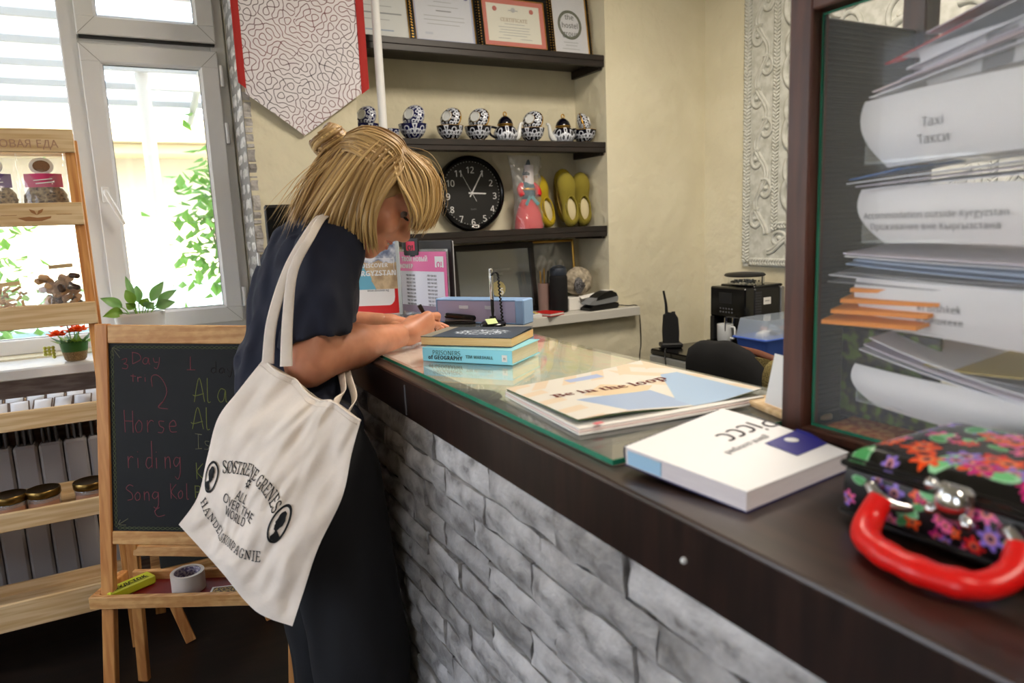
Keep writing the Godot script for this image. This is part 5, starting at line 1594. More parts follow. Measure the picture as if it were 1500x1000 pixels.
func ornament() -> void:
	# carved white plaster panel on the right wall; local x runs towards the camera along the wall, y up, z off the wall
	var o := thing("carved_panel", "white carved plaster panel of scrolls inside braided borders on the right wall", "wall panel", look(Vector3(2.7055, 1.118, -2.618), Vector3(0, 0, 1), Vector3.UP) )
	var pm := grained("carved_white", Color(0.72, 0.72, 0.68), Color(0.80, 0.80, 0.77), 0.7, Vector3.ONE * 3, 0.02)
	var W := 1.36
	var H := 1.6
	obj("ground", spanned(Vector3(0, 0, -0.004), Vector3(W, H, 0.008)), pm, o)
	var braid := func(a: Vector3, b: Vector3, half: float) -> SurfaceTool:
		var s := S()
		var d: Vector3 = (b - a).normalized()
		var side := Vector3(-d.y, d.x, 0)
		var L := a.distance_to(b)
		for k in 3:
			var pts: Array = []
			var n := int(L / 0.006)
			for i in n + 1:
				var t := L * i / n
				var ph := t / 0.048 * TAU + TAU * k / 3.0
				pts.append(a + d * t + side * sin(ph) * half * 0.62 + Vector3(0, 0, 0.011 + 0.006 * sin(2.0 * ph)))
			tube(s, pts, half * 0.34, 5)
		return s
	var b := 0.024
	for q in [[Vector3(b, b, 0), Vector3(b, H - b, 0)], [Vector3(W - b, b, 0), Vector3(W - b, H - b, 0)], [Vector3(2 * b, b, 0), Vector3(W - 2 * b, b, 0)], [Vector3(2 * b, H - b, 0), Vector3(W - 2 * b, H - b, 0)]]:
		obj("braided_border", braid.call(q[0], q[1], b), pm, o)
	var i0 := 0.178
	for q in [[Vector3(i0 + 0.02, i0, 0), Vector3(i0 + 0.02, H, 0)], [Vector3(W - i0 - 0.02, i0, 0), Vector3(W - i0 - 0.02, H, 0)], [Vector3(i0 + 0.04, i0 + 0.02, 0), Vector3(W - i0 - 0.04, i0 + 0.02, 0)]]:
		obj("inner_braid", braid.call(q[0], q[1], 0.02), pm, o)
	# a wandering stem with a volute in every bend, up the left band and along the lower band
	for band in [[Vector3(0.113, 0.16, 0.009), Vector3(0, 1, 0), 1.4, 10], [Vector3(W - 0.113, 0.16, 0.009), Vector3(0, 1, 0), 1.4, 10], [Vector3(0.16, 0.108, 0.009), Vector3(1, 0, 0), 1.05, 8]]:
		var d: Vector3 = band[1]
		var side := Vector3(-d.y, d.x, 0) * -1.0
		var half: float = band[2] / band[3]
		var pts: Array = []
		for i in int(band[3]) * 12 + 1:
			var t := i / 12.0
			pts.append(band[0] + d * t * half + side * cos(t * PI) * 0.034)
		for off in [-0.008, 0.008]:
			var s := S()
			tube(s, pts.map(func(p): return p + side * off), 0.0085, 6)
			obj("stem", s, pm, o)
		for i in band[3]:
			var sg := 1.0 if i % 2 else -1.0
			var c: Vector3 = band[0] + d * (i + 0.48) * half + side * sg * 0.018 * (1 if i % 2 == 0 else 1)
			scroll(o, pm, c + side * sg * 0.006, d, side * sg, 0.046, 0.0105)
	# large paired volutes with leaf blades in the middle field
	for col in 4:
		for row in 5:
			var sg := 1.0 if col % 2 else -1.0
			var c := Vector3(0.318 + col * 0.242, 0.33 + row * 0.27, 0.010)
			scroll(o, pm, c, Vector3(0, 1, 0), Vector3(sg, 0, 0), 0.090, 0.016)
			scroll(o, pm, c + Vector3(0, 0.125, 0), Vector3(0, -1, 0), Vector3(sg, 0, 0), 0.078, 0.014)
			for k in 5:
				var s := S()
				var a := 0.35 + 0.32 * k
				var dir := Vector3(-sg * cos(a), sin(a), 0)
				tube(s, spline([c + Vector3(-sg * 0.02, -0.10, 0), c + Vector3(-sg * 0.02, -0.09, 0.006) + dir * 0.045, c + Vector3(-sg * 0.02, -0.085, 0.002) + dir * 0.085 + Vector3(0, 0.012, 0)], 6), [0.005, 0.011, 0.014, 0.0135, 0.012, 0.008, 0.003], 6)
				obj("leaf_blade", s, pm, o)

func scroll(o: Node, m: Material, c: Vector3, d: Vector3, side: Vector3, r: float, w: float) -> void:
	var pts: Array = []
	var rad: Array = []
	var n := 30
	for i in n + 1:
		var t := float(i) / n
		var a := -0.4 + t * 7.6
		var rr := r * (1.0 - 0.80 * t)
		pts.append(c + d * cos(a) * rr * 1.15 + side * sin(a) * rr)
		rad.append(w * (1.0 - 0.45 * t))
	var s := S()
	tube(s, pts, rad, 6)
	ball(s, Transform3D(Basis().scaled(Vector3.ONE * w * 1.1), pts[n]), 8, 6)
	obj("scroll", s, m, o)

# ---------------------------------------------------------------- display rack, radiator, sill plants
func window_side_things() -> void:
	var rk := thing("display_rack", "pale pine display rack of six lipped shelves below and before the window", "display rack")
	var x0 := -1.05
	var x1 := -0.115
	var zf := -2.58
	var zb := -2.82
	for q in [[1.640, 1.708, true], [1.424, 1.492, true], [1.117, 1.186, false], [0.808, 0.868, false], [0.496, 0.554, false], [0.172, 0.262, false]]:
		var lip := obj("shelf_lip", spanned(Vector3(x0, q[0], zf - 0.014), Vector3(x1, q[1], zf)), M.pine_pale, rk)
		if q[0] < 1.6:
			obj("shelf_board", spanned(Vector3(x0 + 0.012, q[0] + 0.006, zb), Vector3(x1 - 0.012, q[0] + 0.018, zf - 0.014)), M.pine_pale, rk)
		obj("back_rail", spanned(Vector3(x0, q[0] + 0.012, zb - 0.012), Vector3(x1, q[0] + 0.055, zb)), M.pine_pale, rk)
		if q[2] and q[0] > 1.6:
			lettering("ЗДОРОВАЯ ЕДА", 0.032, at(Vector3(-0.27, q[0] + 0.024, zf + 0.0008)), mat("burnt_letters", Color(0.70, 0.54, 0.44), 0.8), lip)
		elif q[2]:
			# a branded hand holding a sprout, with a fine line of print either side
			var bm := mat("burnt_mark", Color(0.62, 0.42, 0.25), 0.8)
			var hs := S()
			prism(hs, PackedVector2Array([Vector2(-0.05, 0.0), Vector2(-0.03, -0.009), Vector2(0.01, -0.010), Vector2(0.034, -0.002), Vector2(0.036, 0.004), Vector2(0.0, 0.0), Vector2(-0.02, 0.004)]), 0.0005, at(Vector3(-0.235, q[0] + 0.024, zf + 0.0002)))
			for sg in [-1.0, 1.0]:
				prism(hs, PackedVector2Array([Vector2(0, 0.006), Vector2(sg * 0.014, 0.014), Vector2(sg * 0.018, 0.024), Vector2(sg * 0.005, 0.019)]), 0.0005, at(Vector3(-0.235, q[0] + 0.026, zf + 0.0002)))
				prism(hs, PackedVector2Array([Vector2(sg * 0.05, 0.0), Vector2(sg * 0.09, 0.0), Vector2(sg * 0.09, 0.0014), Vector2(sg * 0.05, 0.0014)]), 0.0005, at(Vector3(-0.235, q[0] + 0.032, zf + 0.0002)))
			obj("burnt_mark", hs, bm, lip)
	for x in [x1 - 0.014, x0 + 0.014]:
		for z in [zf - 0.031, zb + 0.016]:
			obj("post", spanned(Vector3(x - 0.014, 0, z - 0.016), Vector3(x + 0.014, 1.70, z + 0.016)), M.pine_up, rk)
	# bags of muesli, nuts
	var k := 0
	for q in [[-0.212, 1.442, 0.125, 0.185, "pink labelled clear bag of muesli on the rack's second shelf", "hot_label", Color(0.80, 0.20, 0.42)], [-0.342, 1.442, 0.12, 0.185, "purple labelled clear bag of muesli at the photo's left edge", "violet_label", Color(0.42, 0.32, 0.55)], [-0.21, 1.136, 0.125, 0.14, "clear bag of brown nut pieces, tied with a paper tag", "tag_tan", Color(0.80, 0.70, 0.52)], [-0.352, 1.136, 0.11, 0.10, "clear bag of pale dried sticks beside the bag of nut pieces", "tag_tan", Color(0.80, 0.70, 0.52)]]:
		var b := thing("food_bag", q[4], "food bag", at(Vector3(q[0], q[1], -2.67)), "bags of food on the display rack")
		var w: float = q[2] / 2
		var h: float = q[3]
		var cl := mat(["muesli", "muesli", "nuts", "sticks"][k], Color.WHITE, 0.8)
		if cl.albedo_texture == null:
			cl.albedo_texture = noise_tex(0.05, [[0.2, Color(0.14, 0.10, 0.07)], [0.4, Color(0.50, 0.40, 0.26)], [0.7, Color(0.68, 0.60, 0.44)]], 256, FastNoiseLite.TYPE_CELLULAR, 2)
			cl.uv1_triplanar = true
			cl.uv1_scale = Vector3.ONE * 7
		if k < 2:
			var s := S()
			blob(s, [[Vector3(0, h * 0.30, 0), Basis(), Vector3(w * 0.95, h * 0.34, 0.035)]], 0.006, 0.006, 0.008, 60.0)
			obj("muesli", s, cl, b)
			var lb := S()
			slab(lb, 8, 3, func(u, v): return Vector3((u - 0.5) * w * 1.6, h * (0.76 - 0.22 * v), 0.032 - 0.02 * pow(u * 2 - 1, 2)), Vector3(0, 0, -0.001))
			var lo := obj("label", lb, mat(q[5], q[6], 0.5), b)
			var st := S()
			for i in 2:
				bx(st, at(Vector3(0.0 + 0.005 * i, h * (0.66 - 0.05 * i), 0.0335), Vector3(0, 0, 6)), Vector3(w * 0.8, 0.003, 0.0006), 0)
			obj("label_print", st, M.white, lo)
			var ov := S()
			lathe(ov, [Vector2(0, 0.0012), Vector2(0.020, 0.0012), Vector2(0.026, 0.0008)], 24, look(Vector3(0, h * 0.88, 0.022), Vector3.RIGHT, Vector3.BACK) * Transform3D(Basis().scaled(Vector3(1.25, 1, 1)), Vector3.ZERO))
			obj("oval_badge", ov, M.paper, b)
			var ov2 := S()
			lathe(ov2, [Vector2(0, 0.0018), Vector2(0.0175, 0.0018)], 24, look(Vector3(0, h * 0.88, 0.0222), Vector3.RIGHT, Vector3.BACK) * Transform3D(Basis().scaled(Vector3(1.3, 1, 1)), Vector3.ZERO))
			obj("badge_picture", ov2, grained("badge_pic", Color(0.25, 0.2, 0.12), Color(0.7, 0.5, 0.35), 0.6, Vector3.ONE * 25, 0.05, 2), b)
		else:
			for i in 64 if k == 2 else 40:
				var it := S()
				var p := Vector3(rng.randf_range(-w, w) * (0.80 if i % 3 else 0.45), 0.010 + rng.randf() * h * 0.88, rng.randf_range(-0.026, 0.026))
				if k == 2:
					bx(it, at(p, Vector3(rng.randf() * 60, rng.randf() * 180, rng.randf() * 60)), Vector3(0.030, 0.016, 0.022), 0.005)
				else:
					tube(it, [p, p + Vector3(rng.randf_range(-0.03, 0.03), rng.randf_range(0.0, 0.02), rng.randf_range(-0.01, 0.01))], 0.004, 6)
				obj("nut_piece" if k == 2 else "dried_stick", it, [mat("nut_tan", Color(0.62, 0.48, 0.33), 0.7), mat("nut_pale", Color(0.72, 0.58, 0.42), 0.7), mat("nut_dark", Color(0.25, 0.17, 0.11), 0.7)][i % 3] if k == 2 else [M.nut_pale if M.has("nut_pale") else M.pine_pale, M.pine_pale][i % 2], b)
			var ft := S()
			bx(ft, at(Vector3(0.01, h * 1.16, 0.004), Vector3(0, 0, 3)), Vector3(w * 1.05, 0.012, 0.006), 0.001)
			obj("paper_tag", ft, mat("tag_tan", Color(0.80, 0.70, 0.52), 0.8), b)
		var nz := FastNoiseLite.new()
		nz.frequency = 12.0
		nz.seed = k
		var film := S()
		grid(film, 24, 14, func(u, v):
			var a: float = u * TAU
			var n := nz.get_noise_3d(cos(a), v * 2.0, sin(a))
			var sh := sin(clampf(v, 0.0, 1.0) * PI * 0.5)
			return Vector3(cos(a) * (w + 0.004 + n * 0.008), v * h * 1.1, sin(a) * (0.042 * (1.0 - 0.9 * pow(v, 2.5)) + n * 0.006)))
		obj("clear_film", film, M.clear_bag, b)
		k += 1
	# two rows of white sachets
	for r in 2:
		for i in 8 - r:
			var o := thing("sachet", "small white sachet in the %s row, %s from the rack's right end" % [["rear", "front"][r], ["first", "second", "third", "fourth", "fifth", "sixth", "seventh", "eighth"][i]], "sachet", at(Vector3(-0.165 - i * 0.0555 - r * 0.03, 0.834 + 0.004, -2.705 + r * 0.075), Vector3(-52, rng.randf_range(-8, 8), 0)), "white sachets in the %s row" % ["rear", "front"][r])
			var s := S()
			var pil := func(u: float, v: float) -> Vector3: return Vector3((u - 0.5) * 0.048 * (1.0 - 0.06 * sin(v * PI)), 0.004 + v * 0.062, 0.0006 + 0.007 * sqrt(maxf(0.0, sin(u * PI) * sin(v * PI))))
			slab(s, 8, 8, pil, Vector3(0, 0, -0.004))
			obj("pouch", s, mat("sachet_white", Color(0.86, 0.87, 0.90), 0.3), o)
			var se := S()
			for v in [0.002, 0.064]:
				bx(se, at(Vector3(0, v + 0.001, -0.001)), Vector3(0.052, 0.006, 0.003), 0.0005)
			for u in [-0.0255, 0.0255]:
				bx(se, at(Vector3(u, 0.034, -0.001)), Vector3(0.004, 0.066, 0.003), 0.0005)
			obj("sealed_edge", se, mat("sachet_brown", Color(0.42, 0.36, 0.33), 0.5), o)
	# honey jars
	for q in [[-0.205, "nearest the rack's right end"], [-0.335, "in the middle, set apart from the rack's end"], [-0.425, "at the photo's left edge"]]:
		var j := thing("honey_jar", "squat glass jar with a brass lid %s" % q[1], "jar", at(Vector3(q[0], 0.5145, -2.66)), "brass lidded jars on the fifth shelf")
		var g := S()
		lathe(g, [Vector2(0, 0), Vector2(0.042, 0), Vector2(0.046, 0.006), Vector2(0.047, 0.05), Vector2(0.042, 0.06)], 28, Transform3D())
		obj("glass", g, mat("jar_glass", Color(0.9, 0.92, 0.9, 0.18), 0.06, {"transparency": BaseMaterial3D.TRANSPARENCY_ALPHA}), j)
		var c := S()
		lathe(c, [Vector2(0, 0.003), Vector2(0.041, 0.003), Vector2(0.0435, 0.01), Vector2(0.0435, 0.05), Vector2(0, 0.052)], 24, Transform3D())
		obj("contents", c, mat("jar_honey", Color(0.52, 0.30, 0.20), 0.6), j)
		var l := S()
		lathe(l, [Vector2(0.048, 0.056), Vector2(0.0495, 0.059), Vector2(0.0495, 0.074), Vector2(0.047, 0.078), Vector2(0.040, 0.0765), Vector2(0, 0.0765)], 32, Transform3D())
		obj("lid", l, mat("brass", Color(0.50, 0.40, 0.22), 0.3, {"metallic": 1.0}), j)
		var b := S()
		grid(b, 14, 1, func(u, v): return Vector3(sin((u - 0.5) * 2.2) * 0.0476, 0.014 + v * 0.028, cos((u - 0.5) * 2.2) * 0.0476))
		obj("label", b, mat("jar_label", Color(0.66, 0.47, 0.36), 0.6), j)
	# radiator
	var rd := thing("radiator", "grey ribbed radiator under the window sill behind the display rack", "radiator")
	for i in 18:
		var x := -1.16 + i * 0.0755
		var s := S()
		bx(s, at(Vector3(x, 0.42, -2.975)), Vector3(0.071, 0.50, 0.07), 0.008)
		bx(s, at(Vector3(x, 0.165, -2.985)), Vector3(0.074, 0.02, 0.05), 0.003)
		obj("section", s, mat("radiator_grey", Color(0.62, 0.60, 0.60), 0.45), rd)
		var f := S()
		for dx in [-0.02, 0.0, 0.02]:
			bx(f, at(Vector3(x + dx, 0.73, -2.985)), Vector3(0.007, 0.12, 0.06), 0.002)
		bx(f, at(Vector3(x, 0.79, -2.985)), Vector3(0.074, 0.012, 0.07), 0.003)
		obj("top_fin", f, mat("radiator_dark", Color(0.30, 0.29, 0.30), 0.5), rd)
	for x in [-1.1, 0.08]:
		obj("bracket", spanned(Vector3(x - 0.01, 0.2, -3.072), Vector3(x + 0.01, 0.6, -3.0)), M.radiator_dark, rd)
	obj("supply_pipe", spanned(Vector3(0.14, 0.16, -3.0), Vector3(0.16, 0.18, -2.97)), M.white, rd)
	for q in [-1.1, 0.05]:
		obj("foot", spanned(Vector3(q - 0.012, 0.0, -3.0), Vector3(q + 0.012, 0.18, -2.96)), M.radiator_dark, rd)
	# plants on the sill
	var fp := thing("flower_pot", "small green and brown pot of orange artificial flowers on the window sill", "flower pot", at(Vector3(-0.213, 0.9585, -2.93)))
	var p := S()
	lathe(p, [Vector2(0, 0), Vector2(0.028, 0), Vector2(0.034, 0.006), Vector2(0.040, 0.034)], 24, Transform3D())
	obj("pot_base", p, grained("pot_brown", Color(0.36, 0.27, 0.15), Color(0.60, 0.50, 0.32), 0.7, Vector3.ONE * 14, 0.05, 3), fp)
	var p2 := S()
	lathe(p2, [Vector2(0.040, 0.034), Vector2(0.044, 0.058), Vector2(0.0445, 0.070), Vector2(0.040, 0.069), Vector2(0.036, 0.045), Vector2(0, 0.045)], 24, Transform3D())
	obj("pot_collar", p2, mat("pot_green", Color(0.14, 0.36, 0.08), 0.5), fp)
	for q in [Vector3(0.022, 0.108, 0.02), Vector3(-0.012, 0.125, 0.006), Vector3(-0.045, 0.095, 0.012), Vector3(0.005, 0.10, -0.02)]:
		var st := S()
		tube(st, [Vector3(q.x * 0.3, 0.045, q.z * 0.3), q], 0.002, 5)
		var fl := obj("flower", st, M.leaf_pale, fp)
		for ring in 3:
			for i in 6 - ring:
				var a := TAU * (i + ring * 0.5) / (6 - ring)
				var pe := S()
				var up := 0.25 + ring * 0.5
				leaf(pe, q, Vector3(cos(a), up, sin(a)).normalized() * (0.036 - ring * 0.006), 0.036 - ring * 0.004)
				obj("petal", pe, M.orange_petal, fl)
	for i in 14:
		var a := TAU * i / 14 + rng.randf()
		var lf := S()
		leaf(lf, Vector3(cos(a) * 0.02, 0.06, sin(a) * 0.02), Vector3(cos(a), rng.randf_range(0.1, 1.0), sin(a)).normalized() * 0.06, 0.026)
		obj("leaf", lf, [M.leaf, M.leaf_pale][i % 2], fp)
	var sp := S()
	for i in 10:
		ball(sp, Transform3D(Basis().scaled(Vector3.ONE * 0.0065), Vector3(-0.062 - 0.012 * (i % 3), 0.055 - 0.011 * (i / 3), 0.02)), 6, 4)
	obj("trailing_spray", sp, mat("spray_yellow", Color(0.80, 0.80, 0.35), 0.6), fp)
	var wp := thing("planter", "white oval planter with a broad leaved green plant on the sill", "potted plant", at(Vector3(0.005, 0.9585, -2.945)))
	var w1 := S()
	lathe(w1, [Vector2(0, 0), Vector2(0.070, 0), Vector2(0.074, 0.004), Vector2(0.082, 0.135), Vector2(0.085, 0.142), Vector2(0.083, 0.150), Vector2(0.078, 0.149), Vector2(0.074, 0.125), Vector2(0, 0.125)], 36, Transform3D(), 0.72)
	obj("pot", w1, mat("planter_white", Color(0.86, 0.86, 0.86), 0.4), wp)
	var w2 := S()
	lathe(w2, [Vector2(0.076, 0.130), Vector2(0.04, 0.136), Vector2(0, 0.138)], 24, Transform3D(), 0.72)
	obj("soil", w2, grained("soil", Color(0.10, 0.07, 0.05), Color(0.2, 0.15, 0.1), 0.95, Vector3.ONE * 20, 0.06), wp)
	for q in [[Vector3(-0.112, 0.225, 0.03), 0.034, 0], [Vector3(-0.112, 0.165, 0.04), 0.036, 1], [Vector3(-0.035, 0.245, 0.0), 0.034, 1], [Vector3(0.085, 0.265, 0.01), 0.034, 0], [Vector3(0.125, 0.235, 0.02), 0.028, 0], [Vector3(0.115, 0.195, 0.04), 0.036, 0], [Vector3(-0.03, 0.29, -0.02), 0.022, 0], [Vector3(0.05, 0.20, 0.04), 0.034, 0], [Vector3(-0.04, 0.205, 0.045), 0.03, 1], [Vector3(0.0, 0.255, -0.03), 0.032, 0], [Vector3(0.03, 0.215, 0.02), 0.034, 1]]:
		var tip: Vector3 = q[0]
		var base := Vector3(tip.x * 0.25, 0.13, tip.z * 0.3)
		var knee := base.lerp(tip, 0.32) + Vector3(0, 0.012, 0)
		var st := S()
		tube(st, spline([base, base.lerp(knee, 0.5) + Vector3(0, 0.008, 0), knee], 5), 0.0022, 5)
		var lo := obj("leaf_stalk", st, M.leaf_pale, wp)
		var d := (tip - knee)
		var side := d.cross(Vector3(0, 0.3, 1)).normalized()
		var nn := side.cross(d).normalized()
		var lf := S()
		slab(lf, 6, 10, func(u, v):
			var ww: float = q[1] * 0.55 * sin(pow(v, 0.75) * PI) * (u * 2 - 1)
			return knee + d * v * 1.15 + side * ww + nn * (0.010 * sin(v * PI) - absf(u * 2 - 1) * -0.006) + Vector3(0, -0.02 * v * v, 0), nn * -0.0006)
		obj("leaf", lf, [mat("lily_leaf", Color(0.55, 0.70, 0.50), 0.4, {"backlight_enabled": true, "backlight": Color(0.55, 0.7, 0.4)}), M.leaf_pale][q[2]], lo)

# ---------------------------------------------------------------- chalkboard easel
func glyph(c: String) -> Array:
	# pen strokes of a chalk letter; baseline y = 0, x-height 0.55, ascender 1
	var P := func(a: Array) -> Array:
		var o: Array = []
		for i in range(0, a.size(), 2): o.append(Vector2(a[i], a[i + 1]))
		return o
	match c:
		"3": return [P.call([0, 0.9, 0.5, 1, 0.45, 0.6, 0.2, 0.5, 0.6, 0.35, 0.5, 0, 0, 0.05])]
		"1": return [P.call([0.3, 1, 0.3, 0]), P.call([0, 0, 0.7, 0])]
		"D": return [P.call([0.05, 0, 0.05, 1]), P.call([0, 1, 0.6, 0.85, 0.75, 0.4, 0.05, 0])]
		"a": return [P.call([0.5, 0.5, 0.2, 0.55, 0, 0.25, 0.15, 0, 0.4, 0.1, 0.52, 0.5, 0.55, 0.05, 0.65, 0])]
		"y": return [P.call([0, 0.55, 0.1, 0.2, 0.4, 0.2]), P.call([0.55, 0.6, 0.5, 0.1, 0.3, -0.4, 0.05, -0.3])]
		"t": return [P.call([0.3, 0.9, 0.3, 0]), P.call([0, 0.65, 0.65, 0.62])]
		"r": return [P.call([0.05, 0.55, 0.08, 0, 0.08, 0.35, 0.3, 0.55, 0.5, 0.5])]
		"i": return [P.call([0.1, 0.5, 0.12, 0]), P.call([0.08, 0.78, 0.12, 0.8])]
		"p": return [P.call([0.05, 0.55, 0.08, -0.45]), P.call([0.05, 0.45, 0.35, 0.58, 0.5, 0.3, 0.1, 0.05])]
		"H": return [P.call([0, 1, 0.05, 0]), P.call([0.6, 0.95, 0.62, 0]), P.call([0, 0.5, 0.62, 0.5])]
		"o": return [P.call([0.25, 0.55, 0, 0.3, 0.12, 0, 0.42, 0.1, 0.45, 0.4, 0.25, 0.55])]
		"s": return [P.call([0.45, 0.5, 0.1, 0.5, 0.15, 0.3, 0.42, 0.2, 0.3, 0, 0, 0.02])]
		"e": return [P.call([0, 0.3, 0.5, 0.32, 0.35, 0.56, 0.05, 0.4, 0.12, 0.05, 0.55, 0.05])]
		"d": return [P.call([0.5, 0.5, 0.15, 0.5, 0, 0.2, 0.2, 0, 0.5, 0.15]), P.call([0.5, 1.3, 0.54, 0])]
		"n": return [P.call([0.05, 0.55, 0.08, 0, 0.1, 0.4, 0.35, 0.55, 0.48, 0.4, 0.5, 0])]
		"g": return [P.call([0.5, 0.5, 0.2, 0.55, 0, 0.3, 0.2, 0.1, 0.5, 0.3, 0.55, 0.55, 0.55, -0.2, 0.35, -0.5, 0.1, -0.4])]
		"S": return [P.call([0.65, 0.9, 0.3, 1, 0, 0.75, 0.5, 0.45, 0.55, 0.1, 0.1, 0.0])]
		"K": return [P.call([0, 1, 0.05, 0]), P.call([0.6, 0.95, 0.08, 0.45, 0.65, 0])]
		"l": return [P.call([0.1, 1, 0.12, 0.05, 0.3, 0.0])]
		"A": return [P.call([0, 0, 0.35, 1, 0.7, 0]), P.call([-0.1, 0.3, 0.1, 0.25, 0.65, 0.36])]
		"I": return [P.call([0.3, 1, 0.3, 0]), P.call([0, 1, 0.6, 0.96]), P.call([0.02, 0, 0.6, 0.02])]
		"P": return [P.call([0, 1, 0.03, 0]), P.call([0, 0.95, 0.5, 0.9, 0.4, 0.5, 0.05, 0.5])]
	return []

func chalk(words: String, x: float, y: float, h: float, pitch: float, m: Material, parent: Node) -> void:
	for i in words.length():
		if words[i] == " ":
			continue
		var s := S()
		for st in glyph(words[i]):
			var pts: Array = spline(st.map(func(p): return Vector3(x + i * pitch + p.x * minf(h, pitch * 1.25), y + p.y * h + rng.randf_range(-0.0008, 0.0008), 0.0)), st.size() * 4)
			tube(s, pts, 0.0011, 4, 0.2, Vector3.BACK)
		obj("chalk_letter", s, m, parent)

func easel_things() -> void:
	# local: x right along the board, y up the leaning front frame, z towards the viewer
	var fr := Transform3D(Basis(Vector3(0.8704, -0.0432, 0.4905), Vector3(0.0924, 0.9928, -0.0765), Vector3(-0.4836, 0.1119, 0.8681)), Vector3(-0.1977, 0.0, -2.0282))
	var o := thing("chalkboard_easel", "pine framed chalkboard easel with coloured chalk writing and a red tray", "easel", fr)
	var w := 0.497
	obj("front_leg", spanned(Vector3(-0.0165, 0.004, -0.022), Vector3(0.0165, 1.168, 0.0)), M.pine_up, o)
	obj("front_leg", spanned(Vector3(w - 0.0165, -0.012, -0.022), Vector3(w + 0.0165, 1.168, 0.0)), M.pine_up, o)
	obj("top_rail", spanned(Vector3(0.0165, 1.118, -0.02), Vector3(w - 0.0165, 1.166, -0.001)), M.pine, o)
	obj("lower_rail", spanned(Vector3(0.0165, 0.587, -0.02), Vector3(w - 0.0165, 0.622, -0.001)), M.pine, o)
	var bd := obj("board", spanned(Vector3(0.0165, 0.622, -0.016), Vector3(w - 0.0165, 1.118, -0.006), 0), grained("blackboard", Color(0.035, 0.04, 0.042), Color(0.06, 0.065, 0.066), 0.75, Vector3.ONE * 3, 0.01), o)
	var wr := Node3D.new()
	put(wr, "chalk_writing", o)
	wr.position = Vector3(0, 0, -0.0056)
	var pink := mat("chalk_pink", Color(0.50, 0.25, 0.28), 0.95)
	var lime := mat("chalk_lime", Color(0.46, 0.48, 0.24), 0.95)
	var pale := mat("chalk_pale", Color(0.40, 0.39, 0.30), 0.95)
	chalk("3", 0.051, 1.052, 0.026, 0.02, pink, wr)
	chalk("Day", 0.078, 1.064, 0.03, 0.028, pink, wr)
	chalk("tri", 0.073, 1.018, 0.022, 0.018, pink, wr)
	chalk("Horse", 0.054, 0.884, 0.060, 0.0295, pink, wr)
	chalk("riding", 0.060, 0.790, 0.055, 0.0245, pink, wr)
	chalk("Song", 0.055, 0.704, 0.042, 0.023, pink, wr)
	chalk("Kol", 0.173, 0.710, 0.040, 0.020, pink, wr)
	chalk("1", 0.222, 1.050, 0.034, 0.025, pink, wr)
	chalk("day", 0.285, 1.042, 0.024, 0.021, mat("chalk_faint", Color(0.14, 0.11, 0.10), 0.95), wr)
	chalk("Ala", 0.240, 0.966, 0.062, 0.031, lime, wr)
	chalk("Al", 0.234, 0.895, 0.056, 0.033, lime, wr)
	chalk("Is", 0.240, 0.842, 0.040, 0.024, pale, wr)
	chalk("K", 0.242, 0.762, 0.044, 0.024, lime, wr)
	chalk("P", 0.238, 0.712, 0.034, 0.02, lime, wr)
	for q in [[[Vector2(0.13, 1.005), Vector2(0.128, 1.03), Vector2(0.142, 1.036), Vector2(0.158, 1.022), Vector2(0.168, 0.995), Vector2(0.16, 0.97), Vector2(0.145, 0.952)], pink], [[Vector2(0.170, 0.947), Vector2(0.145, 0.951), Vector2(0.156, 0.966)], pink], [[Vector2(0.142, 0.686), Vector2(0.130, 0.676), Vector2(0.138, 0.662), Vector2(0.156, 0.666)], pink],
			[[Vector2(0.028, 1.105), Vector2(0.046, 1.080)], pale], [[Vector2(0.046, 1.098), Vector2(0.027, 1.106), Vector2(0.030, 1.085)], pale], [[Vector2(0.058, 0.655), Vector2(0.034, 0.640)], pale], [[Vector2(0.052, 0.638), Vector2(0.033, 0.639), Vector2(0.037, 0.652)], pale]]:
		var s := S()
		tube(s, spline(q[0].map(func(p): return Vector3(p.x, p.y, 0)), 16), 0.0011, 4, 0.2, Vector3.BACK)
		obj("chalk_arrow", s, q[1], wr)
	# the twisted double line round the edge
	for q in [[Vector2(0.026, 0.632), Vector2(0.026, 1.10)], [Vector2(0.03, 1.108), Vector2(0.47, 1.108)], [Vector2(0.03, 0.630), Vector2(0.47, 0.630)]]:
		for ph in [0.0, PI]:
			var pts: Array = []
			var d: Vector2 = q[1] - q[0]
			var n := int(d.length() / 0.003)
			for i in n + 1:
				var p: Vector2 = q[0] + d * (float(i) / n) + d.normalized().orthogonal() * sin(i * 0.75 + ph) * 0.0032
				pts.append(Vector3(p.x, p.y, 0))
			var s := S()
			tube(s, pts, 0.0010, 4, 0.2, Vector3.BACK)
			obj("chalk_border", s, mat("chalk_border", Color(0.33, 0.36, 0.24), 0.95), wr)
	# rear frame
	for x in [-0.09, w + 0.03]:
		var s := S()
		var a := Vector3(clampf(x, 0.02, w - 0.02), 1.10, -0.03)
		var b := Vector3(x, 0.0, 0)
		b = fr.affine_inverse() * (fr * Vector3(x, 0, 0) * Vector3(1, 0, 1) + Vector3(0.165, 0.0, -0.305))
		bar(s, a, b, 0.032, 0.02)
		obj("rear_leg", s, M.pine_up, o)
	var rr := S()
	bx(rr, at(Vector3(w / 2 - 0.02, 0.50, -0.205)), Vector3(w + 0.04, 0.03, 0.018), 0.002)
	obj("rear_rail", rr, M.pine, o)
	# tray, level in space
	var lv := Transform3D(Basis(Vector3(0.871, 0, 0.4905).normalized(), Vector3.UP, Vector3(-0.4905, 0, 0.871).normalized()), fr * Vector3(0, 0.45, 0))
	var inv := fr.affine_inverse() * lv
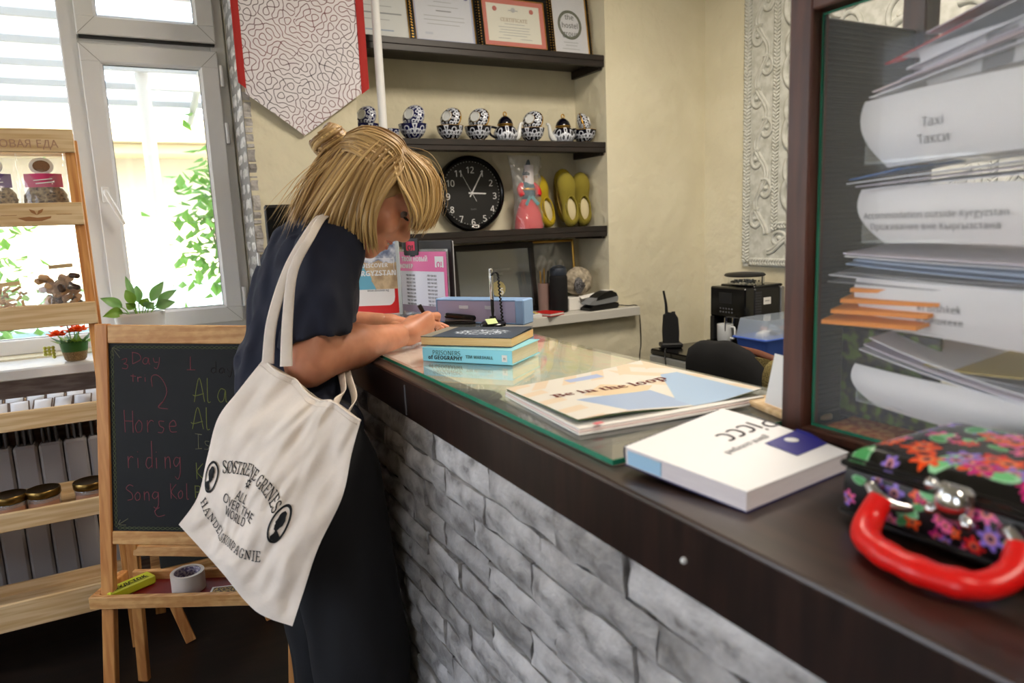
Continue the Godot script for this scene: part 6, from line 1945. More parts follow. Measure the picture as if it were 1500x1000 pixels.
	for q in [["tray_front", Vector3(-0.04, -0.03, 0.002), Vector3(0.56, 0.004, 0.018), M.pine], ["tray_back", Vector3(0.0, -0.03, -0.135), Vector3(0.54, 0.006, -0.12), M.pine], ["tray_side", Vector3(-0.04, -0.03, -0.135), Vector3(-0.018, 0.004, 0.002), M.pine_up], ["tray_side", Vector3(0.538, -0.03, -0.135), Vector3(0.56, 0.004, 0.002), M.pine_up], ["tray_floor", Vector3(-0.018, -0.026, -0.12), Vector3(0.538, -0.018, 0.002), mat("tray_red", Color(0.48, 0.05, 0.05), 0.5)]]:
		var ob := obj(q[0], spanned(q[1], q[2]), q[3], o)
		ob.transform = inv
	var onto := func(x: float, z: float, yaw: float) -> Transform3D: return lv * at(Vector3(x, -0.0175, z), Vector3(0, yaw, 0))
	var er := thing("board_eraser", "yellow printed eraser block at the left end of the red tray", "eraser", onto.call(0.030, -0.055, 56.0))
	obj("block", spanned(Vector3(-0.062, 0, -0.021), Vector3(0.062, 0.026, 0.021), 0.004), mat("eraser_yellow", Color(0.78, 0.80, 0.16), 0.5), er)
	lettering("ВУДСТОК", 0.019, Transform3D(Basis(Vector3(1, 0, 0), -PI / 2), Vector3(0, 0.0266, 0.004)), M.ink, er, "Droid Sans", true)
	var sl := S()
	for i in 2:
		bx(sl, at(Vector3(0, 0.0263, 0.010 + 0.006 * i)), Vector3(0.09, 0.0006, 0.002), 0)
	obj("printed_line", sl, M.ink, er)
	var tp := thing("tape_roll", "roll of white packing tape standing on the red tray", "tape roll", onto.call(0.19, -0.06, 0.0))
	var tr := S()
	lathe(tr, [Vector2(0.034, 0), Vector2(0.043, 0), Vector2(0.043, 0.05), Vector2(0.034, 0.05)], 36, Transform3D())
	obj("tape", tr, mat("tape_white", Color(0.82, 0.78, 0.74), 0.35), tp)
	var tc := S()
	lathe(tc, [Vector2(0.034, 0.001), Vector2(0.034, 0.049), Vector2(0.0325, 0.049), Vector2(0.0325, 0.001), Vector2(0.034, 0.001)], 36, Transform3D())
	obj("card_core", tc, grained("core_print", Color(0.35, 0.30, 0.42), Color(0.80, 0.76, 0.74), 0.8, Vector3.ONE * 12, 0.03, 2), tp)
	var cd := thing("postcard", "small bordered card on the tray beside the tote bag", "card", onto.call(0.30, -0.035, 10.0))
	obj("card", spanned(Vector3(-0.04, 0, -0.03), Vector3(0.04, 0.003, 0.03), 0.0004), M.paper, cd)
	obj("picture", spanned(Vector3(-0.034, 0.003, -0.024), Vector3(0.034, 0.0036, 0.024), 0), grained("card_pic", Color(0.25, 0.18, 0.12), Color(0.75, 0.62, 0.35), 0.6, Vector3.ONE * 10, 0.04, 2), cd)
	# a low stool with a grey box behind the easel
	var st := thing("low_stool", "low wooden stool with splayed legs behind the easel", "stool")
	obj("seat", spanned(Vector3(-0.06, 0.235, -2.78), Vector3(0.28, 0.262, -2.56)), M.pine, st)
	for q in [[-0.03, -2.59, 0.035, -2.53], [0.25, -2.59, 0.30, -2.53], [-0.03, -2.75, -0.05, -2.80], [0.25, -2.75, 0.30, -2.80]]:
		var s := S()
		var a := Vector3(q[0], 0.236, q[1])
		var b := Vector3(q[2], 0.002, q[3])
		bar(s, a, b, 0.034, 0.02)
		obj("leg", s, M.pine_up, st)
	var gb := thing("grey_box", "dark grey box resting on the low stool behind the easel", "box")
	obj("carton", spanned(Vector3(-0.03, 0.263, -2.74), Vector3(0.24, 0.33, -2.58)), mat("carton_grey", Color(0.20, 0.21, 0.20), 0.8), gb)
	obj("lid", spanned(Vector3(-0.035, 0.33, -2.745), Vector3(0.245, 0.345, -2.575)), M.carton_grey, gb)

# ---------------------------------------------------------------- glass showcase on the counter
func showcase() -> void:
	var wood := grained("case_brown", Color(0.27, 0.145, 0.105), Color(0.34, 0.19, 0.14), 0.4, Vector3(8, 0.8, 8), 0.02)
	var o := thing("glass_showcase", "dark brown wooden showcase with a glass front full of brochure trays", "showcase")
	var y0 := 1.1003
	for q in [[0.700, -0.612], [0.700, 0.0], [0.905, -0.612], [0.905, 0.0]]:
		obj("post", spanned(Vector3(q[0], y0, q[1]), Vector3(q[0] + 0.03, 1.66, q[1] + 0.032)), wood, o)
	obj("bottom_rail", spanned(Vector3(0.700, y0, -0.581), Vector3(0.722, y0 + 0.012, 0.0)), wood, o)
	obj("top_rail", spanned(Vector3(0.700, 1.592, -0.581), Vector3(0.730, 1.66, 0.0)), wood, o)
	obj("roof_board", spanned(Vector3(0.700, 1.64, -0.612), Vector3(0.935, 1.66, 0.032)), wood, o)
	obj("floor_board", spanned(Vector3(0.722, y0, -0.581), Vector3(0.935, y0 + 0.01, 0.0)), wood, o)
	var ribbed := mat("ribbed_brown", Color(0.20, 0.15, 0.135), 0.4)
	obj("end_panel", spanned(Vector3(0.73, y0, -0.602), Vector3(0.905, 1.592, -0.592)), ribbed, o)
	var rb := S()
	for i in 78:
		bx(rb, at(Vector3(0.815, y0 + 0.018 + i * 0.0061, -0.5905)), Vector3(0.172, 0.0032, 0.003), 0.0008)
	obj("rib", rb, ribbed, o).set_meta("kind", "stuff")
	obj("pane", spanned(Vector3(0.7155, y0 + 0.012, -0.577), Vector3(0.7185, 1.588, -0.01), 0), M.clear_pane, o)
	var ge := S()
	span(ge, Vector3(0.715, y0 + 0.012, -0.5785), Vector3(0.719, 1.5895, -0.577), 0)
	span(ge, Vector3(0.715, 1.588, -0.577), Vector3(0.719, 1.5895, -0.01), 0)
	span(ge, Vector3(0.715, y0 + 0.0118, -0.577), Vector3(0.719, y0 + 0.0145, -0.01), 0)
	obj("polished_edge", ge, M.green_edge, o)
	# trays of clear plastic, each fronted by a bent white title sheet
	var title := mat("title_sheet", Color(0.90, 0.89, 0.89), 0.6)
	var k := 0
	for q in [[1.416, 1.490, "Taxi\nТакси", 0.0135, -0.457, "topmost"], [1.329, 1.390, "Accommodation outside Kyrgyzstan\nПроживание вне Кыргызстана", 0.0099, -0.456, "second"], [1.232, 1.292, "in Bishkek\nв Бишкеке", 0.0105, -0.440, "third"], [1.142, 1.190, "", 0.01, -0.4, "lowest"]]:
		var tr := thing("brochure_tray", "%s clear brochure tray in the showcase, bent white title sheet %s" % [q[5], ["reading taxi", "naming accommodation", "behind orange envelopes", "left blank"][k]], "tray", Transform3D(), "brochure trays in the showcase")
		var z0 := -0.545
		var z1 := -0.06
		obj("tray_floor", spanned(Vector3(0.742, q[0] + 0.004, z0 + 0.01), Vector3(0.90, q[0] + 0.007, z1), 0), M.acrylic, tr)
		obj("tray_wall", spanned(Vector3(0.742, q[0] + 0.004, z0 + 0.006), Vector3(0.90, q[0] + 0.03, z0 + 0.009), 0), M.acrylic, tr)
		var front := func(u: float, v: float) -> Vector3:
			var edge := 0.028 * (v * v) - 0.004 * sin(v * PI)
			var z := lerpf(z0 + edge, z1, u)
			var curl := pow(1.0 - u, 6.0) * 0.012
			return Vector3(0.740 - 0.011 * sin((0.15 + v * 0.85) * PI) + curl, lerpf(q[1], q[0], v) + 0.004 * sin(u * 5.0 + k), z)
		var s := S()
		slab(s, 26, 10, front, Vector3(0.0012, 0, 0))
		var ts := obj("title_sheet", s, title, tr)
		if q[2]:
			var t := S()
			var line := 0
			for w in q[2].split("\n"):
				var ly: float = (q[0] + q[1]) / 2 + 0.004 - line * q[3] * 1.25
				write(t, w, q[3], func(p):
					var v: float = clampf((q[1] - (ly + p.y)) / (q[1] - q[0]), 0.0, 1.0)
					var u: float = (q[4] + p.x - z0) / (z1 - z0)
					var f: Vector3 = front.call(u, v)
					return Vector3(f.x - 0.0006, ly + p.y, q[4] + p.x))
				line += 1
			obj("lettering", t, mat("title_grey", Color(0.56, 0.55, 0.56), 0.8), ts)
		k += 1
	# what lies in the trays: stacks of sheets, each sheet a piece of its stack
	var greys := [mat("sheet_white", Color(0.88, 0.88, 0.90), 0.6), mat("sheet_lilac", Color(0.80, 0.77, 0.82), 0.6), mat("sheet_rose", Color(0.86, 0.79, 0.80), 0.6), mat("sheet_grey", Color(0.55, 0.54, 0.55), 0.6), mat("sheet_blue", Color(0.24, 0.42, 0.68), 0.5), mat("sheet_paleblue", Color(0.62, 0.70, 0.82), 0.6), mat("sheet_sand", Color(0.72, 0.64, 0.38), 0.6), mat("sheet_orange", Color(0.90, 0.55, 0.16), 0.7)]
	var stack := func(called: String, label: String, category: String, rows: Array) -> Node3D:
		# rows: [y, z start, z end, x front, tilt up per metre, curl, material index]
		var n := thing(called, label, category)
		for r in rows:
			var s := S()
			slab(s, 10, 4, func(u, v): return Vector3(r[3] + 0.15 * v - 0.012 * u * (r[6] % 3), r[0] + (lerpf(r[1], r[2], u) - r[1]) * r[4] + r[5] * pow(1.0 - u, 3.0) + 0.012 * v, lerpf(r[1], r[2], u)), Vector3(0, -0.0013, 0))
			obj("sheet", s, greys[r[6]], n)
		return n
	var top: Node3D = stack.call("brochure_stack", "fanned white and pink brochures rising from the topmost tray", "brochures", [[1.492, -0.53, -0.10, 0.733, 0.16, 0, 0], [1.497, -0.525, -0.12, 0.731, 0.17, 0, 2], [1.503, -0.49, -0.1, 0.726, 0.20, 0, 1], [1.513, -0.485, -0.10, 0.728, 0.22, 0, 0], [1.526, -0.492, -0.14, 0.727, 0.24, 0, 0], [1.545, -0.47, -0.1, 0.735, 0.25, 0, 1]])
	var ps := S()
	slab(ps, 6, 3, func(u, v): return Vector3(0.722 + 0.03 * v, 1.521 + u * 0.022 + 0.006 * v, -0.505 + u * 0.085), Vector3(0, -0.001, 0))
	obj("red_corner", ps, mat("sheet_red", Color(0.78, 0.18, 0.20), 0.6), top)
	# a standing brochure leaning forward, its face to the customers
	var fs := S()
	slab(fs, 8, 4, func(u, v): return Vector3(0.734 + 0.02 * v, 1.496 + u * 0.02 + (1.0 - v) * 0.034, -0.478 + u * 0.30), Vector3(0.0012, 0, 0))
	obj("standing_sheet", fs, greys[0], top)
	var gb := S()
	slab(gb, 1, 1, func(u, v): return Vector3(0.7332 + 0.02 * v, 1.499 + 0.02 * u * 0.14 + (1.0 - v) * 0.030, -0.41 + u * 0.028 - v * 0.014), Vector3(0.0003, 0, 0))
	obj("printed_block", gb, greys[3], top)
	stack.call("brochure_stack", "blue folder and grey brochures above the accommodation title sheet", "brochures", [[1.393, -0.53, -0.1, 0.731, 0.03, 0, 0], [1.397, -0.542, -0.1, 0.732, 0.04, 0, 1], [1.401, -0.552, -0.12, 0.730, 0.05, 0, 0], [1.405, -0.547, -0.478, 0.727, 0.10, 0, 4], [1.404, -0.47, -0.1, 0.729, 0.04, 0, 3], [1.411, -0.45, -0.1, 0.728, 0.05, 0, 3]])
	stack.call("brochure_stack", "flat pile of white and pale blue brochures below the accommodation tray", "brochures", [[1.288, -0.577, -0.1, 0.735, -0.02, 0, 3], [1.292, -0.575, -0.1, 0.734, -0.02, 0.004, 0], [1.296, -0.56, -0.1, 0.732, -0.01, 0.004, 3], [1.302, -0.55, -0.12, 0.731, -0.02, 0.008, 5], [1.307, -0.54, -0.1, 0.730, -0.02, 0.008, 5], [1.311, -0.552, -0.12, 0.731, -0.01, 0.008, 0], [1.316, -0.555, -0.1, 0.732, -0.015, 0.006, 1]])
	var en := thing("envelope_stack", "stack of four orange envelopes jutting from the third tray", "envelopes")
	for i in 4:
		var s := S()
		slab(s, 8, 4, func(u, v): return Vector3(0.7195 + 0.006 * i + 0.14 * v + 0.045 * v * u * 0.3, 1.243 + 0.0125 * i + 0.030 * v + 0.004 * u, lerpf(-0.572 + 0.008 * i - v * 0.005, -0.455 + 0.03 * v + 0.008 * i, u)), Vector3(0, -0.0045, 0))
		obj("envelope", s, greys[7], en)
	stack.call("brochure_stack", "curled magazine pages above the lowest tray of the showcase", "brochures", [[1.190, -0.53, -0.15, 0.733, -0.07, 0.022, 0], [1.192, -0.525, -0.15, 0.734, -0.06, 0.026, 1], [1.194, -0.52, -0.15, 0.736, -0.06, 0.032, 0], [1.197, -0.49, -0.36, 0.740, 0.06, 0.010, 6], [1.202, -0.45, -0.1, 0.738, -0.05, 0, 3]])
	var dk := thing("photo_book", "green and brown photo brochure standing at the showcase's end panel", "brochure")
	obj("cover", spanned(Vector3(0.775, 1.113, -0.586), Vector3(0.779, 1.228, -0.46)), grained("photo_green", Color(0.16, 0.12, 0.13), Color(0.36, 0.42, 0.16), 0.4, Vector3.ONE * 9, 0.02, 2), dk)
	obj("pages", spanned(Vector3(0.779, 1.114, -0.585), Vector3(0.785, 1.226, -0.462)), M.paper, dk)
	var pc := thing("picture_card", "orange toned picture card lying on the showcase floor", "card")
	var ss := S()
	slab(ss, 4, 4, func(u, v): return Vector3(0.728 + 0.10 * v, 1.1125 + 0.008 * v, lerpf(-0.565, -0.44, u)), Vector3(0, -0.0015, 0))
	obj("card", ss, grained("card_orange", Color(0.62, 0.30, 0.16), Color(0.78, 0.58, 0.36), 0.5, Vector3.ONE * 9, 0.03, 3), pc)
	var bl := thing("white_leaflets", "white leaflets lying flat on the showcase floor beside the picture card", "leaflets")
	for i in 3:
		var s := S()
		slab(s, 5, 3, func(u, v): return Vector3(0.730 + 0.004 * i + 0.11 * v, 1.1135 + 0.0028 * i + 0.010 * v * (1 - u), lerpf(-0.43 - 0.012 * i, -0.12, u)), Vector3(0, -0.0024, 0))
		obj("leaflet", s, [greys[2], greys[0], greys[2]][i], bl)

# ---------------------------------------------------------------- floral case
func suitcase() -> void:
	var o := thing("floral_case", "small black floral case with red handle and chrome clasp before the showcase", "case", Transform3D())
	var fx := 0.535
	var z0 := -0.397
	var z1 := -0.06
	var bk := 0.692
	var base := 1.1004
	var black := mat("case_black", Color(0.025, 0.022, 0.025), 0.3)
	obj("body", spanned(Vector3(fx, base + 0.002, z0), Vector3(bk, 1.150, z1), 0.006), black, o)
	for q in [[1.1085, "lower_ridge"], [1.152, "seam_ridge"]]:
		obj(q[1], spanned(Vector3(fx - 0.003, q[0] - 0.0035, z0 - 0.003), Vector3(bk, q[0] + 0.0025, z1 + 0.003), 0.002), black, o)
	var lid := func(u: float, v: float) -> Vector3:
		var ex := minf(v, 1.0 - v) * 7.0
		var ez := minf(u, 1.0 - u) * 14.0
		var d := clampf(minf(ex, ez), 0.0, 1.0)
		return Vector3(lerpf(fx, bk, v), 1.1545 + 0.0135 * sqrt(1.0 - pow(1.0 - d, 2.0)) + 0.006 * sin(v * PI) * sin(u * PI), lerpf(z0, z1, u))
	var s := S()
	grid(s, 40, 24, lid)
	var flower := func(seed_: int, w: int, h: int, n: int, soft: float) -> ImageTexture:
		var r := RandomNumberGenerator.new()
		r.seed = seed_
		var pal := [Color(0.90, 0.38, 0.62), Color(0.93, 0.30, 0.08), Color(0.30, 0.62, 0.36), Color(0.55, 0.45, 0.80), Color(0.78, 0.12, 0.45), Color(0.85, 0.10, 0.12), Color(0.45, 0.78, 0.50)]
		var fl: Array = []
		for i in n:
			var c: int = r.randi() % 7
			fl.append([Vector2(r.randf() * w, r.randf() * h), r.randf_range(0.06, 0.15) * h * soft, c, 5 + r.randi() % 4, r.randf() * TAU])
		return picture(w, h, func(x, y):
			var col := Color(0.02, 0.018, 0.02)
			for f in fl:
				var p: Vector2 = Vector2(x, y) - f[0]
				if absf(p.x) > f[1] * 1.3 or absf(p.y) > f[1] * 1.3: continue
				if f[2] in [2, 6]:
					var q: Vector2 = p.rotated(f[4])
					q.y *= 2.0
					if q.length() < f[1]: col = pal[f[2]] if q.length() < f[1] * 0.75 else pal[f[2]].lightened(0.3)
					continue
				var a: float = p.angle()
				var rr: float = f[1] * (0.78 + 0.22 * cos(a * f[3] + f[4]))
				if p.length() < rr:
					col = pal[f[2]]
					if p.length() < f[1] * 0.42: col = pal[f[2]].lerp(Color(0.95, 0.6, 0.35), 0.6)
					if p.length() < f[1] * 0.2: col = Color(0.25, 0.10, 0.25)
			return col)
	obj("lid", s, printed("lid_floral", flower.call(41, 320, 150, 150, 0.75), 0.25), o)
	obj("lid_side", spanned(Vector3(fx + 0.0005, 1.1545, z0 + 0.0005), Vector3(bk, 1.158, z1), 0.001), black, o)
	var f := S()
	slab(f, 30, 4, func(u, v): return Vector3(fx - 0.0012 - 0.002 * sin(v * PI), lerpf(1.1475, 1.1125, v), lerpf(z0 + 0.003, z1 - 0.003, u)), Vector3(0.001, 0, 0))
	obj("front_panel", f, printed("front_floral", flower.call(23, 512, 54, 70, 2.1), 0.35), o)
	# chrome clasp: a plate, a domed catch and two round lugs
	var c := S()
	bx(c, at(Vector3(fx - 0.006, 1.148, -0.297)), Vector3(0.010, 0.030, 0.028), 0.004)
	ball(c, Transform3D(Basis().scaled(Vector3(0.008, 0.014, 0.013)), Vector3(fx - 0.011, 1.150, -0.297)), 16, 10)
	obj("clasp", c, M.chrome, o)
	var lg := S()
	for q in [[0.160, -0.313], [0.137, -0.285], [0.140, -0.312]]:
		ball(lg, Transform3D(Basis().scaled(Vector3.ONE * 0.0055), Vector3(fx - 0.010, 1.0 + q[0], q[1])), 10, 8)
	obj("clasp_lug", lg, M.chrome, o)
	# handle mounts and the red handle lying on the worktop
	for z in [-0.354, -0.247]:
		var m := S()
		tube(m, spline([Vector3(fx - 0.001, 1.137, z - 0.021), Vector3(fx - 0.007, 1.1405, z - 0.010), Vector3(fx - 0.013, 1.136, z), Vector3(fx - 0.009, 1.132, z + 0.012), Vector3(fx - 0.001, 1.131, z + 0.022)], 16), [0.003, 0.004, 0.005, 0.0055, 0.006, 0.006, 0.006, 0.0062, 0.0065, 0.0065, 0.0065, 0.006, 0.0058, 0.0055, 0.005, 0.0045, 0.004], 10)
		obj("handle_mount", m, M.chrome, o)
	var hp := spline([Vector3(fx - 0.012, 1.136, -0.352), Vector3(0.511, 1.122, -0.353), Vector3(0.493, 1.1135, -0.344), Vector3(0.480, 1.1125, -0.322), Vector3(0.475, 1.1125, -0.296), Vector3(0.478, 1.1125, -0.270), Vector3(0.490, 1.1135, -0.252), Vector3(0.509, 1.122, -0.244), Vector3(fx - 0.012, 1.136, -0.246)], 48)
	var hr: Array = []
	for i in 49:
		hr.append(0.0105 + 0.0012 * sin(i / 48.0 * PI) + 0.0006 * sin(i * 1.05) * (1.0 if i > 14 and i < 36 else 0.0))
	var hs := S()
	tube(hs, hp, hr, 14, 0.85, Vector3.UP)
	obj("handle", hs, mat("handle_red", Color(0.86, 0.07, 0.06), 0.3), o)

# ---------------------------------------------------------------- the woman
func woman() -> void:
	var o := thing("person", "blonde woman in navy shirt and trousers bending over the counter, writing with a black pen", "person")
	var skin := grained("skin", Color(0.76, 0.50, 0.38), Color(0.82, 0.56, 0.43), 0.5, Vector3.ONE * 4, 0.02, 3, {"subsurf_scatter_enabled": true, "subsurf_scatter_strength": 0.15})
	# head frame: r to her right, u towards the crown, h where she looks
	var h := Vector3(0.706, -0.669, 0.230).normalized()
	var r := Vector3(-0.31, 0, 0.95).normalized()
	var u := r.cross(h).normalized()
	u = (u - h * u.dot(h)).normalized()
	if u.y < 0: u = -u
	var hc := Vector3(0.458, 1.447, -1.462)
	var L := func(x: float, y: float, z: float) -> Vector3: return hc + r * x + u * y + h * z
	var hb := Basis(r, u, h) if r.cross(u).dot(h) > 0 else Basis(-r, u, h)
	var body := S()
	# trunk, neck, arms, legs
	var neck := Vector3(0.372, 1.372, -1.575)
	blob(body, [[Vector3(0.322, 1.22, -1.60), Basis(), Vector3(0.08, 0.14, 0.125)], [Vector3(0.280, 1.03, -1.53), Basis(), Vector3(0.08, 0.12, 0.11)],
		[Vector3(0.355, 1.325, -1.44), Vector3(0.395, 1.33, -1.70), 0.036, 0.036], [neck, L.call(0, -0.045, -0.03), 0.052, 0.045],
		[Vector3(0.346, 1.325, -1.425), Vector3(0.277, 1.122, -1.372), 0.045, 0.040], [Vector3(0.277, 1.122, -1.372), Vector3(0.385, 1.138, -1.428), 0.039, 0.042], [Vector3(0.385, 1.138, -1.428), Vector3(0.512, 1.1375, -1.503), 0.040, 0.0265],
		[Vector3(0.40, 1.325, -1.72), Vector3(0.43, 1.125, -1.83), 0.043, 0.036], [Vector3(0.43, 1.14, -1.83), Vector3(0.555, 1.134, -1.775), 0.035, 0.025],
		[Vector3(0.275, 0.93, -1.36), Vector3(0.312, 0.55, -1.29), 0.075, 0.055], [Vector3(0.312, 0.55, -1.29), Vector3(0.295, 0.09, -1.29), 0.05, 0.036], [Vector3(0.28, 0.045, -1.29), Vector3(0.375, 0.03, -1.285), 0.04, 0.03],
		[Vector3(0.27, 0.93, -1.52), Vector3(0.305, 0.50, -1.54), 0.075, 0.055], [Vector3(0.305, 0.50, -1.54), Vector3(0.29, 0.09, -1.55), 0.05, 0.036], [Vector3(0.28, 0.045, -1.55), Vector3(0.375, 0.03, -1.55), 0.04, 0.03]], 0.012, 0.010)
	# head
	blob(body, [[L.call(0, 0.025, -0.012), hb, Vector3(0.073, 0.086, 0.094)], [L.call(0, -0.045, 0.026), hb, Vector3(0.054, 0.072, 0.060)], [L.call(0, -0.095, 0.058), L.call(0, -0.098, 0.066), 0.021, 0.018],
		[L.call(0, 0.004, 0.083), L.call(0, -0.030, 0.104), 0.009, 0.0125], [L.call(0.010, -0.034, 0.090), L.call(-0.010, -0.034, 0.090), 0.009, 0.009], [L.call(0, 0.028, 0.068), hb, Vector3(0.052, 0.022, 0.022)],
		[L.call(0.038, -0.030, 0.056), hb, Vector3(0.024, 0.026, 0.026)], [L.call(-0.038, -0.030, 0.056), hb, Vector3(0.024, 0.026, 0.026)],
		[L.call(0, -0.066, 0.074), hb, Vector3(0.026, 0.020, 0.018)],
		[L.call(0.074, -0.012, -0.012), hb, Vector3(0.009, 0.030, 0.018)], [L.call(-0.074, -0.012, -0.012), hb, Vector3(0.009, 0.030, 0.018)],
		[L.call(0.031, 0.006, 0.088), hb, Vector3(0.015, 0.010, 0.012), {"cut": true}], [L.call(-0.031, 0.006, 0.088), hb, Vector3(0.015, 0.010, 0.012), {"cut": true}],
		[L.call(-0.017, -0.064, 0.096), L.call(0.017, -0.064, 0.096), 0.0045, 0.0045, {"cut": true}], [L.call(0.017, -0.064, 0.096), L.call(0.027, -0.059, 0.082), 0.0045, 0.003, {"cut": true}]], 0.004, 0.006)
	# hands: palm, then each finger as a chain of its own
	right_hand(body, Vector3(0.512, 1.1375, -1.503))
	left_hand(body, Vector3(0.555, 1.134, -1.775))
	obj("body", body, skin, o)
	var lips := S()
	for q in [[-0.058, 0.0885], [-0.072, 0.088]]:
		tube(lips, spline([L.call(-0.025, q[0] * 0.4 - 0.037, 0.079), L.call(-0.012, q[0], q[1] + 0.001), L.call(0, q[0] - 0.001, q[1] + 0.003), L.call(0.012, q[0], q[1] + 0.001), L.call(0.025, q[0] * 0.4 - 0.037, 0.079)], 12), [0.001, 0.002, 0.0025, 0.003, 0.0033, 0.0035, 0.0035, 0.0035, 0.0033, 0.003, 0.0025, 0.002, 0.001], 8)
	obj("lips", lips, mat("lips", Color(0.68, 0.34, 0.29), 0.45), o)
	var th := S()
	bx(th, Transform3D(hb, L.call(0, -0.0625, 0.0865)), Vector3(0.032, 0.006, 0.006), 0.002)
	obj("teeth", th, M.white, o)
	for sx in [1.0, -1.0]:
		var e := S()
		ball(e, Transform3D(Basis().scaled(Vector3.ONE * 0.0105), L.call(0.031 * sx, 0.005, 0.0715)), 14, 10)
		var ey := obj("eye", e, mat("eye_white", Color(0.45, 0.38, 0.34), 0.3), o)
		var lid := S()
		tube(lid, spline([L.call(0.017 * sx, 0.001, 0.083), L.call(0.031 * sx, 0.000, 0.0885), L.call(0.045 * sx, -0.001, 0.080)], 8), 0.0022, 6)
		obj("lash_line", lid, mat("lash", Color(0.12, 0.07, 0.05), 0.7), ey)
	# shirt
	var navy := mat("shirt_navy", Color(0.095, 0.11, 0.18), 0.9)
	var sh := S()
	blob(sh, [[Vector3(0.325, 1.225, -1.60), Basis(Vector3(0, 0, 1), -0.35), Vector3(0.110, 0.165, 0.165)], [Vector3(0.283, 1.05, -1.545), Basis(Vector3(0, 0, 1), -0.2), Vector3(0.108, 0.15, 0.145)],
		[Vector3(0.26, 1.10, -1.56), Vector3(0.265, 0.94, -1.46), 0.09, 0.115, {"clip": [Vector3(0.26, 0.905, -1.45), Vector3(0, -1, 0)]}], [Vector3(0.265, 0.97, -1.45), Basis(), Vector3(0.122, 0.10, 0.165), {"clip": [Vector3(0.26, 0.905, -1.45), Vector3(0, -1, 0)]}],
		[Vector3(0.355, 1.335, -1.45), Vector3(0.395, 1.335, -1.70), 0.054, 0.052], [Vector3(0.345, 1.318, -1.585), Basis(Vector3(0, 0, 1), -0.4), Vector3(0.085, 0.07, 0.125)],
		[Vector3(0.350, 1.328, -1.430), Vector3(0.272, 1.09, -1.365), 0.060, 0.066, {"clip": [Vector3(0.283, 1.166, -1.372), Vector3(0.12, -1, 0.15)]}],
		[Vector3(0.40, 1.325, -1.72), Vector3(0.44, 1.09, -1.83), 0.060, 0.070, {"clip": [Vector3(0.44, 1.140, -1.80), Vector3(0.1, -1, -0.2)]}],
		[neck - Vector3(0.012, 0.012, 0), L.call(0, -0.06, -0.06), 0.054, 0.051, {"clip": [Vector3(0.385, 1.388, -1.57), Vector3(0.45, 0.9, 0.1)]}]], 0.008, 0.009, 0.014, 15.0, Vector3(1.0, 0.33, 1.0))
	obj("shirt", sh, navy, o)
	obj("care_tag", box(Vector3(0.226, 1.322, -1.513), Vector3(0.004, 0.026, 0.010), 0.0005), M.white, o)
	# trousers: wide and dark, hanging straight
	var tr := S()
	blob(tr, [[Vector3(0.268, 0.955, -1.44), Basis(), Vector3(0.118, 0.10, 0.165)], [Vector3(0.285, 0.90, -1.345), Vector3(0.312, 0.55, -1.29), 0.104, 0.086], [Vector3(0.312, 0.55, -1.29), Vector3(0.308, 0.02, -1.29), 0.086, 0.094, {"clip": [Vector3(0, 0.05, 0), Vector3(0, -1, 0)]}],
		[Vector3(0.278, 0.90, -1.525), Vector3(0.305, 0.50, -1.54), 0.104, 0.088], [Vector3(0.305, 0.50, -1.54), Vector3(0.305, 0.02, -1.55), 0.088, 0.098, {"clip": [Vector3(0, 0.05, 0), Vector3(0, -1, 0)]}]], 0.012, 0.012, 0.014, 8.0, Vector3(1.0, 0.25, 1.0))
	obj("trousers", tr, mat("trousers_navy", Color(0.028, 0.032, 0.055), 0.9), o)
	hair(o, L, hb)
	# the pen in her hand
	var pen := S()
	var tip := Vector3(0.617, 1.1082, -1.538)
	var top := Vector3(0.572, 1.196, -1.540)
	tube(pen, [tip, tip.lerp(top, 0.12), tip.lerp(top, 0.14), top.lerp(tip, 0.12), top.lerp(tip, 0.10), top], [0.0008, 0.0035, 0.0045, 0.0045, 0.0052, 0.0050], 10)
	tag(obj("writing_pen", pen, M.black), "black pen held upright in the woman's right hand", "pen")

func finger(s: SurfaceTool, pts: Array, ra: float, rb: float) -> void:
	var b: Array = []
	for i in pts.size() - 1:
		var t0 := float(i) / (pts.size() - 1)
		var t1 := float(i + 1) / (pts.size() - 1)
		b.append([pts[i], pts[i + 1], lerpf(ra, rb, t0), lerpf(ra, rb, t1)])
	blob(s, b, 0.003, 0.0012)

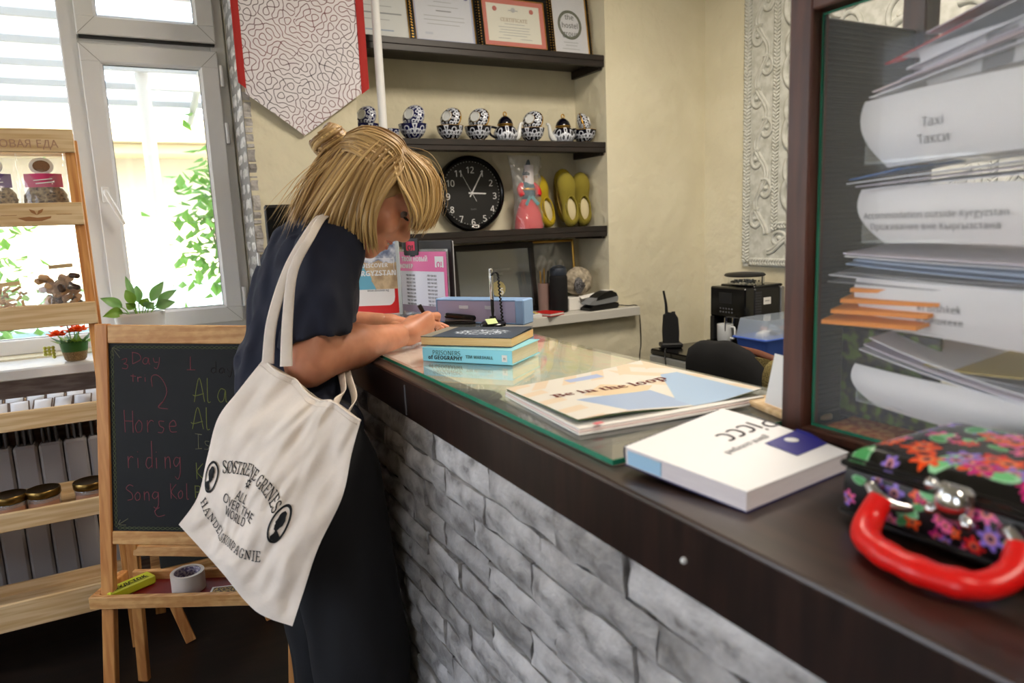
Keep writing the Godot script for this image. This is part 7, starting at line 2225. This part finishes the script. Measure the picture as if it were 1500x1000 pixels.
func right_hand(s: SurfaceTool, w: Vector3) -> void:
	# a writing hand on its little-finger edge; d along the palm, l to her left (away from the camera), y up
	var d := Vector3(0.955, 0.06, -0.29).normalized()
	var l := Vector3(-0.29, 0.0, -0.955).normalized()
	var y := Vector3.UP
	var at_ := func(a: float, b: float, c: float) -> Vector3: return w + d * a + l * b + y * c
	blob(s, [[w - d * 0.02, at_.call(0.02, 0, 0.0), 0.0255, 0.025], [at_.call(0.02, 0.0, 0.004), at_.call(0.078, 0.002, 0.026), 0.020, 0.0145], [at_.call(0.02, 0.0, 0.0), at_.call(0.080, 0.0, 0.010), 0.019, 0.014], [at_.call(0.02, 0, -0.004), at_.call(0.074, 0.002, -0.006), 0.018, 0.0135], [at_.call(0.02, 0.004, -0.008), at_.call(0.064, 0.006, -0.016), 0.016, 0.0115],
		[at_.call(0.02, 0.012, 0.008), at_.call(0.05, 0.026, 0.020), 0.017, 0.014]], 0.003, 0.004)
	finger(s, [at_.call(0.078, 0.002, 0.027), at_.call(0.112, 0.010, 0.022), at_.call(0.122, 0.026, 0.000), at_.call(0.113, 0.035, -0.017)], 0.0100, 0.0075)
	finger(s, [at_.call(0.080, 0.000, 0.011), at_.call(0.112, 0.012, 0.001), at_.call(0.112, 0.032, -0.012), at_.call(0.098, 0.038, -0.019)], 0.0100, 0.0078)
	finger(s, [at_.call(0.074, 0.001, -0.005), at_.call(0.100, 0.014, -0.012), at_.call(0.096, 0.034, -0.018), at_.call(0.080, 0.036, -0.020)], 0.0096, 0.0075)
	finger(s, [at_.call(0.064, 0.005, -0.016), at_.call(0.084, 0.016, -0.020), at_.call(0.080, 0.032, -0.0215), at_.call(0.066, 0.032, -0.0215)], 0.0085, 0.0068)
	finger(s, [at_.call(0.045, 0.026, 0.020), at_.call(0.080, 0.040, 0.020), at_.call(0.104, 0.042, 0.004)], 0.0125, 0.0085)
	# nails on the two fingers that hold the pen are part of the skin's relief
	blob(s, [[at_.call(0.119, 0.037, -0.010), Basis(), Vector3(0.004, 0.005, 0.003)]], 0.003, 0.001)

func left_hand(s: SurfaceTool, w: Vector3) -> void:
	# flat on the paper, fingers a little spread
	var d := Vector3(0.93, -0.05, 0.36).normalized()
	var r := Vector3(-0.36, 0, 0.93).normalized()
	var at_ := func(a: float, b: float, c: float) -> Vector3: return w + d * a + r * b + Vector3.UP * c
	blob(s, [[w - d * 0.02, at_.call(0.02, 0, -0.002), 0.024, 0.022], [at_.call(0.02, 0.0, -0.002), at_.call(0.085, 0.026, -0.008), 0.016, 0.012], [at_.call(0.02, 0, -0.002), at_.call(0.090, 0.008, -0.006), 0.017, 0.0125], [at_.call(0.02, -0.004, -0.002), at_.call(0.086, -0.010, -0.007), 0.016, 0.012], [at_.call(0.02, -0.008, -0.004), at_.call(0.076, -0.027, -0.010), 0.015, 0.011]], 0.003, 0.004)
	for q in [[0.085, 0.026, 0.068, 0.08], [0.090, 0.008, 0.076, 0.02], [0.086, -0.010, 0.070, -0.05], [0.076, -0.027, 0.055, -0.14]]:
		finger(s, [at_.call(q[0], q[1], -0.008), at_.call(q[0] + q[2] * 0.45, q[1] + q[3] * q[2] * 0.5, 0.0), at_.call(q[0] + q[2] * 0.8, q[1] + q[3] * q[2], -0.008), at_.call(q[0] + q[2], q[1] + q[3] * q[2], -0.0135)], 0.0095, 0.0075)
	finger(s, [at_.call(0.025, 0.014, -0.006), at_.call(0.06, 0.044, -0.008), at_.call(0.088, 0.054, -0.0125)], 0.013, 0.0085)

func hair(o: Node3D, L: Callable, hb: Basis) -> void:
	var tint := func(k: float) -> Color:
		# linear values, dark honey to pale straw
		return Color(0.20, 0.098, 0.027).lerp(Color(0.72, 0.475, 0.185), k)
	var hm := mat("hair_blonde", Color.WHITE, 0.42, {"vertex_color_use_as_albedo": true, "rim_enabled": true, "rim": 0.25})
	var r := RandomNumberGenerator.new()
	r.seed = 77
	var s := S()
	s.set_color(tint.call(0.3))
	blob(s, [[L.call(0, 0.027, -0.020), hb, Vector3(0.080, 0.090, 0.098)], [L.call(0, -0.03, -0.06), hb, Vector3(0.066, 0.07, 0.05)], [L.call(0, -0.050, 0.095), hb, Vector3(0.115, 0.118, 0.092), {"cut": true}], [L.call(0, -0.115, -0.02), hb, Vector3(0.06, 0.05, 0.06), {"cut": true}]], 0.006, 0.008, 0.0, 1.0, Vector3.ONE, tint.call(0.28))
	# locks: between two guide curves of four points, n of them, mirrored to the far side
	var fam := func(a: Array, b: Array, n: int, w0: float, spread: float, bright: float, thick: float, mid := []) -> void:
		for i in n:
			var t := (i + r.randf()) / n
			var j := Vector3(r.randfn(0, spread), r.randfn(0, spread), r.randfn(0, spread))
			var j2 := Vector3(r.randfn(0, spread), r.randfn(0, spread), r.randfn(0, spread)) * 1.8
			for sx in [1.0, -1.0]:
				var pts: Array = []
				for k in a.size():
					var p: Vector3 = a[k].lerp(b[k], t)
					if mid.size():
						p = a[k].lerp(mid[k], t * 2.0) if t < 0.5 else mid[k].lerp(b[k], t * 2.0 - 1.0)
					p += j.lerp(j2, float(k) / (a.size() - 1))
					pts.append(L.call(p.x * sx, p.y, p.z))
				pts = spline(pts, 14)
				var rad: Array = []
				for k in 15:
					var x := k / 14.0
					rad.append(w0 * (0.12 + 0.88 * sin(minf(x * 2.6, 1.0) * PI * 0.5)) * (1.0 if x < thick else maxf(0.06, 1.0 - (x - thick) / (1.0 - thick))))
				var c: Color = tint.call(clampf(bright + r.randfn(0, 0.22), 0.0, 1.0))
				s.set_color(c)
				var mid_p: Vector3 = pts[7]
				tube(s, pts, rad, 6, 0.45, mid_p - L.call(0, 0, -0.02), 0)
	# combed back into the bun
	fam.call([Vector3(0.002, 0.100, 0.020), Vector3(0.006, 0.122, -0.025), Vector3(0.008, 0.098, -0.085), Vector3(0.006, 0.034, -0.112)], [Vector3(0.070, 0.034, 0.000), Vector3(0.087, 0.036, -0.03), Vector3(0.064, 0.032, -0.085), Vector3(0.008, 0.014, -0.112)], 110, 0.0038, 0.0022, 0.55, 0.92, [Vector3(0.046, 0.082, 0.010), Vector3(0.060, 0.096, -0.025), Vector3(0.046, 0.078, -0.085), Vector3(0.010, 0.026, -0.112)])
	# fringe
	fam.call([Vector3(0.0, 0.112, 0.000), Vector3(0.0, 0.112, 0.070), Vector3(0.004, 0.075, 0.116), Vector3(0.006, 0.036, 0.130), Vector3(0.010, 0.018, 0.133)], [Vector3(0.066, 0.082, -0.004), Vector3(0.084, 0.050, 0.026), Vector3(0.086, 0.032, 0.062), Vector3(0.076, 0.014, 0.092), Vector3(0.060, -0.010, 0.106)], 110, 0.0036, 0.0032, 0.72, 0.65, [Vector3(0.036, 0.102, 0.000), Vector3(0.046, 0.098, 0.066), Vector3(0.050, 0.056, 0.104), Vector3(0.052, 0.020, 0.114), Vector3(0.048, -0.006, 0.116)])
	# the side hair that hangs past the cheek and ear
	fam.call([Vector3(0.068, 0.080, 0.004), Vector3(0.086, 0.030, 0.000), Vector3(0.092, -0.022, 0.018), Vector3(0.086, -0.058, 0.042), Vector3(0.070, -0.092, 0.078)], [Vector3(0.056, 0.082, -0.060), Vector3(0.080, 0.030, -0.062), Vector3(0.088, -0.030, -0.058), Vector3(0.078, -0.082, -0.055), Vector3(0.062, -0.128, -0.050)], 120, 0.0037, 0.0036, 0.48, 0.72, [Vector3(0.064, 0.086, -0.030), Vector3(0.088, 0.032, -0.030), Vector3(0.096, -0.024, -0.018), Vector3(0.088, -0.068, -0.002), Vector3(0.070, -0.104, 0.018)])
	fam.call([Vector3(0.060, 0.084, 0.012), Vector3(0.084, 0.056, 0.020), Vector3(0.093, 0.012, 0.022), Vector3(0.089, -0.040, 0.032), Vector3(0.074, -0.085, 0.066)], [Vector3(0.066, 0.080, 0.000), Vector3(0.088, 0.030, 0.000), Vector3(0.094, -0.022, 0.014), Vector3(0.087, -0.058, 0.038), Vector3(0.071, -0.092, 0.074)], 34, 0.0036, 0.0022, 0.6, 0.72)
	# the back hair falling on neck and shoulder
	fam.call([Vector3(0.056, 0.082, -0.060), Vector3(0.080, 0.030, -0.062), Vector3(0.088, -0.030, -0.058), Vector3(0.078, -0.082, -0.055), Vector3(0.062, -0.128, -0.050)], [Vector3(0.008, 0.050, -0.108), Vector3(0.020, 0.0, -0.122), Vector3(0.034, -0.055, -0.116), Vector3(0.045, -0.108, -0.100), Vector3(0.052, -0.150, -0.088)], 90, 0.0037, 0.0038, 0.44, 0.72)
	# loose strands
	fam.call([Vector3(0.05, 0.05, -0.08), Vector3(0.07, -0.05, -0.10), Vector3(0.070, -0.11, -0.09), Vector3(0.065, -0.165, -0.075)], [Vector3(0.02, 0.03, -0.11), Vector3(0.05, -0.05, -0.125), Vector3(0.05, -0.11, -0.125), Vector3(0.05, -0.175, -0.115)], 22, 0.0011, 0.008, 0.9, 0.5)
	fam.call([Vector3(0.01, 0.10, 0.0), Vector3(0.02, 0.125, 0.05), Vector3(0.03, 0.09, 0.12), Vector3(0.03, 0.02, 0.14)], [Vector3(0.05, 0.09, 0.0), Vector3(0.06, 0.105, 0.05), Vector3(0.07, 0.07, 0.10), Vector3(0.075, 0.0, 0.115)], 10, 0.0008, 0.008, 0.95, 0.5)
	obj("hair", s, hm, o)
	# the bun: locks wound round its axis
	var b := S()
	b.set_color(tint.call(0.35))
	var c := Vector3(0.004, 0.024, -0.124)
	for i in 26:
		var pts: Array = []
		var tilt := r.randf_range(-0.9, 0.9)
		var a0 := r.randf() * TAU
		for k in 15:
			var a := a0 + k / 14.0 * 4.2
			var rr := 0.026 * cos(tilt * 0.8) + 0.003
			pts.append(L.call(c.x + cos(a) * rr, c.y + sin(a) * rr * 1.15, c.z - 0.006 + tilt * 0.024 + 0.004 * sin(a * 2)))
		b.set_color(tint.call(clampf(0.32 + r.randfn(0, 0.25), 0, 1)))
		tube(b, pts, 0.0066, 7, 0.7, Vector3.UP)
	for i in 8:
		var a := TAU * i / 8 + r.randf()
		b.set_color(tint.call(clampf(0.45 + r.randfn(0, 0.25), 0, 1)))
		tube(b, spline([L.call(c.x, c.y, c.z), L.call(c.x + cos(a) * 0.026, c.y + sin(a) * 0.028, c.z - 0.014), L.call(c.x + cos(a + 0.5) * 0.036, c.y + sin(a + 0.5) * 0.04, c.z - 0.004)], 6), [0.007, 0.0065, 0.006, 0.0045, 0.0035, 0.002, 0.0008], 6)
	var bo := obj("bun", b, hm, o)
	var hp := S()
	tube(hp, [L.call(0.036, 0.044, -0.108), L.call(0.006, 0.062, -0.112)], 0.0016, 6)
	obj("hairpin", hp, mat("hairpin", Color(0.05, 0.04, 0.04), 0.4), bo)

# ---------------------------------------------------------------- the tote bag
func tote() -> void:
	var top := [Vector3(0.197, 1.138, -1.387), Vector3(0.232, 1.111, -1.318), Vector3(0.259, 1.082, -1.242), Vector3(0.278, 1.083, -1.197), Vector3(0.308, 1.057, -1.142)]
	var bot := [Vector3(0.022, 0.854, -1.381), Vector3(0.058, 0.812, -1.320), Vector3(0.078, 0.793, -1.271), Vector3(0.118, 0.745, -1.196), Vector3(0.166, 0.733, -1.134)]
	var lef := [Vector3(0.197, 1.138, -1.387), Vector3(0.149, 1.085, -1.391), Vector3(0.108, 1.037, -1.392), Vector3(0.081, 0.966, -1.382), Vector3(0.058, 0.902, -1.371), Vector3(0.022, 0.854, -1.381)]
	var rig := [Vector3(0.308, 1.057, -1.142), Vector3(0.286, 1.006, -1.133), Vector3(0.262, 0.939, -1.122), Vector3(0.218, 0.859, -1.130), Vector3(0.187, 0.784, -1.133), Vector3(0.166, 0.733, -1.134)]
	var N := 60
	var ts := spline(top, N); var bs := spline(bot, N); var ls := spline(lef, N); var rs := spline(rig, N)
	var out := Vector3(-0.46, 0.10, 0.87).normalized()
	var pick := func(a: Array, t: float) -> Vector3:
		var x := clampf(t, 0.0, 1.0) * N
		var i := mini(int(x), N - 1)
		return a[i].lerp(a[i + 1], x - i)
	var nz := FastNoiseLite.new()
	nz.frequency = 2.6
	nz.fractal_octaves = 2
	nz.seed = 4
	var sheet := func(u: float, v: float, side: float) -> Vector3:
		var p: Vector3 = pick.call(ts, u) * (1 - v) + pick.call(bs, u) * v + pick.call(ls, v) * (1 - u) + pick.call(rs, v) * u
		p -= ts[0] * (1 - u) * (1 - v) + ts[N] * u * (1 - v) + bs[0] * (1 - u) * v + bs[N] * u * v
		var b := sin(PI * u) * sin(PI * v)
		# folds fan out from the strap, softer creases lower down
		var fold := 0.006 * sin((u - 0.1) * 26.0 * (1.0 - 0.45 * v)) * pow(1.0 - v, 1.6) * sin(PI * u)
		var soft := 0.014 * nz.get_noise_2d(u * 1.6, v * 0.9 + u) * minf(1.0, 8.0 * minf(u, 1.0 - u)) * minf(1.0, 8.0 * (1.0 - v))
		return p + out * (side * 0.030 * b + (fold + soft if side > 0 else -0.012 * sin(PI * u)) )
	var o := thing("tote_bag", "cream cotton tote bag printed with two black oval portraits, hanging from the woman's shoulder", "bag")
	var canvas := grained("canvas", Color(0.89, 0.84, 0.79), Color(0.93, 0.88, 0.83), 0.92, Vector3.ONE * 3, 0.02, 4)
	canvas.normal_enabled = true
	canvas.normal_texture = noise_tex(0.35, [], 256, FastNoiseLite.TYPE_CELLULAR, 2, true, 1.5)
	canvas.normal_scale = 0.2
	var a := S()
	slab(a, 96, 96, func(u, v): return sheet.call(u, v, 1.0), out * -0.0012)
	obj("front_panel", a, canvas, o)
	var b := S()
	slab(b, 30, 30, func(u, v): return sheet.call(u, v, -0.8), out * -0.0012)
	obj("back_panel", b, canvas, o)
	var hm := S()
	tube(hm, range(41).map(func(i): return sheet.call(i / 40.0, 0.004, 1.0)), 0.0022, 6)
	tube(hm, range(41).map(func(i): return sheet.call(i / 40.0, 0.045, 1.0) + out * 0.0005), 0.0008, 5)
	obj("top_hem", hm, canvas, o)
	# straps over her right shoulder
	for q in [[Vector3(0.204, 1.132, -1.376), Vector3(0.219, 1.211, -1.378), Vector3(0.253, 1.300, -1.372), Vector3(0.293, 1.362, -1.375), Vector3(0.335, 1.400, -1.415), Vector3(0.378, 1.396, -1.480), Vector3(0.372, 1.287, -1.458), Vector3(0.360, 1.191, -1.442), Vector3(0.348, 1.100, -1.41), Vector3(0.325, 1.072, -1.31), Vector3(0.279, 1.080, -1.196)],
			[Vector3(0.229, 1.130, -1.332), Vector3(0.243, 1.209, -1.357), Vector3(0.262, 1.301, -1.361), Vector3(0.300, 1.362, -1.366), Vector3(0.341, 1.402, -1.412), Vector3(0.382, 1.398, -1.480), Vector3(0.376, 1.287, -1.462), Vector3(0.366, 1.191, -1.447), Vector3(0.360, 1.098, -1.415), Vector3(0.342, 1.060, -1.30), Vector3(0.298, 1.062, -1.185)]]:
		var s := S()
		tube(s, spline(q, 60), range(61).map(func(i): return 0.0118 - 0.0036 * sin(minf(i / 24.0, 1.0) * PI * 0.5)), 8, 0.16, out)
		obj("strap", s, canvas, o)
	# the print; design units: x = half the distance between the ovals, y = a line of text, downwards
	var ink := mat("print_black", Color(0.05, 0.055, 0.06), 0.9)
	var onto := func(x: float, y: float) -> Vector3:
		var u := 0.417 + x * 0.305 - y * 0.005
		var v := 0.593 - x * 0.022 + y * 0.0495
		return sheet.call(u, v, 1.0) + out * 0.0018
	var row := func(words: String, cx: float, cy: float, wide: float, tall: float) -> void:
		var s := S()
		var w: float = text_tris(words, 0.1, "Droid Sans").w
		write(s, words, 0.1, func(p): return onto.call(cx + p.x / w * wide, cy + (0.035 - p.y) / 0.0714 * tall - tall * 0.5) + out * p.z * 0.3, "Droid Sans")
		obj("print_lettering", s, ink, o)
	row.call("ALL", -0.10, -0.25, 0.34, 0.86)
	row.call("OVER THE", -0.09, 0.77, 1.04, 0.86)
	row.call("WORLD", -0.10, 1.79, 0.74, 0.86)
	# words along an arc: apex at (0, ym), ends at x = +-xe, y = ye
	var arc := func(words: String, xa: float, xb: float, ym: float, ye: float, tall: float) -> void:
		var ws: Array = []
		var sum := 0.0
		for c in words:
			var w: float = 0.03 if c == " " else text_tris(c, 0.1, "Droid Serif").w + 0.008
			ws.append(w)
			sum += w
		var x := 0.0
		for i in words.length():
			var t: float = (x + ws[i] / 2) / sum
			x += ws[i]
			if words[i] == " ":
				continue
			var px := lerpf(xa, xb, t)
			var k := (px - (xa + xb) / 2) / ((xb - xa) / 2)
			var py := ym + (ye - ym) * k * k
			var slope := 2.0 * (ye - ym) * k / ((xb - xa) / 2)   # lines of text per unit x
			var sx := (xb - xa) / sum
			var s := S()
			var wi: float = ws[i]
			write(s, words[i], 0.1, func(p): return onto.call(px + p.x * sx + slope * 0.026 * (p.y - 0.035) * tall / 0.0714 * 1.0, py + slope * p.x * sx - (p.y - 0.035) / 0.0714 * tall) + out * p.z * 0.3, "Droid Serif")
			obj("print_lettering", s, ink, o)
	arc.call("SØSTRENE GRENES", -0.94, 0.88, -3.0, -1.5, 0.98)
	arc.call("HANDELSKOMPAGNIE", -1.08, 0.86, 4.1, 2.75, 0.90)
	# the two ovals with a head in profile, and the little flower between the arcs
	var face_r := PackedVector2Array([Vector2(-0.60, 0.98), Vector2(-0.62, 0.62), Vector2(-0.30, 0.42), Vector2(-0.12, 0.30), Vector2(-0.28, 0.10), Vector2(-0.46, -0.02), Vector2(-0.50, -0.30), Vector2(-0.36, -0.52), Vector2(-0.30, -0.70), Vector2(-0.02, -0.80), Vector2(0.22, -0.70), Vector2(0.36, -0.52), Vector2(0.34, -0.36), Vector2(0.44, -0.12), Vector2(0.34, -0.04), Vector2(0.36, 0.06), Vector2(0.30, 0.14), Vector2(0.26, 0.28), Vector2(0.06, 0.34), Vector2(0.10, 0.50), Vector2(0.36, 0.74), Vector2(0.30, 0.98)])
	for q in [[1.0, 0.0, -1.0], [-1.07, 0.55, 1.0]]:
		var s := S()
		s.set_smooth_group(-1)
		var rx := 0.185 if q[0] > 0 else 0.165
		var ry := 1.62
		for i in 48:
			var a0 := TAU * i / 48
			var a1 := TAU * (i + 1) / 48
			face(s, [onto.call(q[0] + cos(a0) * rx, q[1] + sin(a0) * ry), onto.call(q[0] + cos(a1) * rx, q[1] + sin(a1) * ry), onto.call(q[0] + cos(a1) * rx * 0.80, q[1] + sin(a1) * ry * 0.86), onto.call(q[0] + cos(a0) * rx * 0.80, q[1] + sin(a0) * ry * 0.86)], out)
		var ids := Geometry2D.triangulate_polygon(face_r)
		for i in range(0, ids.size(), 3):
			var tri: Array = []
			for k in 3:
				var p := face_r[ids[i + k]]
				var f := 0.92 * (0.9 if p.y > 0.9 else 1.0)
				tri.append(onto.call(q[0] + p.x * q[2] * rx * f * 1.1, q[1] + p.y * ry * 0.86))
			face(s, tri, out)
		obj("print_portrait", s, ink, o)
	var fl := S()
	fl.set_smooth_group(-1)
	for i in 9:
		var an := TAU * i / 9
		var c := Vector2(cos(an) * 0.085, sin(an) * 0.60)
		face(fl, [onto.call(-0.08 + c.x, -1.6 + c.y), onto.call(-0.08 + c.x * 0.3 - sin(an) * 0.018, -1.6 + c.y * 0.3 + cos(an) * 0.12), onto.call(-0.08 + c.x * 0.3 + sin(an) * 0.018, -1.6 + c.y * 0.3 - cos(an) * 0.12)], out)
	obj("print_flower", fl, ink, o)
